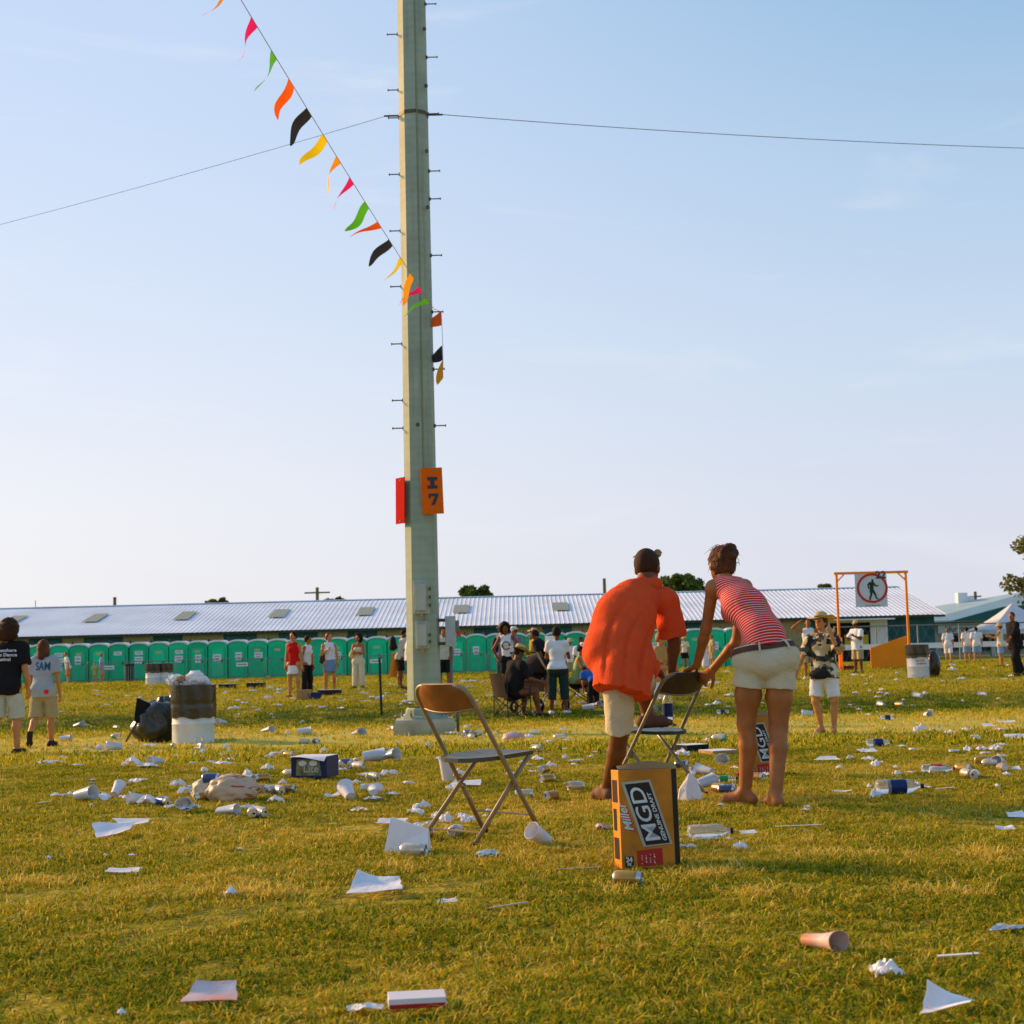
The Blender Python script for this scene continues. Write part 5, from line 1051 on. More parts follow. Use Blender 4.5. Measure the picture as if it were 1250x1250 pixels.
def hat_parts(J, kind, parent, m, band):
    A = head_frame(J); hs = J['hs']; M = Matrix((A[0], A[1], A[2])).transposed(); c = J['head']+A[2]*0.062*hs-A[1]*0.005*hs
    b = MB()
    if kind == 'cap':
        b.lathe([(0.092*hs, -0.01), (0.094*hs, 0.02*hs), (0.085*hs, 0.055*hs), (0.05*hs, 0.085*hs), (0.001, 0.092*hs)], 16, tuple(c), M)
        b.grid(8, 3, lambda u, v: c+A[0]*hs*0.085*math.cos(math.pi*u)*(1-0.25*v)+A[1]*hs*(0.05+0.03*math.sin(math.pi*u)+0.075*v*math.sin(math.pi*u)**0.5 if u not in (0, 1) else 0.05*1)+A[2]*(-0.004*hs-0.012*hs*v))
        return b.obj('hat', m, parent, True)
    br = {'straw': 0.19, 'wide': 0.205, 'bucket': 0.145, 'fedora': 0.15}[kind]
    pr = [(0.096*hs, 0.002), (0.13*hs, 0.004*hs), (br*hs, (-0.012 if kind != 'bucket' else -0.05)*hs), (br*hs*1.01, (-0.008 if kind != 'bucket' else -0.046)*hs), (0.13*hs, 0.009*hs), (0.098*hs, 0.008*hs), (0.094*hs, 0.05*hs), (0.080*hs, 0.095*hs), (0.05*hs, 0.105*hs), (0.001, 0.098*hs)]
    o0 = len(b.v); b.lathe(pr, 24, (0, 0, 0))
    vs = []
    for i, v in enumerate(b.v):
        x, y, z = v; rr = math.hypot(x, y)
        if rr > 0.11*hs and kind != 'bucket': z += (abs(x)/(br*hs))**2*0.05*hs-(abs(y)/(br*hs))**2*0.02*hs
        y *= 1.12; w = M @ Vector((x, y, z)); vs.append(tuple(Vector(c)+w))
    b.v = vs; ho = b.obj('hat', m, parent, True)
    if band:
        bb = MB(); bb.lathe([(0.0995*hs, 0.010*hs), (0.0975*hs, 0.032*hs)], 24, (0, 0, 0)); bb.v = [tuple(Vector(c)+M @ Vector((x, y*1.12, z))) for x, y, z in bb.v]; bb.obj('hat_band', band, ho, True)
    return ho
SKIN = {}
def skin(tone):
    if tone not in SKIN:
        c = {'dark': (0.165, 0.058, 0.020), 'mid': (0.36, 0.125, 0.034), 'tan': (0.52, 0.225, 0.075), 'fair': (0.55, 0.29, 0.16)}[tone]
        SKIN[tone] = [mat('skin_'+tone, c, 0.5, var=0.17, scale=13, bump=0.16, bscale=110, spec=0.25), mat('eye_dark', (0.03, 0.02, 0.015), 0.2), mat('lips_'+tone, tuple(a*b for a, b in zip(c, (0.85, 0.55, 0.55))), 0.4)]
    return SKIN[tone]
def cloth(name, col, var=0.10, scale=7.0, rough=0.9): return mat('cloth_'+name, col, rough, var=var, scale=scale, bump=0.5, bscale=75, spec=0.12)
def person(label, loc, yaw, J, h=0.011, tone='tan', top=None, bottom=None, hair=None, hat=None, shoes=None, group=None, bare=False, top_name='shirt', seed=1, root=None):
    """top = (kind, material, inf, hem, sleeve, loose), bottom = (kind, material, inf, flare), hair = (kind, material)"""
    e = root or thing('person', label, 'person', loc, yaw, group)
    p = body_prims(J, bare); F = Field(p.p, h); F.cutplane((0, 0, min((J['an'+s]-V(0, 0, 0.042*J['H']))[2] for s in 'lr')), (0, 0, -1)) if bare else None
    vs, Q = F.mesh(); ce = vs[Q].mean(1); mi = np.zeros(len(Q), int); hs = J['hs']
    for ey in J['eyes']: mi[np.linalg.norm((ce-ey)/np.array((1, 1, 1)), axis=1) < 0.0135*hs] = 1
    mi[np.linalg.norm(ce-J['lips'], axis=1) < 0.020*hs] = 2
    out = {'root': e, 'body': link('body', np_mesh('body', vs, Q, skin(tone), mi), e)}
    if bottom:
        kind, m, inf, fl = bottom; bp, tp = bottom_prims(J, kind, inf, fl); B = Field(bp.p, h)
        if top and top[3] < -0.005: tp = J['pel']+J['up']*(top[3]*J['H']+0.012)
        B.cutplane(tp, J.get('pup', J['up'])); B.wrinkle(0.012, 34, seed+3, (1, 1, 0.6)); B.wrinkle(0.006, 85, seed+4, (1, 1, 0.8)); vs, Q = B.mesh()
        nm = {'skirt': 'skirt', 'long': 'skirt', 'short': 'shorts', 'shorts': 'shorts', 'knee': 'shorts', 'capri': 'trousers', 'pants': 'trousers'}[kind]
        out['bottom'] = link(nm, np_mesh(nm, vs, Q, [m]), e); out['BF'] = B
    if top:
        kind, m, inf, hem, sl, lo = top; tp, hp = top_prims(J, kind, inf, hem, sl, lo); T = Field(tp.p, h); T.cutplane(hp, -J.get('pup', J['up']))
        if kind == 'tube': T.cutplane(lerp(J['chest'], J['neck'], 0.35), J['up'])
        T.wrinkle(0.012+0.008*lo, 26, seed, (1, 1, 0.5)); vs, Q = T.mesh(); out['top'] = link(top_name, np_mesh(top_name, vs, Q, [m]), e); out['TF'] = T
    if hair:
        vs, Q = hair_mesh(J, hair[0], h*0.8).mesh(); out['hair'] = link('hair', np_mesh('hair', vs, Q, [hair[1]]), e)
    if hat: out['hat'] = hat_parts(J, hat[0], e, hat[1], hat[2] if len(hat) > 2 else None)
    if shoes:
        for s_ in 'lr':
            sp = Pr(); foot_prims(sp, J, s_, 1.04, False, 0.007); S = Field(sp.p, h); S.cutplane(J['an'+s_]+V(0, 0, 0.004 if not isinstance(shoes, tuple) else shoes[1]), (0, 0, 1)); S.cutplane(J['an'+s_]-V(0, 0, 0.045*J['H']), (0, 0, -1)) if abs(J['ft'+s_][2]) < 0.2 else None
            vs, Q = S.mesh()
            if len(Q): link('shoe', np_mesh('shoe', vs, Q, [shoes[0] if isinstance(shoes, tuple) else shoes]), e)
    return out
# ------------------------------------------------------------------ the couple leaning on the chair (posed joint by joint)
h_black = mat('hair_black', (0.018, 0.011, 0.007), 0.7, spec=0.15, var=0.3, bump=0.8, bscale=120); h_brown = mat('hair_brown', (0.105, 0.034, 0.012), 0.6, spec=0.15, var=0.4, bump=0.8, bscale=110); h_red = mat('hair_red', (0.14, 0.015, 0.012), 0.5, var=0.3, bump=0.6); h_sandy = mat('hair_sandy', (0.22, 0.11, 0.045), 0.6, var=0.3, bump=0.6)
h_stub = mat('hair_stubble', (0.050, 0.020, 0.008), 0.7, spec=0.15, var=0.25, scale=60, bump=0.5, bscale=220)
def spine_fill(J):
    up = unit(J['neck']-J['pel']); rt = unit(J['shr']-J['shl']); fr = unit(np.cross(up, rt)); rt = np.cross(fr, up); J['up'], J['rt'], J['fr'] = up, rt, fr; return J
def rel(J, o):
    for k_, v_ in list(J.items()):
        if isinstance(v_, np.ndarray) and k_ not in ('pup', 'up', 'rt', 'fr', 'hf', 'hu', 'hdl', 'hdr', 'hnl', 'hnr', 'ftl', 'ftr'): J[k_] = v_-o
    return J
FAC = (-0.40, 0.92, 0)
# woman in striped top
J = {'H': 1.70, 'sex': 'f', 'gw': 1.0}
gl, gr = G(921, 983), G(951, 986)
J['pel'] = P(936, 803, 9.12); J['waist'] = P(932, 772, 9.17); J['chest'] = P(909, 739, 9.34); J['neck'] = P(886, 711, 9.48)
J['shl'] = P(870, 717, 9.46); J['shr'] = P(909, 716, 9.55); J['ell'] = P(862, 768, 9.54); J['wrl'] = P(850.5, 812, 9.66)
J['elr'] = P(899, 784, 9.66); J['wrr'] = P(871, 816, 9.74)
J['hipl'] = P(916, 806, 9.12); J['hipr'] = P(953, 806, 9.10); J['knl'] = P(911, 884, 9.15); J['knr'] = P(950, 890, 9.10)
J['anl'] = np.array((P(914, 966, 9.02)[0], gl[1]+0.04, gl[2]+0.072)); J['anr'] = np.array((P(947, 968, 8.95)[0], gr[1]+0.05, gr[2]+0.072))
J['ftl'] = unit(V(-0.80, 0.55, 0)); J['ftr'] = unit(V(-0.10, 1, 0)); J['hf'] = unit(V(-0.25, 1, -0.20)); J['hu'] = unit(V(0.05, 0.2, 1)); J['hu'] = unit(J['hu']-J['hf']*(J['hu']@J['hf']))
J['head'] = P(880.5, 690, 9.58)
J['hdl'] = unit(V(-0.50, 0.55, -0.30)); J['hnl'] = unit(V(-0.1, 0.3, -1)); J['hdr'] = unit(V(-0.62, 0.15, -0.55)); J['hnr'] = unit(V(-0.5, 0.6, -0.75)); J['curll'] = (25, 40, 30); J['curlr'] = (30, 45, 35)
J['pup'] = unit(V(-0.10, 0.18, 1)); spine_fill(J); o = np.array(((gl[0]+gr[0])/2, (gl[1]+gr[1])/2, 0.0)); o[2] = float(gz(o[0], o[1])); rel(J, o)
stripe = bpy.data.materials.new('cloth_striped'); stripe.use_nodes = True; n_, l_ = stripe.node_tree.nodes, stripe.node_tree.links; bs = n_['Principled BSDF']; bs.inputs['Roughness'].default_value = 0.9; bs.inputs['Specular IOR Level'].default_value = 0.2
at = n_.new('ShaderNodeAttribute'); at.attribute_name = 'band'; mm = n_.new('ShaderNodeMath'); mm.operation = 'FRACT'; l_.new(at.outputs['Fac'], mm.inputs[0]); cr_ = n_.new('ShaderNodeValToRGB'); l_.new(mm.outputs[0], cr_.inputs[0])
cr_.color_ramp.elements[0].color = (0.64, 0.020, 0.012, 1); cr_.color_ramp.elements[1].color = (0.64, 0.020, 0.012, 1); cr_.color_ramp.elements[1].position = 0.70
for p_, c_ in ((0.74, (0.78, 0.52, 0.46, 1)), (0.96, (0.78, 0.52, 0.46, 1)), (1.0, (0.64, 0.020, 0.012, 1))): e_ = cr_.color_ramp.elements.new(p_); e_.color = c_
l_.new(cr_.outputs[0], bs.inputs['Base Color'])
nb_ = n_.new('ShaderNodeTexNoise'); nb_.inputs['Scale'].default_value = 60; bp_n = n_.new('ShaderNodeBump'); bp_n.inputs['Strength'].default_value = 0.4; bp_n.inputs['Distance'].default_value = 0.01; l_.new(nb_.outputs['Fac'], bp_n.inputs['Height']); l_.new(bp_n.outputs[0], bs.inputs['Normal'])
M_short = cloth('cream_shorts', (0.57, 0.51, 0.35), 0.06)
wo = person('barefoot woman in red striped sleeveless top and cream shorts leaning over the dark chair', tuple(o), 0, J, 0.0062, 'mid', ('tank', stripe, 0.012, 0.038, 0, 0.0), ('short', M_short, 0.010, 0.022), ('bun', h_brown), None, None, None, True, seed=4)
me = wo['top'].data; co = np.zeros(len(me.vertices)*3); me.vertices.foreach_get('co', co); co = co.reshape(-1, 3)
sd_ = unit(J['neck']-J['waist']); u_ = (co-J['waist'])@sd_; side_ = (co-J['waist'])@J['rt']; at_ = me.attributes.new('band', 'FLOAT', 'POINT'); at_.data.foreach_set('value', ((u_-0.9*side_**2+0.10*side_)/0.0190+20).astype(np.float32))
# belt with loops
q = MB(); bc = J['pel']+J['pup']*0.030*J['H']; ring = []
rad_ = radii(J)
T = wo['BF']
def ringpt(a, dz, off): 
    d = J['rt']*math.cos(a)+J['fr']*math.sin(a); d = unit(d-J['pup']*(d@J['pup'])); p0 = bc+J['pup']*dz+d*0.35; p = T.drape(p0[None, :], -d, off, 0.34)[0]; return p
def belt(u, v): return tuple(ringpt(2*math.pi*u, -0.018+0.036*v, 0.006))
q.grid(40, 2, belt); q.obj('belt', mat('belt_brown', (0.085, 0.032, 0.015), 0.5, var=0.15), wo['bottom'], True)
for a in (-2.3, -1.35, -0.62, 0.6, 2.4):
    q = MB(); q.grid(2, 4, lambda u, v, a=a: tuple(ringpt(a+0.035*(2*u-1), -0.03+0.06*v, 0.012))); q.obj('belt_loop', M_short, wo['bottom'], True)
for a0 in (gl, gr): foot(a0, 0.10)
# loose strands round the bun and nape
q = MB(); A = head_frame(J); hs = J['hs']; rs_ = random.Random(3)
for k in range(70):
    th, ph = rs_.uniform(0, 6.28), rs_.uniform(-0.5, 1.3); d0 = A[0]*math.cos(th)*math.cos(ph)-A[1]*abs(math.sin(th))*math.cos(ph)+A[2]*math.sin(ph); p0 = J['head']+A[1]*-0.014*hs+A[2]*0.026*hs+d0*0.100*hs; tdir = unit(np.cross(d0, V(rs_.gauss(0, 1), rs_.gauss(0, 1), rs_.gauss(0, 1)))); L_s = rs_.uniform(0.03, 0.075)
    q.tube([tuple(p0), tuple(p0+tdir*L_s*0.5+d0*0.010), tuple(p0+tdir*L_s+d0*rs_.uniform(0.0, 0.022)-V(0, 0, 0.006))], [0.0016, 0.0013, 0.0006], 4)
q.obj('loose_strands', h_brown, wo['root'], True)

# man in orange shirt, one foot up on the seat
J = {'H': 1.74, 'sex': 'm', 'gw': 1.03}
gl = G(742, 979); seatz = c2[2]+0.45
J['pel'] = P(766, 815, 9.36); J['waist'] = P(760, 788, 9.40); J['chest'] = P(767, 752, 9.50); J['neck'] = P(788, 714, 9.64)
J['shl'] = P(756, 733, 9.58); J['shr'] = P(814, 734, 9.68); J['elr'] = P(823, 783, 9.70); J['wrr'] = P(820, 817, 9.74); J['ell'] = P(762, 788, 9.86); J['wrl'] = P(806, 822, 9.98)
J['hipl'] = P(754, 822, 9.34); J['hipr'] = P(779, 822, 9.40); J['knl'] = P(757, 893, 9.42); J['anl'] = np.array((P(745, 962, 9.36)[0], gl[1]+0.10, gl[2]+0.078))
J['anr'] = np.array((P(791, 876, 9.86)[0], 9.86, seatz+0.080)); J['knr'] = P(788, 836, 9.86)
J['ftl'] = unit(V(-0.35, 1, 0)); J['ftr'] = unit(V(0.72, 0.62, 0)); J['hf'] = unit(V(0.42, 0.9, -0.12)); J['hu'] = unit(V(0.02, 0.12, 1)); J['hu'] = unit(J['hu']-J['hf']*(J['hu']@J['hf'])); J['head'] = P(790.5, 693, 9.72)
J['hdr'] = unit(V(0.05, 0.35, -0.6)); J['hnr'] = unit(V(-0.3, 0.85, -0.4)); J['curlr'] = (40, 45, 30); J['hdl'] = unit(V(0.4, 0.2, -0.8)); J['hnl'] = unit(V(0.9, 0.2, 0.3)); J['curll'] = (45, 50, 40)
spine_fill(J); o = np.array((gl[0], gl[1], float(gz(gl[0], gl[1])))); rel(J, o)
M_osh = mat('cloth_orange_linen', (0.72, 0.080, 0.020), 0.9, var=0.06, scale=9, bump=0.45, bscale=80, spec=0.1); M_cs = cloth('cream_long_shorts', (0.57, 0.50, 0.34), 0.06)
mn = person('man in loose orange shirt with one foot up on the dark chair', tuple(o), 0, J, 0.0065, 'dark', None, ('knee', M_cs, 0.014, 0.016), ('buzz', h_stub), None, mat('shoe_brown', (0.13, 0.06, 0.03), 0.7), seed=8)
tp_, hp_ = top_prims(J, 'tee', 0.020, -0.115, 0.88, 0.8); L_ = lambda x, y, d: P(x, y, d)-o
# the shirt hangs loose and billows out behind the left hip
tp_.rc(L_(748, 748, 9.50), L_(736, 796, 9.40), 0.115, 0.125, 0.06); tp_.rc(L_(745, 790, 9.38), L_(752, 836, 9.36), 0.12, 0.085, 0.05); tp_.rc(L_(758, 782, 9.40), L_(764, 846, 9.36), 0.135, 0.10, 0.06); tp_.ell(L_(733, 794, 9.42), V(0.10, 0.12, 0.12), None, 0.06)
TF = Field(tp_.p, 0.0065); TF.cutplane(L_(756, 847, 9.3), unit(V(-0.24, -0.25, -1)))
X, Y, Z = TF.ax[0][:, None, None], TF.ax[1][None, :, None], TF.ax[2][None, None, :]; a0 = L_(806, 748, 9.6)
# drag folds running from the right shoulder down to the left hip, and hanging folds near the hem
dd = unit(V(-0.55, 0, -0.83)); nn = unit(V(0.83, 0, -0.55)); s1 = (X-a0[0])*nn[0]+(Z-a0[2])*nn[2]; s0 = (X-a0[0])*dd[0]+(Z-a0[2])*dd[2]
TF.F += (0.020*(1-np.abs(np.sin(s1*26+1.6*np.sin(s0*7.0)+Y*5)))**2.5*np.clip((s0-0.02)/0.2, 0, 1)*np.clip((0.62-s0)/0.25, 0, 1)).astype(np.float32)
s2 = X*0.9+Y*0.3; TF.F += (0.014*(1-np.abs(np.sin(s2*27+1.5*np.sin(Z*6))))**2*np.clip((a0[2]-0.25-Z)/0.25, 0, 1)).astype(np.float32)
TF.wrinkle(0.009, 40, 21, (1, 1, 0.4)); TF.wrinkle(0.004, 110, 22, (1, 1, 0.5)); vs, Q = TF.mesh(); link('shirt', np_mesh('shirt', vs, Q, [M_osh]), mn['root'])
cp = Pr(); cp.rc(lerp(J['neck'], J['shl'], 0.35)+J['up']*0.030-J['fr']*0.035, lerp(J['neck'], J['shr'], 0.35)+J['up']*0.030-J['fr']*0.035, 0.044, 0.044, 0.02); cp.rc(lerp(J['neck'], J['shr'], 0.25)+J['up']*0.045-J['fr']*0.03, J['neck']+J['rt']*0.065+J['fr']*0.06+J['up']*0.01, 0.033, 0.02, 0.02); cp.rc(lerp(J['neck'], J['shl'], 0.25)+J['up']*0.045-J['fr']*0.03, J['neck']-J['rt']*0.065+J['fr']*0.06+J['up']*0.01, 0.033, 0.02, 0.02)
CF = Field(cp.p, 0.006); vs, Q = CF.mesh(); link('collar', np_mesh('collar', vs, Q, [M_osh]), mn['root'])
q = MB(); A = head_frame(J); hs = J['hs']; pt = lambda x, y, z: tuple(J['head']+(A[0]*x+A[1]*y+A[2]*z)*hs)
for sx in (-1, 1):
    q.tube([pt(0.086*sx, -0.03, 0.072), pt(0.088*sx, 0.03, 0.098), pt(0.075*sx, 0.075, 0.11)], 0.004, 5); q.lathe([(0.030*hs, 0), (0.028*hs, 0.006), (0.001, 0.007)], 12, pt(0.038*sx, 0.092, 0.108), Matrix((A[0], A[2], A[1])).transposed())
q.obj('sunglasses', mat('glasses_gold', (0.28, 0.18, 0.05), 0.3, metal=0.4), mn['root']); foot(gl, 0.10)

# ------------------------------------------------------------------ everybody else
def stand(x, d=None, y=None): p = G(x, y) if y else GD(x, d); foot(p, 0.16 if p[1] < 45 else 0.0); return tuple(p)
W_ = lambda nm, c: cloth(nm, c)
c_white = W_('white', (0.70, 0.71, 0.72)); c_black = W_('black', (0.014, 0.013, 0.014)); c_khaki = W_('khaki', (0.40, 0.33, 0.17)); c_kgrey = W_('pale_khaki', (0.50, 0.50, 0.40)); c_grey = W_('heather', (0.36, 0.39, 0.41)); c_denim = W_('denim', (0.16, 0.25, 0.42)); c_red = W_('red', (0.60, 0.012, 0.012)); c_cream = W_('cream', (0.66, 0.60, 0.42)); c_dkg = W_('dark_green', (0.02, 0.04, 0.035)); c_purple = W_('purple', (0.22, 0.15, 0.24)); c_yel = W_('yellow', (0.42, 0.30, 0.03)); c_green = W_('light_green', (0.30, 0.42, 0.14)); c_blue = W_('blue', (0.03, 0.12, 0.40)); c_tan = W_('tan', (0.46, 0.24, 0.07)); c_jean = W_('jeans', (0.03, 0.09, 0.12)); c_lblue = W_('pale_blue', (0.25, 0.38, 0.55)); c_orangec = W_('orange', (0.65, 0.22, 0.02))
straw = mat('straw', (0.58, 0.43, 0.16), 0.8, var=0.2, scale=40, bump=0.6, bscale=120); felt = mat('felt_grey', (0.32, 0.29, 0.25), 0.9); hatw = mat('hat_white', (0.66, 0.64, 0.56), 0.8); bandm = mat('hat_band_dark', (0.05, 0.03, 0.02), 0.7)
s_dark = mat('shoe_dark', (0.025, 0.016, 0.012), 0.6); s_white = mat('shoe_white', (0.70, 0.71, 0.72), 0.6); s_sand = mat('sandal', (0.10, 0.05, 0.03), 0.6)
def subdiv(v, f):
    bm = bmesh.new(); bv = [bm.verts.new(p) for p in v]
    for q_ in f:
        try: bm.faces.new([bv[i] for i in q_])
        except ValueError: pass
    bmesh.ops.triangulate(bm, faces=bm.faces[:]); [bmesh.ops.subdivide_edges(bm, edges=bm.edges[:], cuts=1) for _ in (0, 1)]; bmesh.ops.triangulate(bm, faces=bm.faces[:]); bm.verts.index_update()
    v2 = np.array([p.co[:] for p in bm.verts]); f2 = [tuple(q_.index for q_ in fc.verts) for fc in bm.faces]; bm.free(); return v2, f2
def print_on(res, txt, size, c, nrm, m, yaw=0, bold=0.0, sx=1.0, dz=0.0):
    """lettering laid on the back of a shirt and draped on to the cloth"""
    v, f = text_mesh(txt, size, bold, 0, 0, 'CENTER', 1.0, sx); n = unit(nrm); right = unit(np.cross(n, (0, 0, 1)))*-1; up = np.cross(n, right)*1.0
    up = up if up[2] > 0 else -up
    v, f = subdiv(v, f); pts = np.array([c+right*p[0]+up*(p[1]+dz)+n*0.22 for p in v]); pts = res['TF'].drape(pts, -n, 0.007, 0.3); q = MB(); q.add(pts, f); return q.obj('lettering', m, res['top'])
walkL = ((0.04, 0.22, -1), (0.02, -0.10, -1), (0.2, 1, 0)); walkR = ((0.04, -0.18, -1), (0.02, -0.75, -1), (0.1, 0.55, -0.85))
# man in black T-shirt at the edge, walking away
Jm = joints(1.79, 'm', (3, 0), armR=((0.20, -0.05, -1), (0.05, 0.30, -1)), legL=((0.04, -0.15, -1), (0.02, -0.35, -1), (0.15, 1, -0.1)), legR=((0.06, 0.10, -1), (0.03, -0.05, -1), (0.25, 1, 0)), head=(8, -4), gw=1.05)
mb_ = person('curly-haired man in black printed T-shirt and pale shorts walking away', stand(8, y=921), R(-6), Jm, 0.010, 'tan', ('tee', c_black, 0.022, -0.075, 0.80, 0.7), ('knee', c_kgrey, 0.02, 0.03), ('curly', mat('hair_dark_brown', (0.055, 0.022, 0.010), 0.7, spec=0.15, var=0.4, bump=1.0, bscale=60)), None, s_dark, seed=11)
back = Jm['chest']-Jm['fr']*0.1
for i, t_ in enumerate(('Somewhere', 'Night Dance', 'Festival')): print_on(mb_, t_, 0.062, back+V(0.0, 0, 0.10-0.062*i), -Jm['fr'], c_white, bold=0.0015, sx=1.1)
# person in grey T-shirt reading SAM
Js = joints(1.56, 'f', (4, -2), armL=((0.16, 0.05, -1), (0.05, 0.15, -1)), armR=((0.22, -0.02, -1), (0.10, 0.14, -1)), legL=((0.05, -0.08, -1), (0.08, -1.0, -0.85), (0.1, 0.25, -1)), legR=((0.05, 0.10, -1), (0.0, -0.05, -1), (0.25, 1, 0)), head=(0, -6), gw=1.02)
ms_ = person('long-haired person in grey T-shirt lettered SAM and khaki shorts walking away', stand(53, y=911), R(4), Js, 0.010, 'tan', ('tee', c_grey, 0.024, -0.065, 0.72, 0.8), ('knee', c_khaki, 0.022, 0.03), ('long', h_brown), None, (s_dark, 0.05), seed=12)
print_on(ms_, 'SAM', 0.175, Js['chest']+V(0.015, -0.1, 0.045), -Js['fr'], mat('print_blue', (0.015, 0.09, 0.18), 0.8), bold=0.002, sx=0.66)
vv = [(0.036*math.cos(2*math.pi*k/16), 0.036*math.sin(2*math.pi*k/16), 0) for k in range(16)]; pts = ms_['TF'].drape(np.array([Js['pel']+V(0.075+x, -0.35, -0.01+z) for x, z, _ in vv]), (0, 1, 0), 0.005, 0.4); q = MB(); q.add(pts, [tuple(range(16))]); q.obj('red_dot', mat('dot_red', (0.75, 0.02, 0.02), 0.7), ms_['top'])
# line of four women
Jw = joints(1.66, 'f', (0, 0), armR=((0.14, 0.0, -1), (0.05, 0.10, -1)), head=(-25, 0)); person('woman in sleeveless red top and short white skirt', stand(359, y=852), R(168), Jw, 0.014, 'tan', ('tank', c_red, 0.014, -0.03, 0, 0), ('skirt', c_white, 0.016, 0.62), ('short', h_black), None, s_sand, seed=21)
Jw = joints(1.58, 'f', (4, 0), head=(30, 0)); person('woman in white sleeveless top and black trousers beside the red top', stand(375, y=848), R(-125), Jw, 0.014, 'mid', ('tank', c_white, 0.014, -0.02, 0, 0), ('pants', c_black, 0.014, 0.02), ('short', h_black), None, s_dark, seed=22)
Jw = joints(1.63, 'f', (0, 2), armR=((0.28, 0.15, -1), (-0.55, 0.65, 0.55)), head=(35, 6), gw=1.08); w3 = person('red-haired woman in white tank top and denim skirt, hand on her chest', stand(403, y=847), R(198), Jw, 0.014, 'tan', ('tank', c_white, 0.014, 0.0, 0, 0), ('skirt', c_denim, 0.018, 0.60), ('short', h_red), None, s_dark, seed=23)
Jw = joints(1.68, 'f', (-2, 0), armL=((0.22, 0.25, -1), (-0.9, 0.55, 0.12)), armR=((0.22, 0.25, -1), (-0.9, 0.50, 0.05)), head=(-18, 0)); person('woman with crossed arms in cream strapless top and cream trousers', stand(438, y=841), R(165), Jw, 0.014, 'mid', ('tube', c_cream, 0.014, 0.0, 0, 0), ('pants', c_cream, 0.016, 0.03), ('curly', h_black), None, s_dark, seed=24)
def bag(label, px_, py_, d, s, m, cat='bag'):
    p = P(px_, py_, d); a_ = Pr(); z1 = V(0, 0, s[2]*0.45)
    a_.rc(-z1, z1, s[0]*0.95, s[0]*0.72, 0.03, V(0, 1, 0), s[1]/s[0]); a_.rc(-z1*1.1-V(s[0]*.3, 0, 0), -z1*1.1+V(s[0]*.3, 0, 0), s[0]*0.6, s[0]*0.6, 0.04, V(0, 1, 0), s[1]/s[0]); a_.rc(z1*1.2-V(s[0]*.5, 0, 0), z1*2.0, 0.012, 0.012, 0.01); a_.rc(z1*1.2+V(s[0]*.5, 0, 0), z1*2.0, 0.012, 0.012, 0.01)
    Fb = Field(a_.p, 0.012); Fb.wrinkle(0.014, 40, int(px_)); vs, Q = Fb.mesh(); tag(link('shoulder_bag', np_mesh('shoulder_bag', vs, Q, [m]), None, tuple(p)), label, cat)
M_bagb = mat('bag_brown', (0.05, 0.02, 0.015), 0.6); M_bagc = mat('bag_cream', (0.62, 0.48, 0.20), 0.7); M_bagk = mat('bag_black', (0.014, 0.013, 0.012), 0.8)
g3 = G(403, 847); bag('dark brown shoulder bag carried by the red-haired woman', 394, 803, g3[1]-0.05, (0.10, 0.07, 0.16), M_bagb); g4 = G(438, 841); bag('small cream handbag at the elbow of the cream-clad woman', 430, 798, g4[1]-0.02, (0.10, 0.07, 0.09), M_bagc)
# people by the pole
Jw = joints(1.78, 'm', (10, 0), armR=((0.15, 0.5, -1), (-0.2, 1, 0.35)), armL=((0.15, 0.4, -1), (-0.2, 1, 0.2)), head=(0, -8)); person('man in grey shirt and black shorts with backpack beside the pole', stand(489, y=841), R(-75), Jw, 0.014, 'dark', ('tee', c_kgrey, 0.02, -0.04, 0.8, 0.5), ('shorts', c_black, 0.02, 0.03), ('buzz', h_black), None, s_dark, seed=25)
gq = G(489, 841); bag('black backpack on the man beside the pole', 479.5, 785, gq[1], (0.13, 0.14, 0.24), M_bagk); q = MB(); p0 = P(481, 797, gq[1]-0.05); q.grid(5, 10, lambda u, v: tuple(p0+np.array((-0.06+0.15*u-0.10*v*(1-u)*1.2, 0.03*math.sin(7*u+2*v), -0.72*v)))); tag(q.obj('cloth', c_orangec, None, True), 'orange cloth hanging from the backpack of the man beside the pole', 'cloth')
Jw = joints(1.72, 'm', (0, 0)); person('person in white shirt and dark shorts half hidden behind the pole', stand(500, d=43.5), R(90), Jw, 0.016, 'dark', ('tee', c_white, 0.02, -0.04, 0.8, 0.5), ('knee', c_black, 0.02, 0.03), ('buzz', h_black), None, s_dark, seed=26)
Jw = joints(1.74, 'm', (0, 0)); person('person in pale shirt and black shorts behind the switch box', stand(542, d=43.0), R(180), Jw, 0.016, 'mid', ('tee', c_kgrey, 0.02, -0.04, 0.8, 0.5), ('knee', c_black, 0.02, 0.03), ('short', h_black), None, s_dark, seed=27)
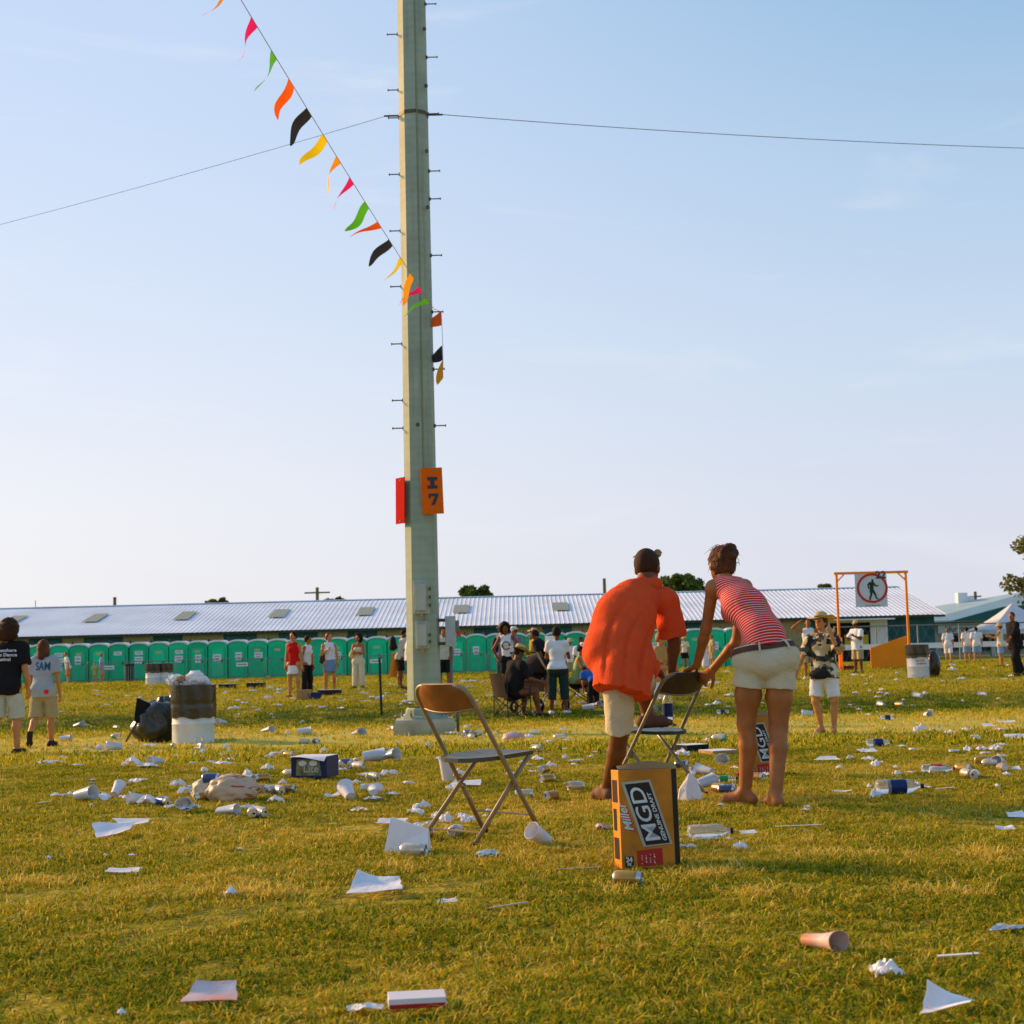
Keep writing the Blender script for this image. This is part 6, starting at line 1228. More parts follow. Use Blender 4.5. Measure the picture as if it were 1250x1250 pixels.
# seated and standing group right of the pole
Jw = joints(1.80, 'm', (3, 0), head=(-20, 0)); person('man in purple shirt, jeans and grey hat with dark pack', stand(612, d=44.0), R(-60), Jw, 0.016, 'tan', ('tee', c_purple, 0.02, -0.05, 0.8, 0.5), ('pants', c_jean, 0.02, 0.03), ('short', h_brown), ('fedora', felt, bandm), s_dark, seed=31)
bag('dark backpack on the man in the purple shirt', 605, 787, 44.0, (0.14, 0.15, 0.24), M_bagk)
Jw = joints(1.76, 'm', (0, 0)); person('person in cream hat standing behind the white ringed tank top', stand(628, d=46.5), R(150), Jw, 0.018, 'mid', ('tee', c_purple, 0.02, -0.05, 0.8, 0.5), ('pants', c_jean, 0.02, 0.03), ('short', h_black), ('fedora', hatw, bandm), s_dark, seed=32)
Jw = joints(1.66, 'f', (8, 6), armR=((0.55, 0.15, -0.75), (-0.35, 0.2, -0.9)), armL=((0.45, 0.65, -0.6), (0.5, 0.75, -0.35)), head=(15, -12)); wt = person('woman in white tank top with dark ring print, hand on hip', stand(621, d=34.5), R(172), Jw, 0.013, 'dark', ('tank', c_white, 0.014, 0.0, 0, 0), ('shorts', c_black, 0.016, 0.02), ('curly', h_black), None, s_dark, seed=33)
vv = [(r_*math.cos(2*math.pi*k/24), r_*math.sin(2*math.pi*k/24)) for r_ in (0.075, 0.10) for k in range(24)]; pts = wt['TF'].drape(np.array([Jw['chest']+V(x, 0.35, -0.05+z) for x, z in vv]), (0, -1, 0), 0.006, 0.4); q = MB(); q.add(pts, [(k, (k+1) % 24, 24+(k+1) % 24, 24+k) for k in range(24)]); q.obj('ring_print', mat('print_dark', (0.02, 0.04, 0.06), 0.8), wt['top'])
Jw = joints(1.68, 'f', (4, 0), armR=((0.25, 0.3, -0.9), (-0.1, 1, 0.25)), armL=((0.2, 0.35, -0.9), (-0.1, 1, 0.25)), head=(10, -5)); person('woman in yellow top and straw hat holding a paper', stand(650, d=45.0), R(-75), Jw, 0.015, 'tan', ('tank', c_yel, 0.016, -0.02, 0, 0.2), ('shorts', c_black, 0.016, 0.02), ('long', h_brown), ('straw', straw), s_dark, seed=34)
q = MB(); p0 = P(671, 782, 45.0); q.grid(2, 2, lambda u, v: tuple(p0+np.array((-0.14+0.28*u, 0.02*math.sin(4*u), -0.14+0.28*v)))); tag(q.obj('sheet_of_paper', M_paper, None), 'white sheet held by the woman in yellow', 'paper')
Jw = joints(1.68, 'f', (2, 0), armL=((0.22, 0.35, -0.95), (-0.1, 1, 0.1)), armR=((0.2, 0.4, -0.95), (-0.15, 1, 0.1)), legL=((0.06, 0.02, -1), (0.05, -0.06, -1), (0.35, 1, 0)), legR=((0.08, 0.0, -1), (0.06, -0.03, -1), (0.4, 1, 0)), head=(-10, -8), gw=1.02); person('woman in white T-shirt, dark cropped trousers and white shoes, seen from behind', stand(682, y=872), R(-8), Jw, 0.0115, 'dark', ('tee', c_white, 0.016, -0.01, 0.55, 0.2), ('capri', c_dkg, 0.018, 0.02), ('short', h_black), None, s_white, seed=35)
sit = ((0.22, 1, 0.06), (0.05, 0.12, -1), (0.2, 1, 0)); sit2 = ((0.30, 1, 0.02), (0.05, -0.1, -1), (0.2, 1, 0))
Jw = joints(1.80, 'm', (12, 0), armR=((0.25, 0.6, -0.8), (-0.2, 1, 0.0)), armL=((0.2, 0.5, -0.9), (-0.2, 1, 0.1)), legL=sit2, legR=sit, head=(0, -10), gw=1.2); px1 = GD(624, 28.4); yw = R(-62); person('man in black shirt and straw hat sitting in a camp chair', (px1[0], px1[1], px1[2]-0.03), yw, Jw, 0.0125, 'dark', ('tee', c_black, 0.026, -0.05, 0.85, 0.9), ('knee', c_black, 0.02, 0.02), ('buzz', h_black), ('straw', straw), s_dark, seed=36)
Jw = joints(1.66, 'f', (10, 0), armR=((0.3, 0.5, -0.8), (-0.2, 1, 0.2)), armL=((0.3, 0.5, -0.8), (-0.2, 1, 0.2)), legL=sit2, legR=sit, head=(0, -10)); person('person in light green top and white cap sitting in a camp chair', (pc2[0], pc2[1], pc2[2]-0.03), R(-100), Jw, 0.0135, 'mid', ('tank', c_green, 0.02, -0.03, 0, 0.3), ('knee', c_black, 0.02, 0.02), ('short', h_black), ('cap', hatw), s_dark, seed=37)
Jw = joints(1.35, 'm', (0, 0), head=(0, -5)); person('child in white shirt and straw hat beyond the seated group', stand(696, d=46.0), R(170), Jw, 0.017, 'mid', ('tee', c_white, 0.018, -0.04, 0.7, 0.4), ('knee', c_khaki, 0.018, 0.02), ('short', h_black), ('straw', straw), s_white, seed=38)
Jw = joints(0.98, 'm', (55, 0), armR=((0.15, 0.8, -0.8), (0.0, 0.8, -0.6)), armL=((0.15, 0.8, -0.8), (0.0, 0.8, -0.6)), legL=((0.06, 0.2, -1), (0.04, -0.12, -1), (0.25, 1, 0)), legR=((0.06, 0.1, -1), (0.04, -0.02, -1), (0.25, 1, 0))); person('toddler in blue shirt and dark trousers bending forward', stand(724, d=30.2), R(35), Jw, 0.0105, 'mid', ('tee', c_blue, 0.016, -0.02, 0.7, 0.4), ('pants', c_black, 0.016, 0.015), ('short', h_black), None, s_white, seed=39)
# walker seen between the couple
Jw = joints(1.52, 'f', (6, 0), armR=((0.2, 0.3, -0.9), (-0.6, 0.8, 0.0)), armL=((0.2, 0.3, -0.9), (-0.7, 0.8, 0.0)), legL=((0.05, 0.25, -1), (0.02, -0.15, -1), (0.2, 1, 0)), legR=((0.05, -0.22, -1), (0.02, -0.55, -1), (0.1, 1, -0.5)), head=(0, -5)); person('walker in tan top and white shorts glimpsed between the couple', stand(803, d=24.0), R(-120), Jw, 0.011, 'tan', ('tee', c_tan, 0.02, -0.05, 0.8, 0.7), ('shorts', c_white, 0.02, 0.03), ('short', h_sandy), None, s_sand, seed=41)
# woman in straw hat and patchwork shirt
patch = bpy.data.materials.new('cloth_patchwork'); patch.use_nodes = True; n_, l_ = patch.node_tree.nodes, patch.node_tree.links; bs = n_['Principled BSDF']; bs.inputs['Roughness'].default_value = 0.9; t_ = n_.new('ShaderNodeTexCoord'); mp_ = n_.new('ShaderNodeMapping'); mp_.inputs['Rotation'].default_value = (R(90), 0, R(20)); mp_.inputs['Scale'].default_value = (1, 1, 1); l_.new(t_.outputs['Object'], mp_.inputs[0])
vo = n_.new('ShaderNodeTexVoronoi'); vo.distance = 'CHEBYCHEV'; vo.inputs['Scale'].default_value = 14; l_.new(t_.outputs['Object'], vo.inputs['Vector']); cr_ = n_.new('ShaderNodeValToRGB'); cr_.color_ramp.interpolation = 'CONSTANT'; sp_ = n_.new('ShaderNodeSeparateColor'); l_.new(vo.outputs['Color'], sp_.inputs[0]); l_.new(sp_.outputs[0], cr_.inputs[0])
cr_.color_ramp.elements[0].color = (0.012, 0.012, 0.010, 1); cr_.color_ramp.elements[1].color = (0.45, 0.34, 0.17, 1); cr_.color_ramp.elements[1].position = 0.40
for p_, c_ in ((0.60, (0.03, 0.04, 0.02, 1)), (0.72, (0.62, 0.55, 0.38, 1)), (0.84, (0.10, 0.07, 0.04, 1)), (0.93, (0.55, 0.35, 0.16, 1))): e_ = cr_.color_ramp.elements.new(p_); e_.color = c_
l_.new(cr_.outputs[0], bs.inputs['Base Color'])
Jw = joints(1.63, 'f', (-3, 2), armL=((0.40, 0.45, -0.75), (-0.30, 0.35, 1.0), (-0.2, 0.2, 1), (-0.6, -0.5, 0)), armR=((0.45, 0.15, -0.9), (0.15, 0.55, -0.8)), legL=((0.10, -0.04, -1), (-0.10, -0.10, -1), (0.25, 1, 0)), legR=((0.08, 0.14, -1), (-0.14, -0.12, -1), (0.2, 1, 0)), head=(-14, 5), gw=1.08)
wh = person('woman in straw hat and patchwork shirt walking with a raised hand', stand(1009, y=895), R(150), Jw, 0.0098, 'tan', ('tee', patch, 0.026, -0.06, 0.85, 0.8), ('shorts', c_white, 0.016, 0.016), ('short', h_brown), ('wide', straw, bandm), None, seed=42, bare=True)
for s_ in 'lr':
    sp2 = Pr(); foot_prims(sp2, Jw, s_, 1.03, False, 0.003); S = Field(sp2.p, 0.0098); S.cutplane(Jw['an'+s_]-V(0, 0, 0.052), (0, 0, 1)); S.cutplane(Jw['an'+s_]-V(0, 0, 0.078), (0, 0, -1)); vs, Q = S.mesh(); link('sandal', np_mesh('sandal', vs, Q, [s_sand]), wh['root'])
q = crumple(61, (0.15, 0.07, 0.07), 0.16, 3); c_ = Jw['pel']+Jw['fr']*0.185+V(0, 0, -0.045); q.v = [tuple(np.array(v)+c_) for v in q.v]; wm = q.obj('waist_pouch', M_bagk, None, True, tuple(wh['root'].location), R(150)); tag(wm, 'black waist pouch worn under the patchwork shirt', 'pouch')
# right-hand background people
Jw = joints(1.78, 'm', (0, 0), armR=((0.6, 0.25, 0.2), (-0.75, 0.25, 0.65)), armL=((0.6, 0.25, 0.2), (-0.75, 0.25, 0.65)), head=(0, 5)); person('man in white tank top with both hands raised to his face', stand(988, d=44.5), R(170), Jw, 0.014, 'mid', ('tank', c_white, 0.02, -0.05, 0, 0.5), ('knee', c_khaki, 0.02, 0.03), ('buzz', h_black), None, s_white, seed=43)
Jw = joints(1.80, 'm', (0, 0), armR=((0.25, 0.35, -0.9), (-0.35, 1, 0.35)), armL=((0.25, 0.4, -0.85), (-0.3, 1, 0.45)), head=(-20, -8), gw=1.1); person('man in white T-shirt and khaki shorts standing inside the orange gate', stand(1047, d=51.5), R(125), Jw, 0.015, 'dark', ('tee', c_white, 0.024, -0.07, 0.8, 0.9), ('knee', c_khaki, 0.024, 0.03), ('short', h_black), ('cap', straw), s_sand, seed=44)
Jw = joints(1.74, 'm', (0, 0), legL=walkL, legR=((0.04, -0.15, -1), (0.02, -0.3, -1), (0.1, 1, -0.2))); person('sandy-haired person in white T-shirt and shorts with shoulder strap walking by the fence', stand(1158, d=76), R(-20), Jw, 0.019, 'tan', ('tee', c_white, 0.024, -0.07, 0.8, 0.7), ('knee', c_white, 0.024, 0.03), ('short', h_sandy), None, s_dark, seed=45)
Jw = joints(1.76, 'm', (0, 0)); person('person in printed white T-shirt standing on the left of the pair by the fence', stand(1181, d=77), R(10), Jw, 0.019, 'tan', ('tee', c_white, 0.024, -0.07, 0.8, 0.7), ('knee', c_lblue, 0.024, 0.03), ('short', h_black), None, s_dark, seed=46)
Jw = joints(1.76, 'm', (0, 0), gw=1.1); person('person in white T-shirt and pale blue shorts, right one of the pair by the fence', stand(1193, d=76.5), R(-15), Jw, 0.019, 'tan', ('tee', c_white, 0.026, -0.07, 0.8, 0.7), ('knee', c_lblue, 0.024, 0.03), ('short', h_black), None, s_dark, seed=47)
Jw = joints(1.80, 'm', (5, 0), armL=((0.6, 0.6, -0.7), (0.2, 0.8, -0.6)), armR=((0.2, 0, -1), (0.05, 0.2, -1)), legL=walkL, legR=((0.04, -0.2, -1), (0.02, -0.35, -1), (0.1, 1, -0.2)), head=(30, 0), gw=1.15); person('man dressed all in black striding past the canopy tent', stand(1240, d=42.0), R(100), Jw, 0.014, 'mid', ('tee', c_black, 0.026, -0.08, 1.7, 0.9), ('pants', c_black, 0.024, 0.03), ('bald', h_stub), None, s_dark, seed=48)
Jw = joints(1.66, 'f', (0, 0), armL=((0.3, 0.5, -0.8), (0, 1, 0.3)), armR=((0.3, 0.5, -0.8), (0, 1, 0.3))); person('person in pale top and straw hat behind the man in black', stand(1222, d=58.0), R(60), Jw, 0.017, 'tan', ('tank', c_cream, 0.02, -0.05, 0, 0.5), ('shorts', c_lblue, 0.02, 0.02), ('short', h_brown), ('bucket', straw), s_dark, seed=49)
# far people by the toilets
Jw = joints(1.62, 'm', (10, 0)); person('stooping person in white top before the toilets at the near end of the row', stand(83, d=77.0), R(120), Jw, 0.02, 'tan', ('tee', c_white, 0.02, -0.05, 0.8, 0.5), ('knee', c_tan, 0.02, 0.03), ('short', h_sandy), None, s_white, seed=51)
Jw = joints(1.50, 'm', (0, 0), legL=walkL); person('person in pale blue T-shirt and olive shorts before the crowd barriers', stand(124, d=76.0), R(-80), Jw, 0.02, 'tan', ('tee', c_lblue, 0.02, -0.05, 0.8, 0.5), ('knee', c_khaki, 0.02, 0.03), ('short', h_sandy), None, s_white, seed=52)
Jw = joints(1.05, 'f', (0, 0)); person('small child in green before the crowd barriers', stand(116, d=76.0), R(180), Jw, 0.018, 'tan', ('tee', c_green, 0.02, -0.05, 0.8, 0.5), ('skirt', c_green, 0.02, 0.6), ('short', h_sandy), None, s_white, seed=53)
Jw = joints(1.66, 'f', (0, 0)); person('person in yellow hat and tan top standing before the toilets', stand(836, d=79.0), R(160), Jw, 0.02, 'tan', ('tee', c_cream, 0.02, -0.03, 0.8, 0.5), ('shorts', c_black, 0.02, 0.03), ('short', h_brown), ('bucket', straw), s_white, seed=54)
Jw = joints(1.64, 'f', (0, 0)); person('person in long white dress standing before the toilets', stand(861, d=77.5), R(200), Jw, 0.02, 'mid', ('tank', c_white, 0.02, -0.03, 0, 0.3), ('long', c_white, 0.02, 0.03), ('short', h_black), None, s_white, seed=55)
Jw = joints(1.70, 'm', (0, 0)); person('person in olive top and pale skirt beside the long white dress', stand(869, d=76.5), R(110), Jw, 0.02, 'tan', ('tee', c_khaki, 0.02, -0.04, 0.8, 0.5), ('knee', c_khaki, 0.02, 0.03), ('short', h_sandy), None, s_white, seed=56)
Jw = joints(1.52, 'm', (24, 0), armR=((0.25, 0.6, -0.8), (-0.3, 1, 0.1)), head=(10, -8), gw=1.15); person('person in dark shirt stooping behind the pushchair', stand(667, d=33.0), R(70), Jw, 0.014, 'dark', ('tee', c_black, 0.022, -0.05, 0.8, 0.7), ('knee', c_dkg, 0.02, 0.03), ('short', h_black), None, s_dark, seed=61)
Jw = joints(1.30, 'f', (4, 0), head=(0, -5)); person('girl in white top with dark bun standing behind the seated green top', stand(709, d=34.0), R(200), Jw, 0.014, 'dark', ('tee', c_white, 0.018, -0.04, 0.7, 0.4), ('shorts', c_lblue, 0.018, 0.02), ('bun', h_black), None, s_white, seed=62)
# ------------------------------------------------------------------ litter
M_alu = mat('can_alu', (0.62, 0.62, 0.60), 0.28, metal=0.85, var=0.08); M_clabel = mat('can_white_gold', (0.66, 0.62, 0.52), 0.32, metal=0.4, col2=(0.50, 0.40, 0.22), scale=28); M_clblue = mat('can_blue', (0.06, 0.09, 0.20), 0.3, metal=0.4); M_clgold = mat('can_gold', (0.45, 0.25, 0.06), 0.3, metal=0.6)
M_cupw = mat('cup_white', (0.74, 0.74, 0.77), 0.55, var=0.04, transl=0.15); M_cuppl = mat('cup_plastic', (0.66, 0.70, 0.74), 0.25, var=0.05, transl=0.25, spec=0.6); M_clear = mat('clear_plastic', (0.86, 0.90, 0.92), 0.12, trans=0.82, var=0.02); M_bcap = mat('cap_black', (0.012, 0.013, 0.016), 0.5); M_lblue = mat('label_blue', (0.012, 0.03, 0.13), 0.4, var=0.2, scale=30); M_lred = mat('label_red', (0.50, 0.025, 0.015), 0.4); M_lgreen = mat('label_green', (0.03, 0.30, 0.10), 0.4); M_foil = MATS['foil']; M_yel = mat('wrapper_yellow', (0.60, 0.45, 0.12), 0.7); M_stick = mat('stick', (0.46, 0.44, 0.36), 0.7)
def can_mesh(lab, dent, seed):
    r = np.random.default_rng(seed); q = MB(); R_, L = 0.033, 0.122; K = r.normal(size=(4, 3))*38; Ph = r.random(4)*6.28
    prof = [(0.022, 0.004), (0.026, 0.0), (R_, 0.010), (R_, 0.035), (R_, 0.062), (R_, 0.088), (R_, 0.104), (0.027, 0.118), (0.027, L), (0.025, L-0.005), (0.001, L-0.005)]
    q.lathe(prof, 18, (0, 0, 0), None, True)
    mi = [0, 0, 1, 1, 1, 1, 0, 0, 0, 0]; q.m = [mi[i//18] if i < 180 else 0 for i in range(len(q.f))]
    n0 = len(q.v); q.add([(0.009*math.cos(a)+0.010, 0.007*math.sin(a), L-0.0042) for a in np.linspace(0, 6.28, 9)[:-1]], [tuple(range(8))]); q.m[-1] = 2
    vs = []
    for x, y, z in q.v:
        p = np.array((x, y, z-L/2)); n = sum(math.sin(K[i]@p+Ph[i]) for i in range(4))/4; s = 1+dent*n*(1-abs(p[2])/(L*0.55)*0.6); vs.append((x*s, y*s*(1-dent*0.5), z*(1-dent*0.25)-L/2*(1-dent*0.25)))
    q.v = vs; me = q.mesh('beer_can', [M_alu, lab, M_dark]); auto_smooth(me, 35); return me
CANS = [can_mesh((M_clabel, M_clblue, M_clgold, M_clabel)[i % 4], (0.0, 0.10, 0.22, 0.30)[i//2 % 4], i) for i in range(8)]
def cup_mesh(m, dent, seed, big=1.0):
    r = np.random.default_rng(seed); q = MB(); K = r.normal(size=(4, 3))*22; Ph = r.random(4)*6.28; H_ = 0.125*big; r0, r1 = 0.030*big, 0.045*big
    q.lathe([(0.001, 0.004), (r0*0.95, 0.004), (r0, 0.0), (r0+(r1-r0)*0.5, H_*0.5), (r1, H_-0.003), (r1+0.0035, H_), (r1, H_+0.002), (r1-0.0025, H_-0.003), (r0+(r1-r0)*0.5-0.002, H_*0.5), (r0-0.002, 0.008), (0.001, 0.008)], 22, (0, 0, 0))
    q.v = [(x*(1+dent*s), y*(1-dent*0.7+dent*0.6*s), z-H_/2) for (x, y, z) in q.v for s in (sum(math.sin(K[i]@np.array((x, y, z))+Ph[i]) for i in range(4))/4,)]
    me = q.mesh('cup', m); auto_smooth(me, 40); return me
CUPS = [cup_mesh((M_cupw, M_cuppl)[i % 2], (0.10, 0.16, 0.35, 0.48, 0.6, 0.3)[i], i, (1.0, 1.15)[i % 2]) for i in range(6)]; BIGCUP = cup_mesh(M_cupw, 0.05, 77, 1.0); REDCUP = cup_mesh(mat('cup_red_stain', (0.72, 0.66, 0.64), 0.5, col2=(0.66, 0.26, 0.13), scale=7, transl=0.15), 0.42, 78, 1.25)
def napkin(seed, flat=0.4, sub=2, amp=0.55):
    # a thin tissue scrunched into sharp ridges
    r = np.random.default_rng(seed); q = MB(); n = 9; K = r.normal(size=(7, 2))*2.3; Ph = r.random(7)*6.28; J1 = r.normal(0, 0.05, (n+1, n+1, 3)); cut = r.random(4)*6.28
    def fn(u, v):
        i, j = int(round(u*n)), int(round(v*n)); p = np.array((2*u-1, 2*v-1)); rr = np.hypot(*p); a = math.atan2(p[1], p[0]); k = 1/max(1, rr*1.0)*(0.85+0.22*math.sin(2*a+cut[0])+0.16*math.sin(3*a+cut[1])); z = sum(abs(math.sin(K[m]@p+Ph[m])) for m in range(7))/7
        z = (z-0.35)*2.1*flat*(1.1-0.55*min(1, rr)); x, y = p*k*(1-0.2*abs(z)); return (x+J1[j, i, 0], 0.75*y+J1[j, i, 1], max(0.01, z+0.12+J1[j, i, 2]*flat))
    q.grid(n, n, fn); return q
NAPS = [napkin(200+i, (0.6, 0.9, 0.45, 1.1)[i % 4], 3) for i in range(10)]
for q in NAPS: 
    pass
NAPM = [q.mesh('napkin', (M_napk, M_paper)[i % 2]) for i, q in enumerate(NAPS)]
def sheet(seed, w, d, fold, m, n=8):
    r = np.random.default_rng(seed); q = MB(); a = r.random(4)*6.28
    cr_ = [(math.cos(t), math.sin(t), r.uniform(-0.2, 0.2), r.uniform(0.5, 1.0)*(1 if k else -0.7)) for k, t in enumerate(r.random(3)*3.14)]; co = r.normal(0, 0.13, (2, 2, 2)); lift = r.integers(0, 4)
    def fn(u, v):
        jx = sum(co[i, j, 0]*(u if i else 1-u)*(v if j else 1-v) for i in (0, 1) for j in (0, 1)); jy = sum(co[i, j, 1]*(u if i else 1-u)*(v if j else 1-v) for i in (0, 1) for j in (0, 1))
        p, q_ = 2*u-1, 2*v-1; z = sum(k*abs(c*p+s_*q_-o_) for c, s_, o_, k in cr_)*0.6; cu_ = (p if lift % 2 else -p)+(q_ if lift > 1 else -q_); z = fold*(z+0.55*max(0, cu_-0.9)**1.5+0.06*math.sin(8*u+a[2])*math.sin(7*v+a[3])); edge = 0.03*math.sin(11*(u+v)+a[0])
        return ((u-0.5+jx)*w*(1+edge), (v-0.5+jy)*d*(1-edge), max(0.003, 0.45*z+0.15*fold+0.30*d*v))
    q.grid(n, n, fn); base = len(q.v); k = len(q.f); q.add([(x, y, z-0.0018) for x, y, z in q.v], [f[::-1] for f in q.f]); return q.mesh('paper_sheet', m, False)
def bottle_mesh(L=0.21, R_=0.035):
    return [(0.001, 0.006), (R_*0.7, 0.0), (R_, 0.012), (R_, 0.06), (R_*0.96, 0.066), (R_, 0.072), (R_, L*0.66), (R_*0.9, L*0.74), (0.014, L*0.9), (0.0125, L*0.97)]
LOG = []
def place(o, px_, py_, z=0.0, r=0.05, yaw=None):
    p = G(px_, py_); o.location = (p[0], p[1], p[2]+z); foot(p, r); return p
def put_can(px_, py_, yaw, i, label, group=None, scale=1.0):
    o = link('beer_can', CANS[i]); p = place(o, px_, py_, 0.033*scale, 0.07); o.rotation_euler = (R(90), rng.uniform(0, 6), R(yaw)); o.scale = (scale,)*3; tag(o, label, 'can', group); return o
def put_cup(px_, py_, yaw, i, label, tilt=84, group=None, scale=1.0, mesh=None, z=0.048):
    o = link('paper_cup' if i % 2 == 0 else 'plastic_cup', mesh or CUPS[i]); place(o, px_, py_, z*scale, 0.08); o.rotation_euler = (R(tilt), 0, R(yaw)); o.scale = (scale,)*3; tag(o, label, 'cup', group); return o
def put_nap(px_, py_, s, i, label, group=None, yaw=None, flat=1.0, m=None):
    me = NAPM[i % 10]
    if m is not None:
        key = (i % 10, m.name)
        if key not in NAPC: NAPC[key] = me.copy(); NAPC[key].materials.clear(); NAPC[key].materials.append(m)
        me = NAPC[key]
    o = link('napkin', me); place(o, px_, py_, 0.008, s*0.9); o.rotation_euler = (0, 0, R(yaw) if yaw is not None else rng.uniform(0, 6)); o.scale = (s, s, s*flat); tag(o, label, 'litter', group); return o
NAPC = {}
def put_sheet(px_, py_, w, d, fold, yaw, seed, label, m=None, group=None):
    w, d = w*0.74, d*0.74
    o = link('paper_sheet', sheet(seed, w, d, fold, m or M_paper)); place(o, px_, py_, 0.012, max(w, d)*0.42); o.rotation_euler = (0, 0, R(yaw)); tag(o, label, 'paper', group); return o
def put_bottle(px_, py_, yaw, label, mlab, L=0.21, R_=0.035, mcap=None, empty=False):
    e = thing('plastic_bottle', label, 'bottle'); p = place(e, px_, py_, R_+0.004, 0.12); e.rotation_euler = (0, 0, R(yaw)); M = Matrix.Rotation(R(90), 3, 'Y'); foot(p+np.array((math.cos(R(yaw))*L*.5, math.sin(R(yaw))*L*.5, 0)), .09)
    q = MB(); q.lathe([(r_, z-L/2) for r_, z in bottle_mesh(L, R_)], 20, (0, 0, 0), M); q.obj('body', M_clear, e, True)
    if mlab: q = MB(); q.lathe([(R_+0.0012, -L*0.20), (R_+0.0012, L*0.13)], 20, (0, 0, 0), M); q.obj('label_band', mlab, e, True)
    q = MB(); q.lathe([(0.001, L*0.47-0.002), (0.0155, L*0.46), (0.0155, L*0.52), (0.001, L*0.525)], 14, (0, 0, 0), M); q.obj('cap', mcap or M_bcap, e, True); return e
def put_stick(px_, py_, yaw, L, label, m=None, w=0.008):
    q = MB(); q.bar((-L/2, 0, 0), (L/2, 0, 0.006), w, 0.003); o = q.obj('stick', m or M_stick, None); place(o, px_, py_, 0.02, 0.03); o.rotation_euler = (0, 0, R(yaw)); tag(o, label, 'stick'); return o

# near and middle ground, piece by piece
put_can(767, 1082, 70, 2, 'dented beer can lying before the standing gold carton'); put_can(505, 1046, 75, 0, 'beer can leaning on the white paper bag beside the empty chair')
q = MB(); me = crumple(301, (0.055, 0.04, 0.018), 0.35, 3); o = me.obj('beer_can', M_alu); place(o, 596, 1047, 0.02, 0.06); tag(o, 'crushed flat silver can beside the empty chair leg', 'can')
# folded white paper bag
q = MB(); q.add([(-0.115, 0, 0), (0.105, -0.02, 0), (0.10, 0.035, 0.105), (-0.085, 0.03, 0.165), (-0.11, 0.05, 0), (0.11, 0.05, 0), (0.10, 0.055, 0.105), (-0.085, 0.05, 0.165)], [(0, 1, 2, 3), (5, 4, 7, 6), (3, 2, 6, 7), (1, 5, 6, 2), (4, 0, 3, 7), (0, 4, 5, 1)]); o = q.obj('paper_bag', M_paper); place(o, 497, 1042, 0.006, 0.12); o.rotation_euler = (0, 0, R(-8)); tag(o, 'folded white paper bag standing by the empty chair', 'bag')
put_cup(659, 1033, -48, 0, 'white foam cup tipped over before the empty chair', 60, None, 0.98, BIGCUP, 0.052)
for i, (x, y, s, lb) in enumerate(((506, 997, 0.085, 'large crumpled white napkin heaped behind the near chair leg'), (516, 990, 0.06, 'round crumpled napkin on top of the heap behind the chair leg'), (519, 1012, 0.07, 'flat torn napkin under the empty chair'), (545, 1008, 0.06, 'stained crumpled napkin under the empty chair seat'), (571, 1007, 0.065, 'round crumpled napkin between the legs of the empty chair'), (533, 1003, 0.05, 'thin torn napkin strip under the empty chair'))): put_nap(x, y, s, i, lb)
o = put_sheet(478, 1007, 0.22, 0.09, 0.012, 3, 11, 'pale flattened wrapper on the grass behind the paper bag', M_napk)
put_sheet(453, 1094, 0.27, 0.19, 0.075, 5, 12, 'creased white paper napkin lying alone on near grass', M_napk); put_sheet(140, 1024, 0.30, 0.24, 0.05, 12, 13, 'large folded white paper sheet on the grass', M_paper); put_sheet(158, 1010, 0.32, 0.10, 0.03, -6, 14, 'long white paper strip beside the large folded sheet', M_paper); put_sheet(148, 1069, 0.17, 0.07, 0.018, 2, 15, 'narrow white paper tray on open near grass', M_paper)
put_nap(281, 1097, 0.035, 3, 'tiny white scrap beside a dry grass tuft'); put_sheet(546, 1105, 0.095, 0.04, 0.01, 8, 16, 'small pale paper scrap on near grass', M_paper); put_stick(621, 1112, 28, 0.16, 'thin pale stick lying in near grass'); put_stick(706, 1066, 0, 0.20, 'straight pale straw before the gold carton'); put_stick(975, 1013, -4, 0.24, 'long white straw on the grass beyond the clear bottle', M_paper)
put_sheet(258, 1226, 0.15, 0.14, 0.025, 8, 17, 'white food wrapper with red stains in near grass', mat('paper_red_stain', (0.68, 0.66, 0.68), 0.7, col2=(0.62, 0.20, 0.10), scale=7)); put_nap(444, 1241, 0.055, 6, 'white napkin at the edge of the near grass by the red tray')
# red-lined food tray
q = MB(); q.box((0, 0, 0.018), (0.155, 0.075, 0.026)); q.mi = 1; q.box((0, -0.0385, 0.011), (0.150, 0.003, 0.012)); o = q.obj('food_tray', [M_cupw, M_cred]); place(o, 509, 1237, 0.02, 0.1); o.rotation_euler = (R(4), 0, R(7)); bevel(o, 0.004); tag(o, 'upturned white food tray with a red side in near grass', 'tray')
put_cup(1003, 1162, 38, 0, 'stained red and white paper cup lying open in near grass', 84, None, 0.80, REDCUP, 0.045); put_nap(1080, 1197, 0.062, 7, 'crumpled napkin with pointed corner near the stained cup', flat=0.8); put_stick(1170, 1175, -2, 0.12, 'short flat white stick near the stained cup', M_paper, 0.016)
o = put_nap(1228, 1138, 0.07, 2, 'crinkled silver foil sheet on near grass', yaw=5, flat=0.5, m=M_foil); put_sheet(1160, 1243, 0.17, 0.12, 0.05, -12, 19, 'white folded paper with a raised corner at the near edge of the grass', M_paper); put_nap(148, 1243, 0.02, 1, 'tiny pale scrap in the near grass')
put_bottle(867, 1025, 6, 'clear empty plastic bottle with black cap beside the gold carton', None, 0.225, 0.037); put_nap(838, 1038, 0.045, 2, 'small napkin beside the gold carton and clear bottle'); put_nap(903, 1040, 0.04, 5, 'small pointed napkin beyond the clear bottle', flat=1.3); put_sheet(914, 1020, 0.10, 0.05, 0.01, 12, 20, 'pale torn wrapper beyond the clear bottle', M_napk)
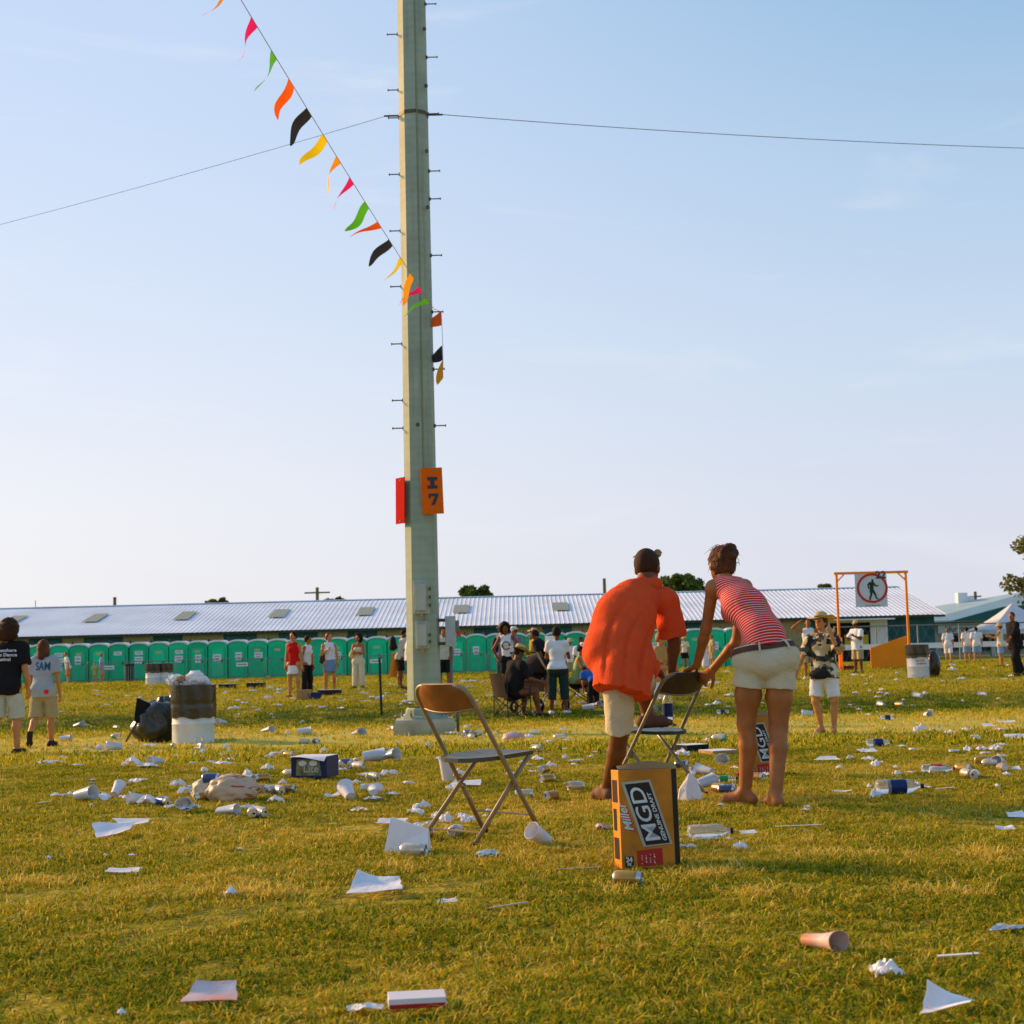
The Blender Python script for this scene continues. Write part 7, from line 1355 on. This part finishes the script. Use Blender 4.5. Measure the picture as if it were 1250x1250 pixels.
put_nap(735, 1015, 0.055, 4, 'red and white crumpled wrapper behind the gold carton', m=mat('wrapper_redwhite', (0.70, 0.68, 0.70), 0.8, col2=(0.6, 0.14, 0.10), scale=5))
put_can(640, 975, 85, 3, 'blue and silver can behind the empty chair'); put_can(673, 978, -40, 6, 'white and gold can lying behind the empty chair, open top showing')
# paper cone napkin standing
q = MB(); q.lathe([(0.085, 0.0), (0.06, 0.07), (0.035, 0.13), (0.012, 0.165), (0.001, 0.168)], 9, (0, 0, 0)); q.v = [(x*(1+0.25*math.sin(5*z*30+x*40)), y*0.7+0.01*math.sin(40*x), z) for x, y, z in q.v]; o = q.obj('napkin', M_napk); place(o, 843, 977, 0.004, 0.08); tag(o, 'white napkin standing up like a cone by the dark chair', 'litter')
put_cup(861, 963, 120, 1, 'clear plastic cup on its side beyond the napkin cone', 80); put_can(888, 969, 60, 5, 'blue can lying by the bare feet of the woman'); put_can(878, 968, 30, 2, 'dented can beside the blue can at the woman\'s feet'); put_bottle(885, 955, -8, 'green labelled bottle lying beyond the dark chair', M_lgreen, 0.17, 0.022); put_nap(935, 949, 0.05, 8, 'crumpled napkin between the feet of the woman'); put_sheet(900, 966, 0.20, 0.05, 0.015, 6, 21, 'white paper strip behind the feet of the woman'); put_nap(905, 951, 0.06, 9, 'red crumpled wrapper behind the legs of the woman', m=M_lred)
put_bottle(1098, 970, 3, 'large clear bottle with blue label on the open grass', M_lblue, 0.30, 0.046); put_nap(1068, 978, 0.05, 1, 'crumpled white napkin beside the blue labelled bottle', flat=1.4); put_nap(1119, 965, 0.045, 5, 'pointed napkin on the far side of the blue labelled bottle', flat=1.5); put_nap(1131, 964, 0.04, 2, 'crumpled napkin at the cap of the blue labelled bottle'); put_sheet(1030, 969, 0.19, 0.035, 0.012, 2, 22, 'narrow white paper strip on open grass near the bare feet'); put_stick(1154, 966, -3, 0.12, 'short brown and white stick beyond the blue labelled bottle', M_napk, 0.018)
put_bottle(1145, 944, -4, 'slim clear bottle with red label beside three cans', M_lred, 0.24, 0.032, M_lred); put_can(1176, 943, 40, 2, 'dented can at the cap of the red labelled bottle'); put_can(1190, 951, -20, 0, 'silver can lying open end out beyond the red labelled bottle'); put_can(1180, 949, 10, 4, 'middle can of the three beside the red labelled bottle'); put_nap(1095, 947, 0.045, 3, 'flat napkin at the base of the red labelled bottle', flat=0.6); put_nap(1112, 945, 0.05, 0, 'torn napkin near the red labelled bottle', flat=0.6)
for x, y, w, d, yaw, lb in ((1240, 942, 0.10, 0.08, 0, 'white paper scrap at the field edge beyond the red labelled bottle'), (1240, 1001, 0.15, 0.10, 4, 'white paper sheet at the edge of the field'), (1225, 1016, 0.13, 0.06, 0, 'greyish crushed wrapper near the white sheet at the field edge'), (1207, 888, 0.26, 0.16, 2, 'flat white tray on the pale worn track'), (1228, 883, 0.30, 0.10, 8, 'curled white paper strip on the worn track'), (1238, 903, 0.30, 0.18, -3, 'large white paper sheet beside the worn track'), (1133, 903, 0.26, 0.07, 2, 'thin white paper strip on the edge of the worn track'), (1010, 930, 0.24, 0.12, 3, 'flat white tray on the grass beyond the striped woman'), (1058, 920, 0.22, 0.09, 2, 'flat white paper beyond the striped woman, below the dark bottle')): put_sheet(x, y, w, d, 0.02, yaw, int(x), lb)
put_bottle(1073, 912, 8, 'dark labelled clear bottle lying crushed on the grass below the track', M_lblue, 0.26, 0.04); put_bottle(1084, 879, 5, 'small clear bottle lying on the pale track', M_lblue, 0.24, 0.04); put_bottle(883, 872, 0, 'blue labelled bottle beyond the dark chair on the track', M_lblue, 0.24, 0.042)
put_nap(1124, 894, 0.11, 1, 'long crumpled napkin on the pale worn track'); put_nap(1159, 899, 0.10, 5, 'curled napkin with raised end below the worn track'); put_nap(1145, 892, 0.06, 2, 'small napkin on the worn track'); put_can(1098, 863, 30, 2, 'dented can lying on the bank below the orange gate', None, 1.5)
for i, (x, y, s) in enumerate(((1164, 920, .07), (1181, 919, .05), (1198, 918, .07), (1216, 919, .08), (1222, 926, .06), (1024, 941, .04), (1049, 869, .10), (1022, 868, .06), (1222, 893, .08), (1180, 893, .06))): put_nap(x, y, s, i+2, 'small crumpled white napkin on the grass below the gate and worn track', 'napkins on the grass below the orange gate')
# left part: cups, bags and cans
put_cup(80, 906, 85, 1, 'clear plastic cup lying beside the person lettered SAM', 86, None, 1.25); put_cup(139, 917, -70, 1, 'large clear plastic cup lying below the broom', 84, None, 1.5); put_cup(104, 978, 62, 1, 'large clear plastic cup lying among torn napkins', 80, None, 1.1); put_cup(143, 972, 170, 0, 'white cup lying tilted up among torn napkins', 55, None, 0.95, None, 0.055); put_cup(168, 983, -60, 1, 'clear cup lying open beside a long napkin', 80, None, 0.9); put_can(199, 984, 45, 1, 'dark can beside the long napkin and clear cup')
for i, (x, y, s, lb) in enumerate(((64, 934, .15, 'big crumpled white plastic bag on the grass below the person lettered SAM'), (76, 927, .07, 'crumpled cup against the big white bag'), (94, 936, .07, 'flat napkin near the big white bag'), (163, 937, .13, 'lumpy white plastic bag below the black sacks'), (181, 938, .12, 'second lumpy white plastic bag with orange stain below the sacks'), (165, 957, .08, 'thin torn napkin below the two lumpy bags'), (173, 954, .06, 'small upright napkin scrap below the lumpy bags'), (67, 974, .05, 'small torn napkin, first of three in a row'), (78, 973, .05, 'middle torn napkin of three in a row'), (87, 972, .05, 'last torn napkin of three in a row'), (54, 982, .045, 'single napkin scrap below the three torn napkins'), (127, 978, .09, 'flattened napkin between the plastic cups'), (155, 976, .09, 'flattened napkin behind the tilted white cup'), (182, 984, .10, 'long flat napkin between cup and dark can'), (207, 988, .06, 'thin flat napkin below the dark can'), (229, 991, .10, 'long white napkin strip below the printed plastic bag'), (185, 911, .12, 'crumpled paper at the foot of the black sacks'), (160, 910, .06, 'small paper at the foot of the broom'), (234, 922, .08, 'flat paper on the grass below the white barrel'))): put_nap(x, y, s, i, lb, None, 0 if s > .09 else None, 0.6)
can_g = 'beer cans lying about the printed plastic bag'
put_can(211, 913, 20, 0, 'can lying open end out at the foot of the white barrel', 'cans at the foot of the white barrel', 1.1); put_can(245, 913, 30, 0, 'can lying open end out at the foot of the white barrel', 'cans at the foot of the white barrel', 1.1)
# printed plastic bag heaped with cans
q = crumple(66, (0.18, 0.12, 0.11), 0.20, 5, 2.4, 0.05); q.v = [(x, y, max(z, -0.07)+0.07) for x, y, z in q.v]; mbag = mat('bag_printed', (0.66, 0.54, 0.38), 0.4, var=0.12, transl=0.3); n_, l_ = mbag.node_tree.nodes, mbag.node_tree.links
t_ = n_.new('ShaderNodeTexCoord'); wv = n_.new('ShaderNodeTexNoise'); wv.inputs['Scale'].default_value = 9; wv.inputs['Detail'].default_value = 2; mp_ = n_.new('ShaderNodeMapping'); mp_.inputs['Scale'].default_value = (1.0, 1.0, 5.0); mp_.inputs['Rotation'].default_value = (0, 0.35, 0); l_.new(t_.outputs['Object'], mp_.inputs[0]); l_.new(mp_.outputs[0], wv.inputs['Vector']); mr_ = n_.new('ShaderNodeMapRange'); mr_.inputs[1].default_value = 0.54; mr_.inputs[2].default_value = 0.60; l_.new(wv.outputs['Fac'], mr_.inputs[0])
sp_ = n_.new('ShaderNodeSeparateXYZ'); l_.new(t_.outputs['Object'], sp_.inputs[0]); m2 = n_.new('ShaderNodeMapRange'); m2.inputs[1].default_value = -0.03; m2.inputs[2].default_value = 0.02; l_.new(sp_.outputs['X'], m2.inputs[0]); mu_ = n_.new('ShaderNodeMath'); mu_.operation = 'MULTIPLY'; l_.new(mr_.outputs[0], mu_.inputs[0]); l_.new(m2.outputs[0], mu_.inputs[1])
mx_ = n_.new('ShaderNodeMix'); mx_.data_type = 'RGBA'; src = [l for l in mbag.node_tree.links if l.to_socket.name == 'Base Color'][0].from_socket; l_.new(mu_.outputs[0], mx_.inputs['Factor']); l_.new(src, mx_.inputs['A']); mx_.inputs['B'].default_value = (0.5, 0.05, 0.02, 1); l_.new(mx_.outputs['Result'], n_['Principled BSDF'].inputs['Base Color'])
o = q.obj('plastic_bag', mbag, None, True); place(o, 285, 978, 0.0, 0.2); tag(o, 'pale plastic bag with red print slumped on the grass', 'bag')
q = crumple(67, (0.11, 0.10, 0.10), 0.34, 4, 4.0); q.v = [(x, y, max(z, -0.05)+0.05) for x, y, z in q.v]; o = q.obj('plastic_bag', mat('bag_cream_plastic', (0.66, 0.60, 0.46), 0.5, transl=0.2), None, True); place(o, 254, 976, 0.0, 0.12); tag(o, 'small knotted cream plastic bag beside the red-printed one', 'bag')
put_can(236, 969, -30, 0, 'silver can beside the knotted cream bag'); put_can(248, 979, -50, 2, 'gold-tinted can in front of the knotted cream bag'); o = put_can(258, 977, 80, 1, 'dark blue can lying on top of the cream bag'); o.location.z += 0.12; o = put_nap(266, 978, 0.06, 2, 'round white lid on top of the printed plastic bag', flat=0.4); o.location.z += 0.10
put_cup(277, 998, 75, 3, 'dented clear plastic cup lying below the printed bag', 86, None, 0.9); put_can(308, 998, 10, 2, 'can with open top, left of two below the printed bag'); put_can(317, 998, 40, 0, 'can lying against the open-topped can below the printed bag')
put_can(320, 955, -60, 2, 'single dented can between printed bag and blue carton'); put_can(318, 968, 70, 2, 'bent can, one of a pair beyond the printed bag'); put_can(330, 970, -25, 4, 'can lying against the bent can beyond the printed bag'); put_can(341, 970, 25, 0, 'can with open end turned out, paired below the blue carton'); put_can(351, 969, 80, 6, 'second can of the pair below the blue carton'); put_can(354, 949, 60, 4, 'can lying against the end of the blue carton')
for i, (x, y, yw) in enumerate(((414, 938, 20), (423, 935, 70), (430, 938, -20), (438, 939, 50), (434, 934, 10))): put_can(x, y, yw, i, 'beer can in the loose heap beside the open blue carton', 'cans heaped beside the blue carton')
put_cup(456, 931, 100, 1, 'clear plastic cup lying beyond the heap of cans', 86, None, 1.4); put_cup(474, 930, 60, 3, 'crushed cup touching the clear cup beyond the heap of cans', 80, None, 1.3); put_can(456, 953, 40, 3, 'crushed blue can beyond the upturned white cup'); put_nap(474, 949, 0.09, 4, 'white crumpled napkin beside the crushed blue can')
put_cup(424, 976, 205, 0, 'white cup tipped bottom outward on the grass', 62, None, 1.15); put_sheet(405, 975, 0.13, 0.05, 0.03, 15, 61, 'small pale plastic spoon-shaped scrap beside the tipped cup', M_napk); put_nap(440, 993, 0.075, 5, 'napkin with yellow smear below the tipped cup', flat=0.6, m=mat('napkin_yellow', (0.70, 0.70, 0.66), 0.9, col2=(0.62, 0.52, 0.20), scale=4))
for i, (x, y, s) in enumerate(((337, 924, .10), (347, 923, .07), (364, 921, .09), (396, 922, .07), (330, 926, .06))): put_nap(x, y, s, i, 'crumpled white napkin in the string behind the blue carton', 'napkins strung out behind the blue carton')
put_sheet(280, 924, 0.26, 0.08, 0.02, 3, 62, 'long white paper on the grass between barrel and blue carton'); put_nap(270, 935, 0.11, 8, 'white plastic bag scrap below the barrel', flat=0.6)
put_cup(270, 886, -40, 3, 'white cup lying on the bank beside the barrel', 80, None, 1.4); put_cup(326, 896, 60, 3, 'crushed clear cup on the worn track beyond the blue carton', 80, None, 1.4); put_cup(372, 898, 90, 1, 'clear cup on its side on the worn track', 86, None, 1.5); put_cup(437, 900, 40, 3, 'crushed white cup on the worn track near the steel stake', 80, None, 1.5); put_cup(96, 889, 60, 3, 'crumpled cup on the bank between SAM shirt and broom', 80, None, 1.4)
put_can(371, 908, 80, 0, 'white can lying behind the blue carton on the track', None, 1.15); put_can(386, 908, 40, 5, 'dark can lying behind the blue carton on the track', None, 1.15); put_can(142, 891, 40, 2, 'white crushed can beside the broom head', None, 1.3); put_can(142, 902, 80, 4, 'blue and white can with green wrapper beneath the broom', None, 1.3); put_nap(139, 904, 0.06, 3, 'bright green wrapper under the can by the broom', m=M_lgreen); put_can(480, 892, 20, 2, 'crushed can at the foot of the concrete block', None, 1.3)
# around the pole foot and behind the empty chair
for i, (x, y) in enumerate(((566, 900), (572, 897), (578, 900), (584, 898), (575, 902))): put_can(x, y, i*50, i, 'crushed can in the heap beside the concrete block', 'cans heaped beside the concrete block', 1.2)
for i, (x, y, s) in enumerate(((553, 897, .12), (597, 899, .09), (572, 887, .08), (590, 887, .07), (605, 897, .06), (487, 907, .05), (510, 907, .06), (523, 913, .09), (630, 900, .07))): put_nap(x, y, s, i, 'crumpled white paper on the grass round the concrete block', 'papers round the foot of the pole', None, 0.7)
q = crumple(68, (0.16, 0.10, 0.08), 0.25, 3); q.v = [(x, y, max(z, -0.05)+0.05) for x, y, z in q.v]; o = q.obj('plastic_bag', mat('bag_pink', (0.68, 0.62, 0.62), 0.5, col2=(0.62, 0.28, 0.20), scale=5, transl=0.2), None, True); place(o, 627, 905, 0.0, 0.15); tag(o, 'white plastic bag with reddish print behind the empty chair', 'bag')
for i, (x, y, s) in enumerate(((645, 902, .10), (652, 896, .13), (670, 908, .09), (690, 905, .08), (687, 892, .07), (664, 903, .06), (656, 930, .09), (705, 931, .08))): put_nap(x, y, s, i+3, 'white torn paper on the grass between the empty chair and the seated group', 'papers between the chair and the seated group', None, 0.6)
put_can(684, 904, 70, 3, 'dark blue can among torn papers below the seated group', None, 1.4); put_can(655, 918, 40, 7, 'crushed dark and white can beyond the empty chair', None, 1.3)
put_cup(546, 955, 0, 0, 'white cup standing behind the empty chair seat', 8, None, 1.25, None, 0.075); put_nap(560, 950, 0.07, 1, 'crumpled wrapper leaning on the standing white cup'); put_sheet(572, 961, 0.26, 0.12, 0.03, 3, 63, 'flat torn white paper behind the empty chair'); put_nap(552, 967, 0.06, 5, 'small napkin in front of the flat torn paper'); put_nap(623, 948, 0.06, 6, 'round crumpled napkin seen through the legs of the chair')
put_cup(718, 868, 85, 1, 'white cup lying below the bending toddler', 86, None, 1.6); put_cup(728, 864, 40, 3, 'crushed cup beside the toddler\'s shoes', 80, None, 1.4); put_nap(638, 873, .08, 2, 'folded white napkin at the shoes of the seated man')
# beyond the couple
for i, (x, y, s) in enumerate(((870, 836, .2), (866, 862, .16), (875, 861, .12), (893, 848, .1), (862, 906, .07), (846, 860, .09), (828, 905, .07), (908, 835, .1), (921, 859, .1))): put_nap(x, y, s, i+1, 'torn white paper on the track beyond the leaning couple', 'papers beyond the leaning couple', None, 0.6)
put_can(878, 905, 60, 3, 'green and white can on the track beyond the dark chair', None, 1.4); put_nap(884, 907, .06, 3, 'bright green scrap beside the can beyond the dark chair', m=M_lgreen); put_nap(834, 926, .10, 5, 'crumpled paper by the flattened cartons'); put_nap(912, 927, .08, 8, 'dark-edged paper by the flattened brown carton'); put_can(833, 938, 60, 5, 'blue can by the crushed dark carton')
# bottle held by the man behind the chair
e = thing('plastic_bottle', 'clear bottle with blue label held hanging behind the dark chair back', 'bottle'); pw_ = P(815, 868, 10.0); e.location = tuple(pw_)
q = MB(); q.lathe([(0.001, -0.066), (0.026, -0.07), (0.036, -0.062), (0.036, 0.06), (0.03, 0.085), (0.014, 0.115), (0.0125, 0.13)], 18, (0, 0, 0)); q.obj('body', M_clear, e, True); q = MB(); q.lathe([(0.0372, -0.035), (0.0372, 0.05)], 18, (0, 0, 0)); q.obj('label_band', M_lblue, e, True); q = MB(); q.lathe([(0.001, 0.127), (0.0155, 0.126), (0.0155, 0.145), (0.001, 0.147)], 12, (0, 0, 0)); q.obj('cap', M_bcap, e, True)
# loose pieces between the near chair and the track
def loose(x0, x1, y0, y1, n, lb, gp, s0, s1):
    for i in range(n):
        x, y = nrng.uniform(x0, x1), nrng.uniform(y0, y1); k = nrng.random()
        if k < 0.70: put_nap(x, y, nrng.uniform(s0, s1), i, lb, gp, None, nrng.uniform(0.6, 1.1))
        elif k < 0.85: put_cup(x, y, nrng.uniform(0, 360), (2, 3, 4, 5)[i % 4], lb, 84, gp, 1.0)
        else: put_can(x, y, nrng.uniform(0, 360), (2, 3, 4, 6, 7)[i % 5], lb, gp)
loose(90, 260, 915, 1000, 22, 'loose rubbish on the grass below the white barrel and sacks', 'loose rubbish below the white barrel', 0.035, 0.075)
loose(270, 500, 910, 1000, 30, 'loose rubbish on the grass around the blue and white carton', 'loose rubbish around the blue carton', 0.035, 0.075)
loose(470, 600, 985, 1030, 8, 'crumpled rubbish under the empty folding chair', 'rubbish under the empty chair', 0.03, 0.055)
loose(590, 715, 915, 970, 12, 'loose rubbish between the empty chair and the man in orange', 'rubbish between the two chairs', 0.03, 0.065)
loose(820, 930, 905, 965, 14, 'loose rubbish on the grass beyond the dark chair', 'loose rubbish beyond the dark chair', 0.035, 0.075)
loose(970, 1245, 895, 965, 26, 'loose rubbish on the grass beside the labelled bottles', 'loose rubbish beside the labelled bottles', 0.03, 0.065)
# the smallest far scraps, too many to count, as one mass
SPK = MB()
def speck(x, y, s, i):
    p = G(x, y); q = NAPS[i % 10]; a = far.uniform(0, 6.28); c, s_ = math.cos(a)*s, math.sin(a)*s
    SPK.add([(p[0]+v[0]*c-v[1]*s_, p[1]+v[0]*s_+v[1]*c, p[2]+0.008+v[2]*s*0.7) for v in q.v], q.f)
# far scatter: single crumpled papers all over the field up to the toilets
far = nrng
bands = [((20, 1240), (833, 862), 165, 'scrap of white litter on the far field between swale and toilets', 'litter scattered over the far field', (0.05, 0.13)), ((20, 1240), (862, 884), 46, 'scrap of white litter on the grassy bank of the swale', 'litter scattered on the bank', (0.035, 0.08)), ((15, 1245), (884, 930), 34, 'scrap of white litter on the worn track', 'litter scattered on the worn track', (0.03, 0.065)), ((30, 1230), (955, 1040), 16, 'tiny paper scrap in the mown grass', 'tiny scraps in the mown grass', (0.015, 0.03))]
for (x0, x1), (y0, y1), n, lb, gp, (s0, s1) in bands:
    for i in range(n):
        x = far.uniform(x0, x1); y = far.uniform(y0, y1)+(625-x)*0.0244*0.8
        if 190 < x < 260 and y < 905: continue
        if y0 == 833 and i >= 48: speck(x, y, far.uniform(s0, s1), i); continue
        if far.random() < 0.10 and y < 880: 
            o = put_cup(x, y, far.uniform(0, 360), (1, 3, 2)[i % 3], lb, 84, gp, 1.3)
        else: put_nap(x, y, far.uniform(s0, s1), i, lb, gp, None, far.uniform(0.5, 1.0))
for i in range(70):
    x, y = far.uniform(20, 1240), far.uniform(818, 834); y += (625-x)*0.02+2
    speck(x, y, far.uniform(0.09, 0.19), i)
sp_o = SPK.obj('scattered_litter', M_napk); tag(sp_o, 'countless small white scraps strewn over the far field', 'litter', None, 'stuff')

# ------------------------------------------------------------------ grass blades (one mass, thinning with distance)
gl_m = bpy.data.materials.new('grass_blade'); gl_m.use_nodes = True; n_, l_ = gl_m.node_tree.nodes, gl_m.node_tree.links; bs = n_['Principled BSDF']; bs.inputs['Roughness'].default_value = 0.8; bs.inputs['Specular IOR Level'].default_value = 0.06
ai = n_.new('ShaderNodeAttribute'); ai.attribute_type = 'INSTANCER'; ai.attribute_name = 'dry'; ab = n_.new('ShaderNodeAttribute'); ab.attribute_name = 'tone'
ad = n_.new('ShaderNodeMath'); ad.operation = 'ADD'; l_.new(ai.outputs['Fac'], ad.inputs[0]); l_.new(ab.outputs['Fac'], ad.inputs[1]); cr_ = n_.new('ShaderNodeValToRGB'); l_.new(ad.outputs[0], cr_.inputs[0])
GR = [(0.0, (0.05, 0.115, 0.006)), (0.22, (0.21, 0.285, 0.008)), (0.42, (0.43, 0.43, 0.010)), (0.56, (0.58, 0.44, 0.012)), (0.68, (0.50, 0.25, 0.014)), (0.80, (0.76, 0.52, 0.03)), (1.0, (0.86, 0.66, 0.17))]
cr_.color_ramp.elements[0].color = (*GR[0][1], 1); cr_.color_ramp.elements[1].color = (*GR[-1][1], 1)
for p_, c_ in GR[1:-1]: e_ = cr_.color_ramp.elements.new(p_); e_.color = (*c_, 1)
l_.new(cr_.outputs[0], bs.inputs['Base Color']); tr_ = n_.new('ShaderNodeBsdfTranslucent'); l_.new(cr_.outputs[0], tr_.inputs['Color']); mxs = n_.new('ShaderNodeMixShader'); mxs.inputs[0].default_value = 0.35; l_.new(bs.outputs[0], mxs.inputs[1]); l_.new(tr_.outputs[0], mxs.inputs[2]); l_.new(mxs.outputs[0], n_['Material Output'].inputs['Surface'])
def clump(seed, nb, rad, hmin, hmax, wid, flop, tone):
    r = np.random.default_rng(seed); V_, F_, T_ = [], [], []
    for _ in range(nb):
        a = r.random()*6.28; rr = rad*math.sqrt(r.random()); b0 = np.array((rr*math.cos(a), rr*math.sin(a), -0.004)); h = r.uniform(hmin, hmax); az = r.random()*6.28; fl = flop*r.uniform(0.3, 1.2); d = np.array((math.cos(az), math.sin(az), 0)); s = np.array((-d[1], d[0], 0))*wid*r.uniform(0.6, 1.2)
        p1 = b0+np.array((0, 0, h*0.55))+d*h*fl*0.35; p2 = b0+np.array((0, 0, h*(0.95-0.35*min(1, fl))))+d*h*fl; k = len(V_); V_ += [b0-s, b0+s, p1+s*0.8, p1-s*0.8, p2]; F_ += [(k, k+1, k+2, k+3), (k+3, k+2, k+4)]; t = min(1, max(0, r.normal(tone, 0.34))); T_ += [t*0.8]*2+[t]*2+[t+0.12]
    me = bpy.data.meshes.new('clump'); me.from_pydata([tuple(v) for v in V_], [], F_); me.materials.append(gl_m); at = me.attributes.new('tone', 'FLOAT', 'POINT'); at.data.foreach_set('value', np.array(T_, np.float32)); return bpy.data.objects.new('clump%02d' % seed, me)
gc = bpy.data.collections.new('grass_clumps')
for i in range(6): gc.objects.link(clump(i, 30, 0.055, 0.010, 0.036, 0.0020, 1.9, 0.38))
for i in range(6, 8): gc.objects.link(clump(i, 26, 0.055, 0.012, 0.040, 0.0020, 2.0, 0.64))
for i in range(8, 10): gc.objects.link(clump(i, 24, 0.06, 0.02, 0.062, 0.0018, 1.7, 0.88))
for i in range(10, 12): gc.objects.link(clump(i, 26, 0.22, 0.02, 0.065, 0.0052, 1.3, 0.46))
def pts_in(d0, d1, dens):
    A = (d1*d1-d0*d0)*0.42; n = int(A*dens); d = np.sqrt(nrng.random(n)*(d1*d1-d0*d0)+d0*d0); x = (nrng.random(n)*2-1)*0.42*d+0*d; return np.stack([x, d], 1)
def vn(p, s, seed):
    r = np.random.default_rng(seed); o = 0
    for i in range(6): k = r.normal(size=2)*s; o = o+np.sin(p@k+r.random()*6.28+1.5*np.sin(p@(k[::-1]*0.7)))
    return o/6
Z1, Z2, Z3, Z4 = pts_in(3.2, 7.5, 520), pts_in(7.5, 14.5, 330), pts_in(14.5, 34, 34), pts_in(34, 80, 9)
pt = np.concatenate([Z1, Z2, Z3, Z4]); nearn = len(Z1)+len(Z2); isfar = np.arange(len(pt)) >= nearn
keep = np.ones(len(pt), bool)
for fx, fy, fr_ in FOOT:
    if fr_ > 0: keep &= ((pt[:, 0]-fx)**2+(pt[:, 1]-fy)**2) > (fr_*0.6+0.01)**2
thin = vn(pt, 2.2, 5); bare = (thin < -0.34) & (nrng.random(len(pt)) < 0.72); keep &= ~bare
track = (pt[:, 1] > 20.5) & (pt[:, 1] < 24.5); keep &= ~(track & (nrng.random(len(pt)) < 0.65))
pt, isfar = pt[keep], isfar[keep]; N_ = len(pt)
dryv = 0.20*vn(pt, 0.9, 1)+0.26*vn(pt, 4.5, 2)+nrng.normal(0, 0.07, N_)
bank = np.exp(-((pt[:, 1]-28.7-0.8*vn(pt, .35, 9))/1.5)**2); dryv -= 0.6*bank; dryv += 0.22*((pt[:, 1] > 20.0) & (pt[:, 1] < 26))
idx = nrng.integers(0, 6, N_); pd_ = nrng.random(N_) < np.clip(0.14+0.9*dryv, 0.03, 0.8); idx[pd_] = 6+nrng.integers(0, 2, pd_.sum()); idx[isfar] = 10+nrng.integers(0, 2, isfar.sum())
tuf = (vn(pt*np.array((1, .6)), 4.5, 7) > 0.45) & (nrng.random(N_) < 0.03) & ~isfar; idx[tuf] = 8+nrng.integers(0, 2, tuf.sum())
for x, y, n in ((48, 1078, 26), (316, 1092, 30), (1205, 1045, 20), (858, 1070, 26), (500, 1062, 14), (1150, 1090, 18), (930, 1094, 14), (640, 1050, 10), (1030, 1045, 14), (750, 1090, 12), (30, 1055, 12)):
    g = G(x, y); pp = g[None, :2]+nrng.normal(0, 0.07, (n, 2))*np.array((1.6, 1)); pt = np.concatenate([pt, pp]); idx = np.concatenate([idx, 8+nrng.integers(0, 2, n)]); dryv = np.concatenate([dryv, np.full(n, 0.05)]); isfar = np.concatenate([isfar, np.zeros(n, bool)])
N_ = len(pt); zz = gz(pt[:, 0], pt[:, 1]); gm_ = bpy.data.meshes.new('grass'); gm_.vertices.add(N_); gm_.vertices.foreach_set('co', np.column_stack([pt, zz]).astype(np.float32).ravel())
a = gm_.attributes.new('rot', 'FLOAT_VECTOR', 'POINT'); a.data.foreach_set('vector', np.column_stack([nrng.normal(0, .12, N_), nrng.normal(0, .12, N_), nrng.random(N_)*6.28]).astype(np.float32).ravel())
sc_ = nrng.uniform(0.75, 1.3, N_)*(1+0.5*sstep(34, 60, pt[:, 1])); a = gm_.attributes.new('scl', 'FLOAT', 'POINT'); a.data.foreach_set('value', sc_.astype(np.float32)); a = gm_.attributes.new('idx', 'INT', 'POINT'); a.data.foreach_set('value', idx.astype(np.int32)); a = gm_.attributes.new('dry', 'FLOAT', 'POINT'); a.data.foreach_set('value', dryv.astype(np.float32))
grass = link('grass', gm_); tag(grass, 'short mown grass with dry straw-coloured patches over the whole field', 'grass', None, 'stuff')
ng = bpy.data.node_groups.new('grass_scatter', 'GeometryNodeTree'); ng.interface.new_socket('Geometry', in_out='INPUT', socket_type='NodeSocketGeometry'); ng.interface.new_socket('Geometry', in_out='OUTPUT', socket_type='NodeSocketGeometry'); gn, gk = ng.nodes, ng.links
gi, go, ip, ci = gn.new('NodeGroupInput'), gn.new('NodeGroupOutput'), gn.new('GeometryNodeInstanceOnPoints'), gn.new('GeometryNodeCollectionInfo')
ci.inputs['Collection'].default_value = gc; ci.inputs['Separate Children'].default_value = True; ci.inputs['Reset Children'].default_value = True
def na(nm, ty): q = gn.new('GeometryNodeInputNamedAttribute'); q.data_type = ty; q.inputs['Name'].default_value = nm; return [o_ for o_ in q.outputs if o_.enabled][0]
gk.new(gi.outputs[0], ip.inputs['Points']); gk.new(ci.outputs[0], ip.inputs['Instance']); ip.inputs['Pick Instance'].default_value = True; gk.new(na('idx', 'INT'), ip.inputs['Instance Index']); gk.new(na('rot', 'FLOAT_VECTOR'), ip.inputs['Rotation']); gk.new(na('scl', 'FLOAT'), ip.inputs['Scale']); gk.new(ip.outputs[0], go.inputs[0])
md = grass.modifiers.new('scatter', 'NODES'); md.node_group = ng
gm_.materials.append(gl_m)
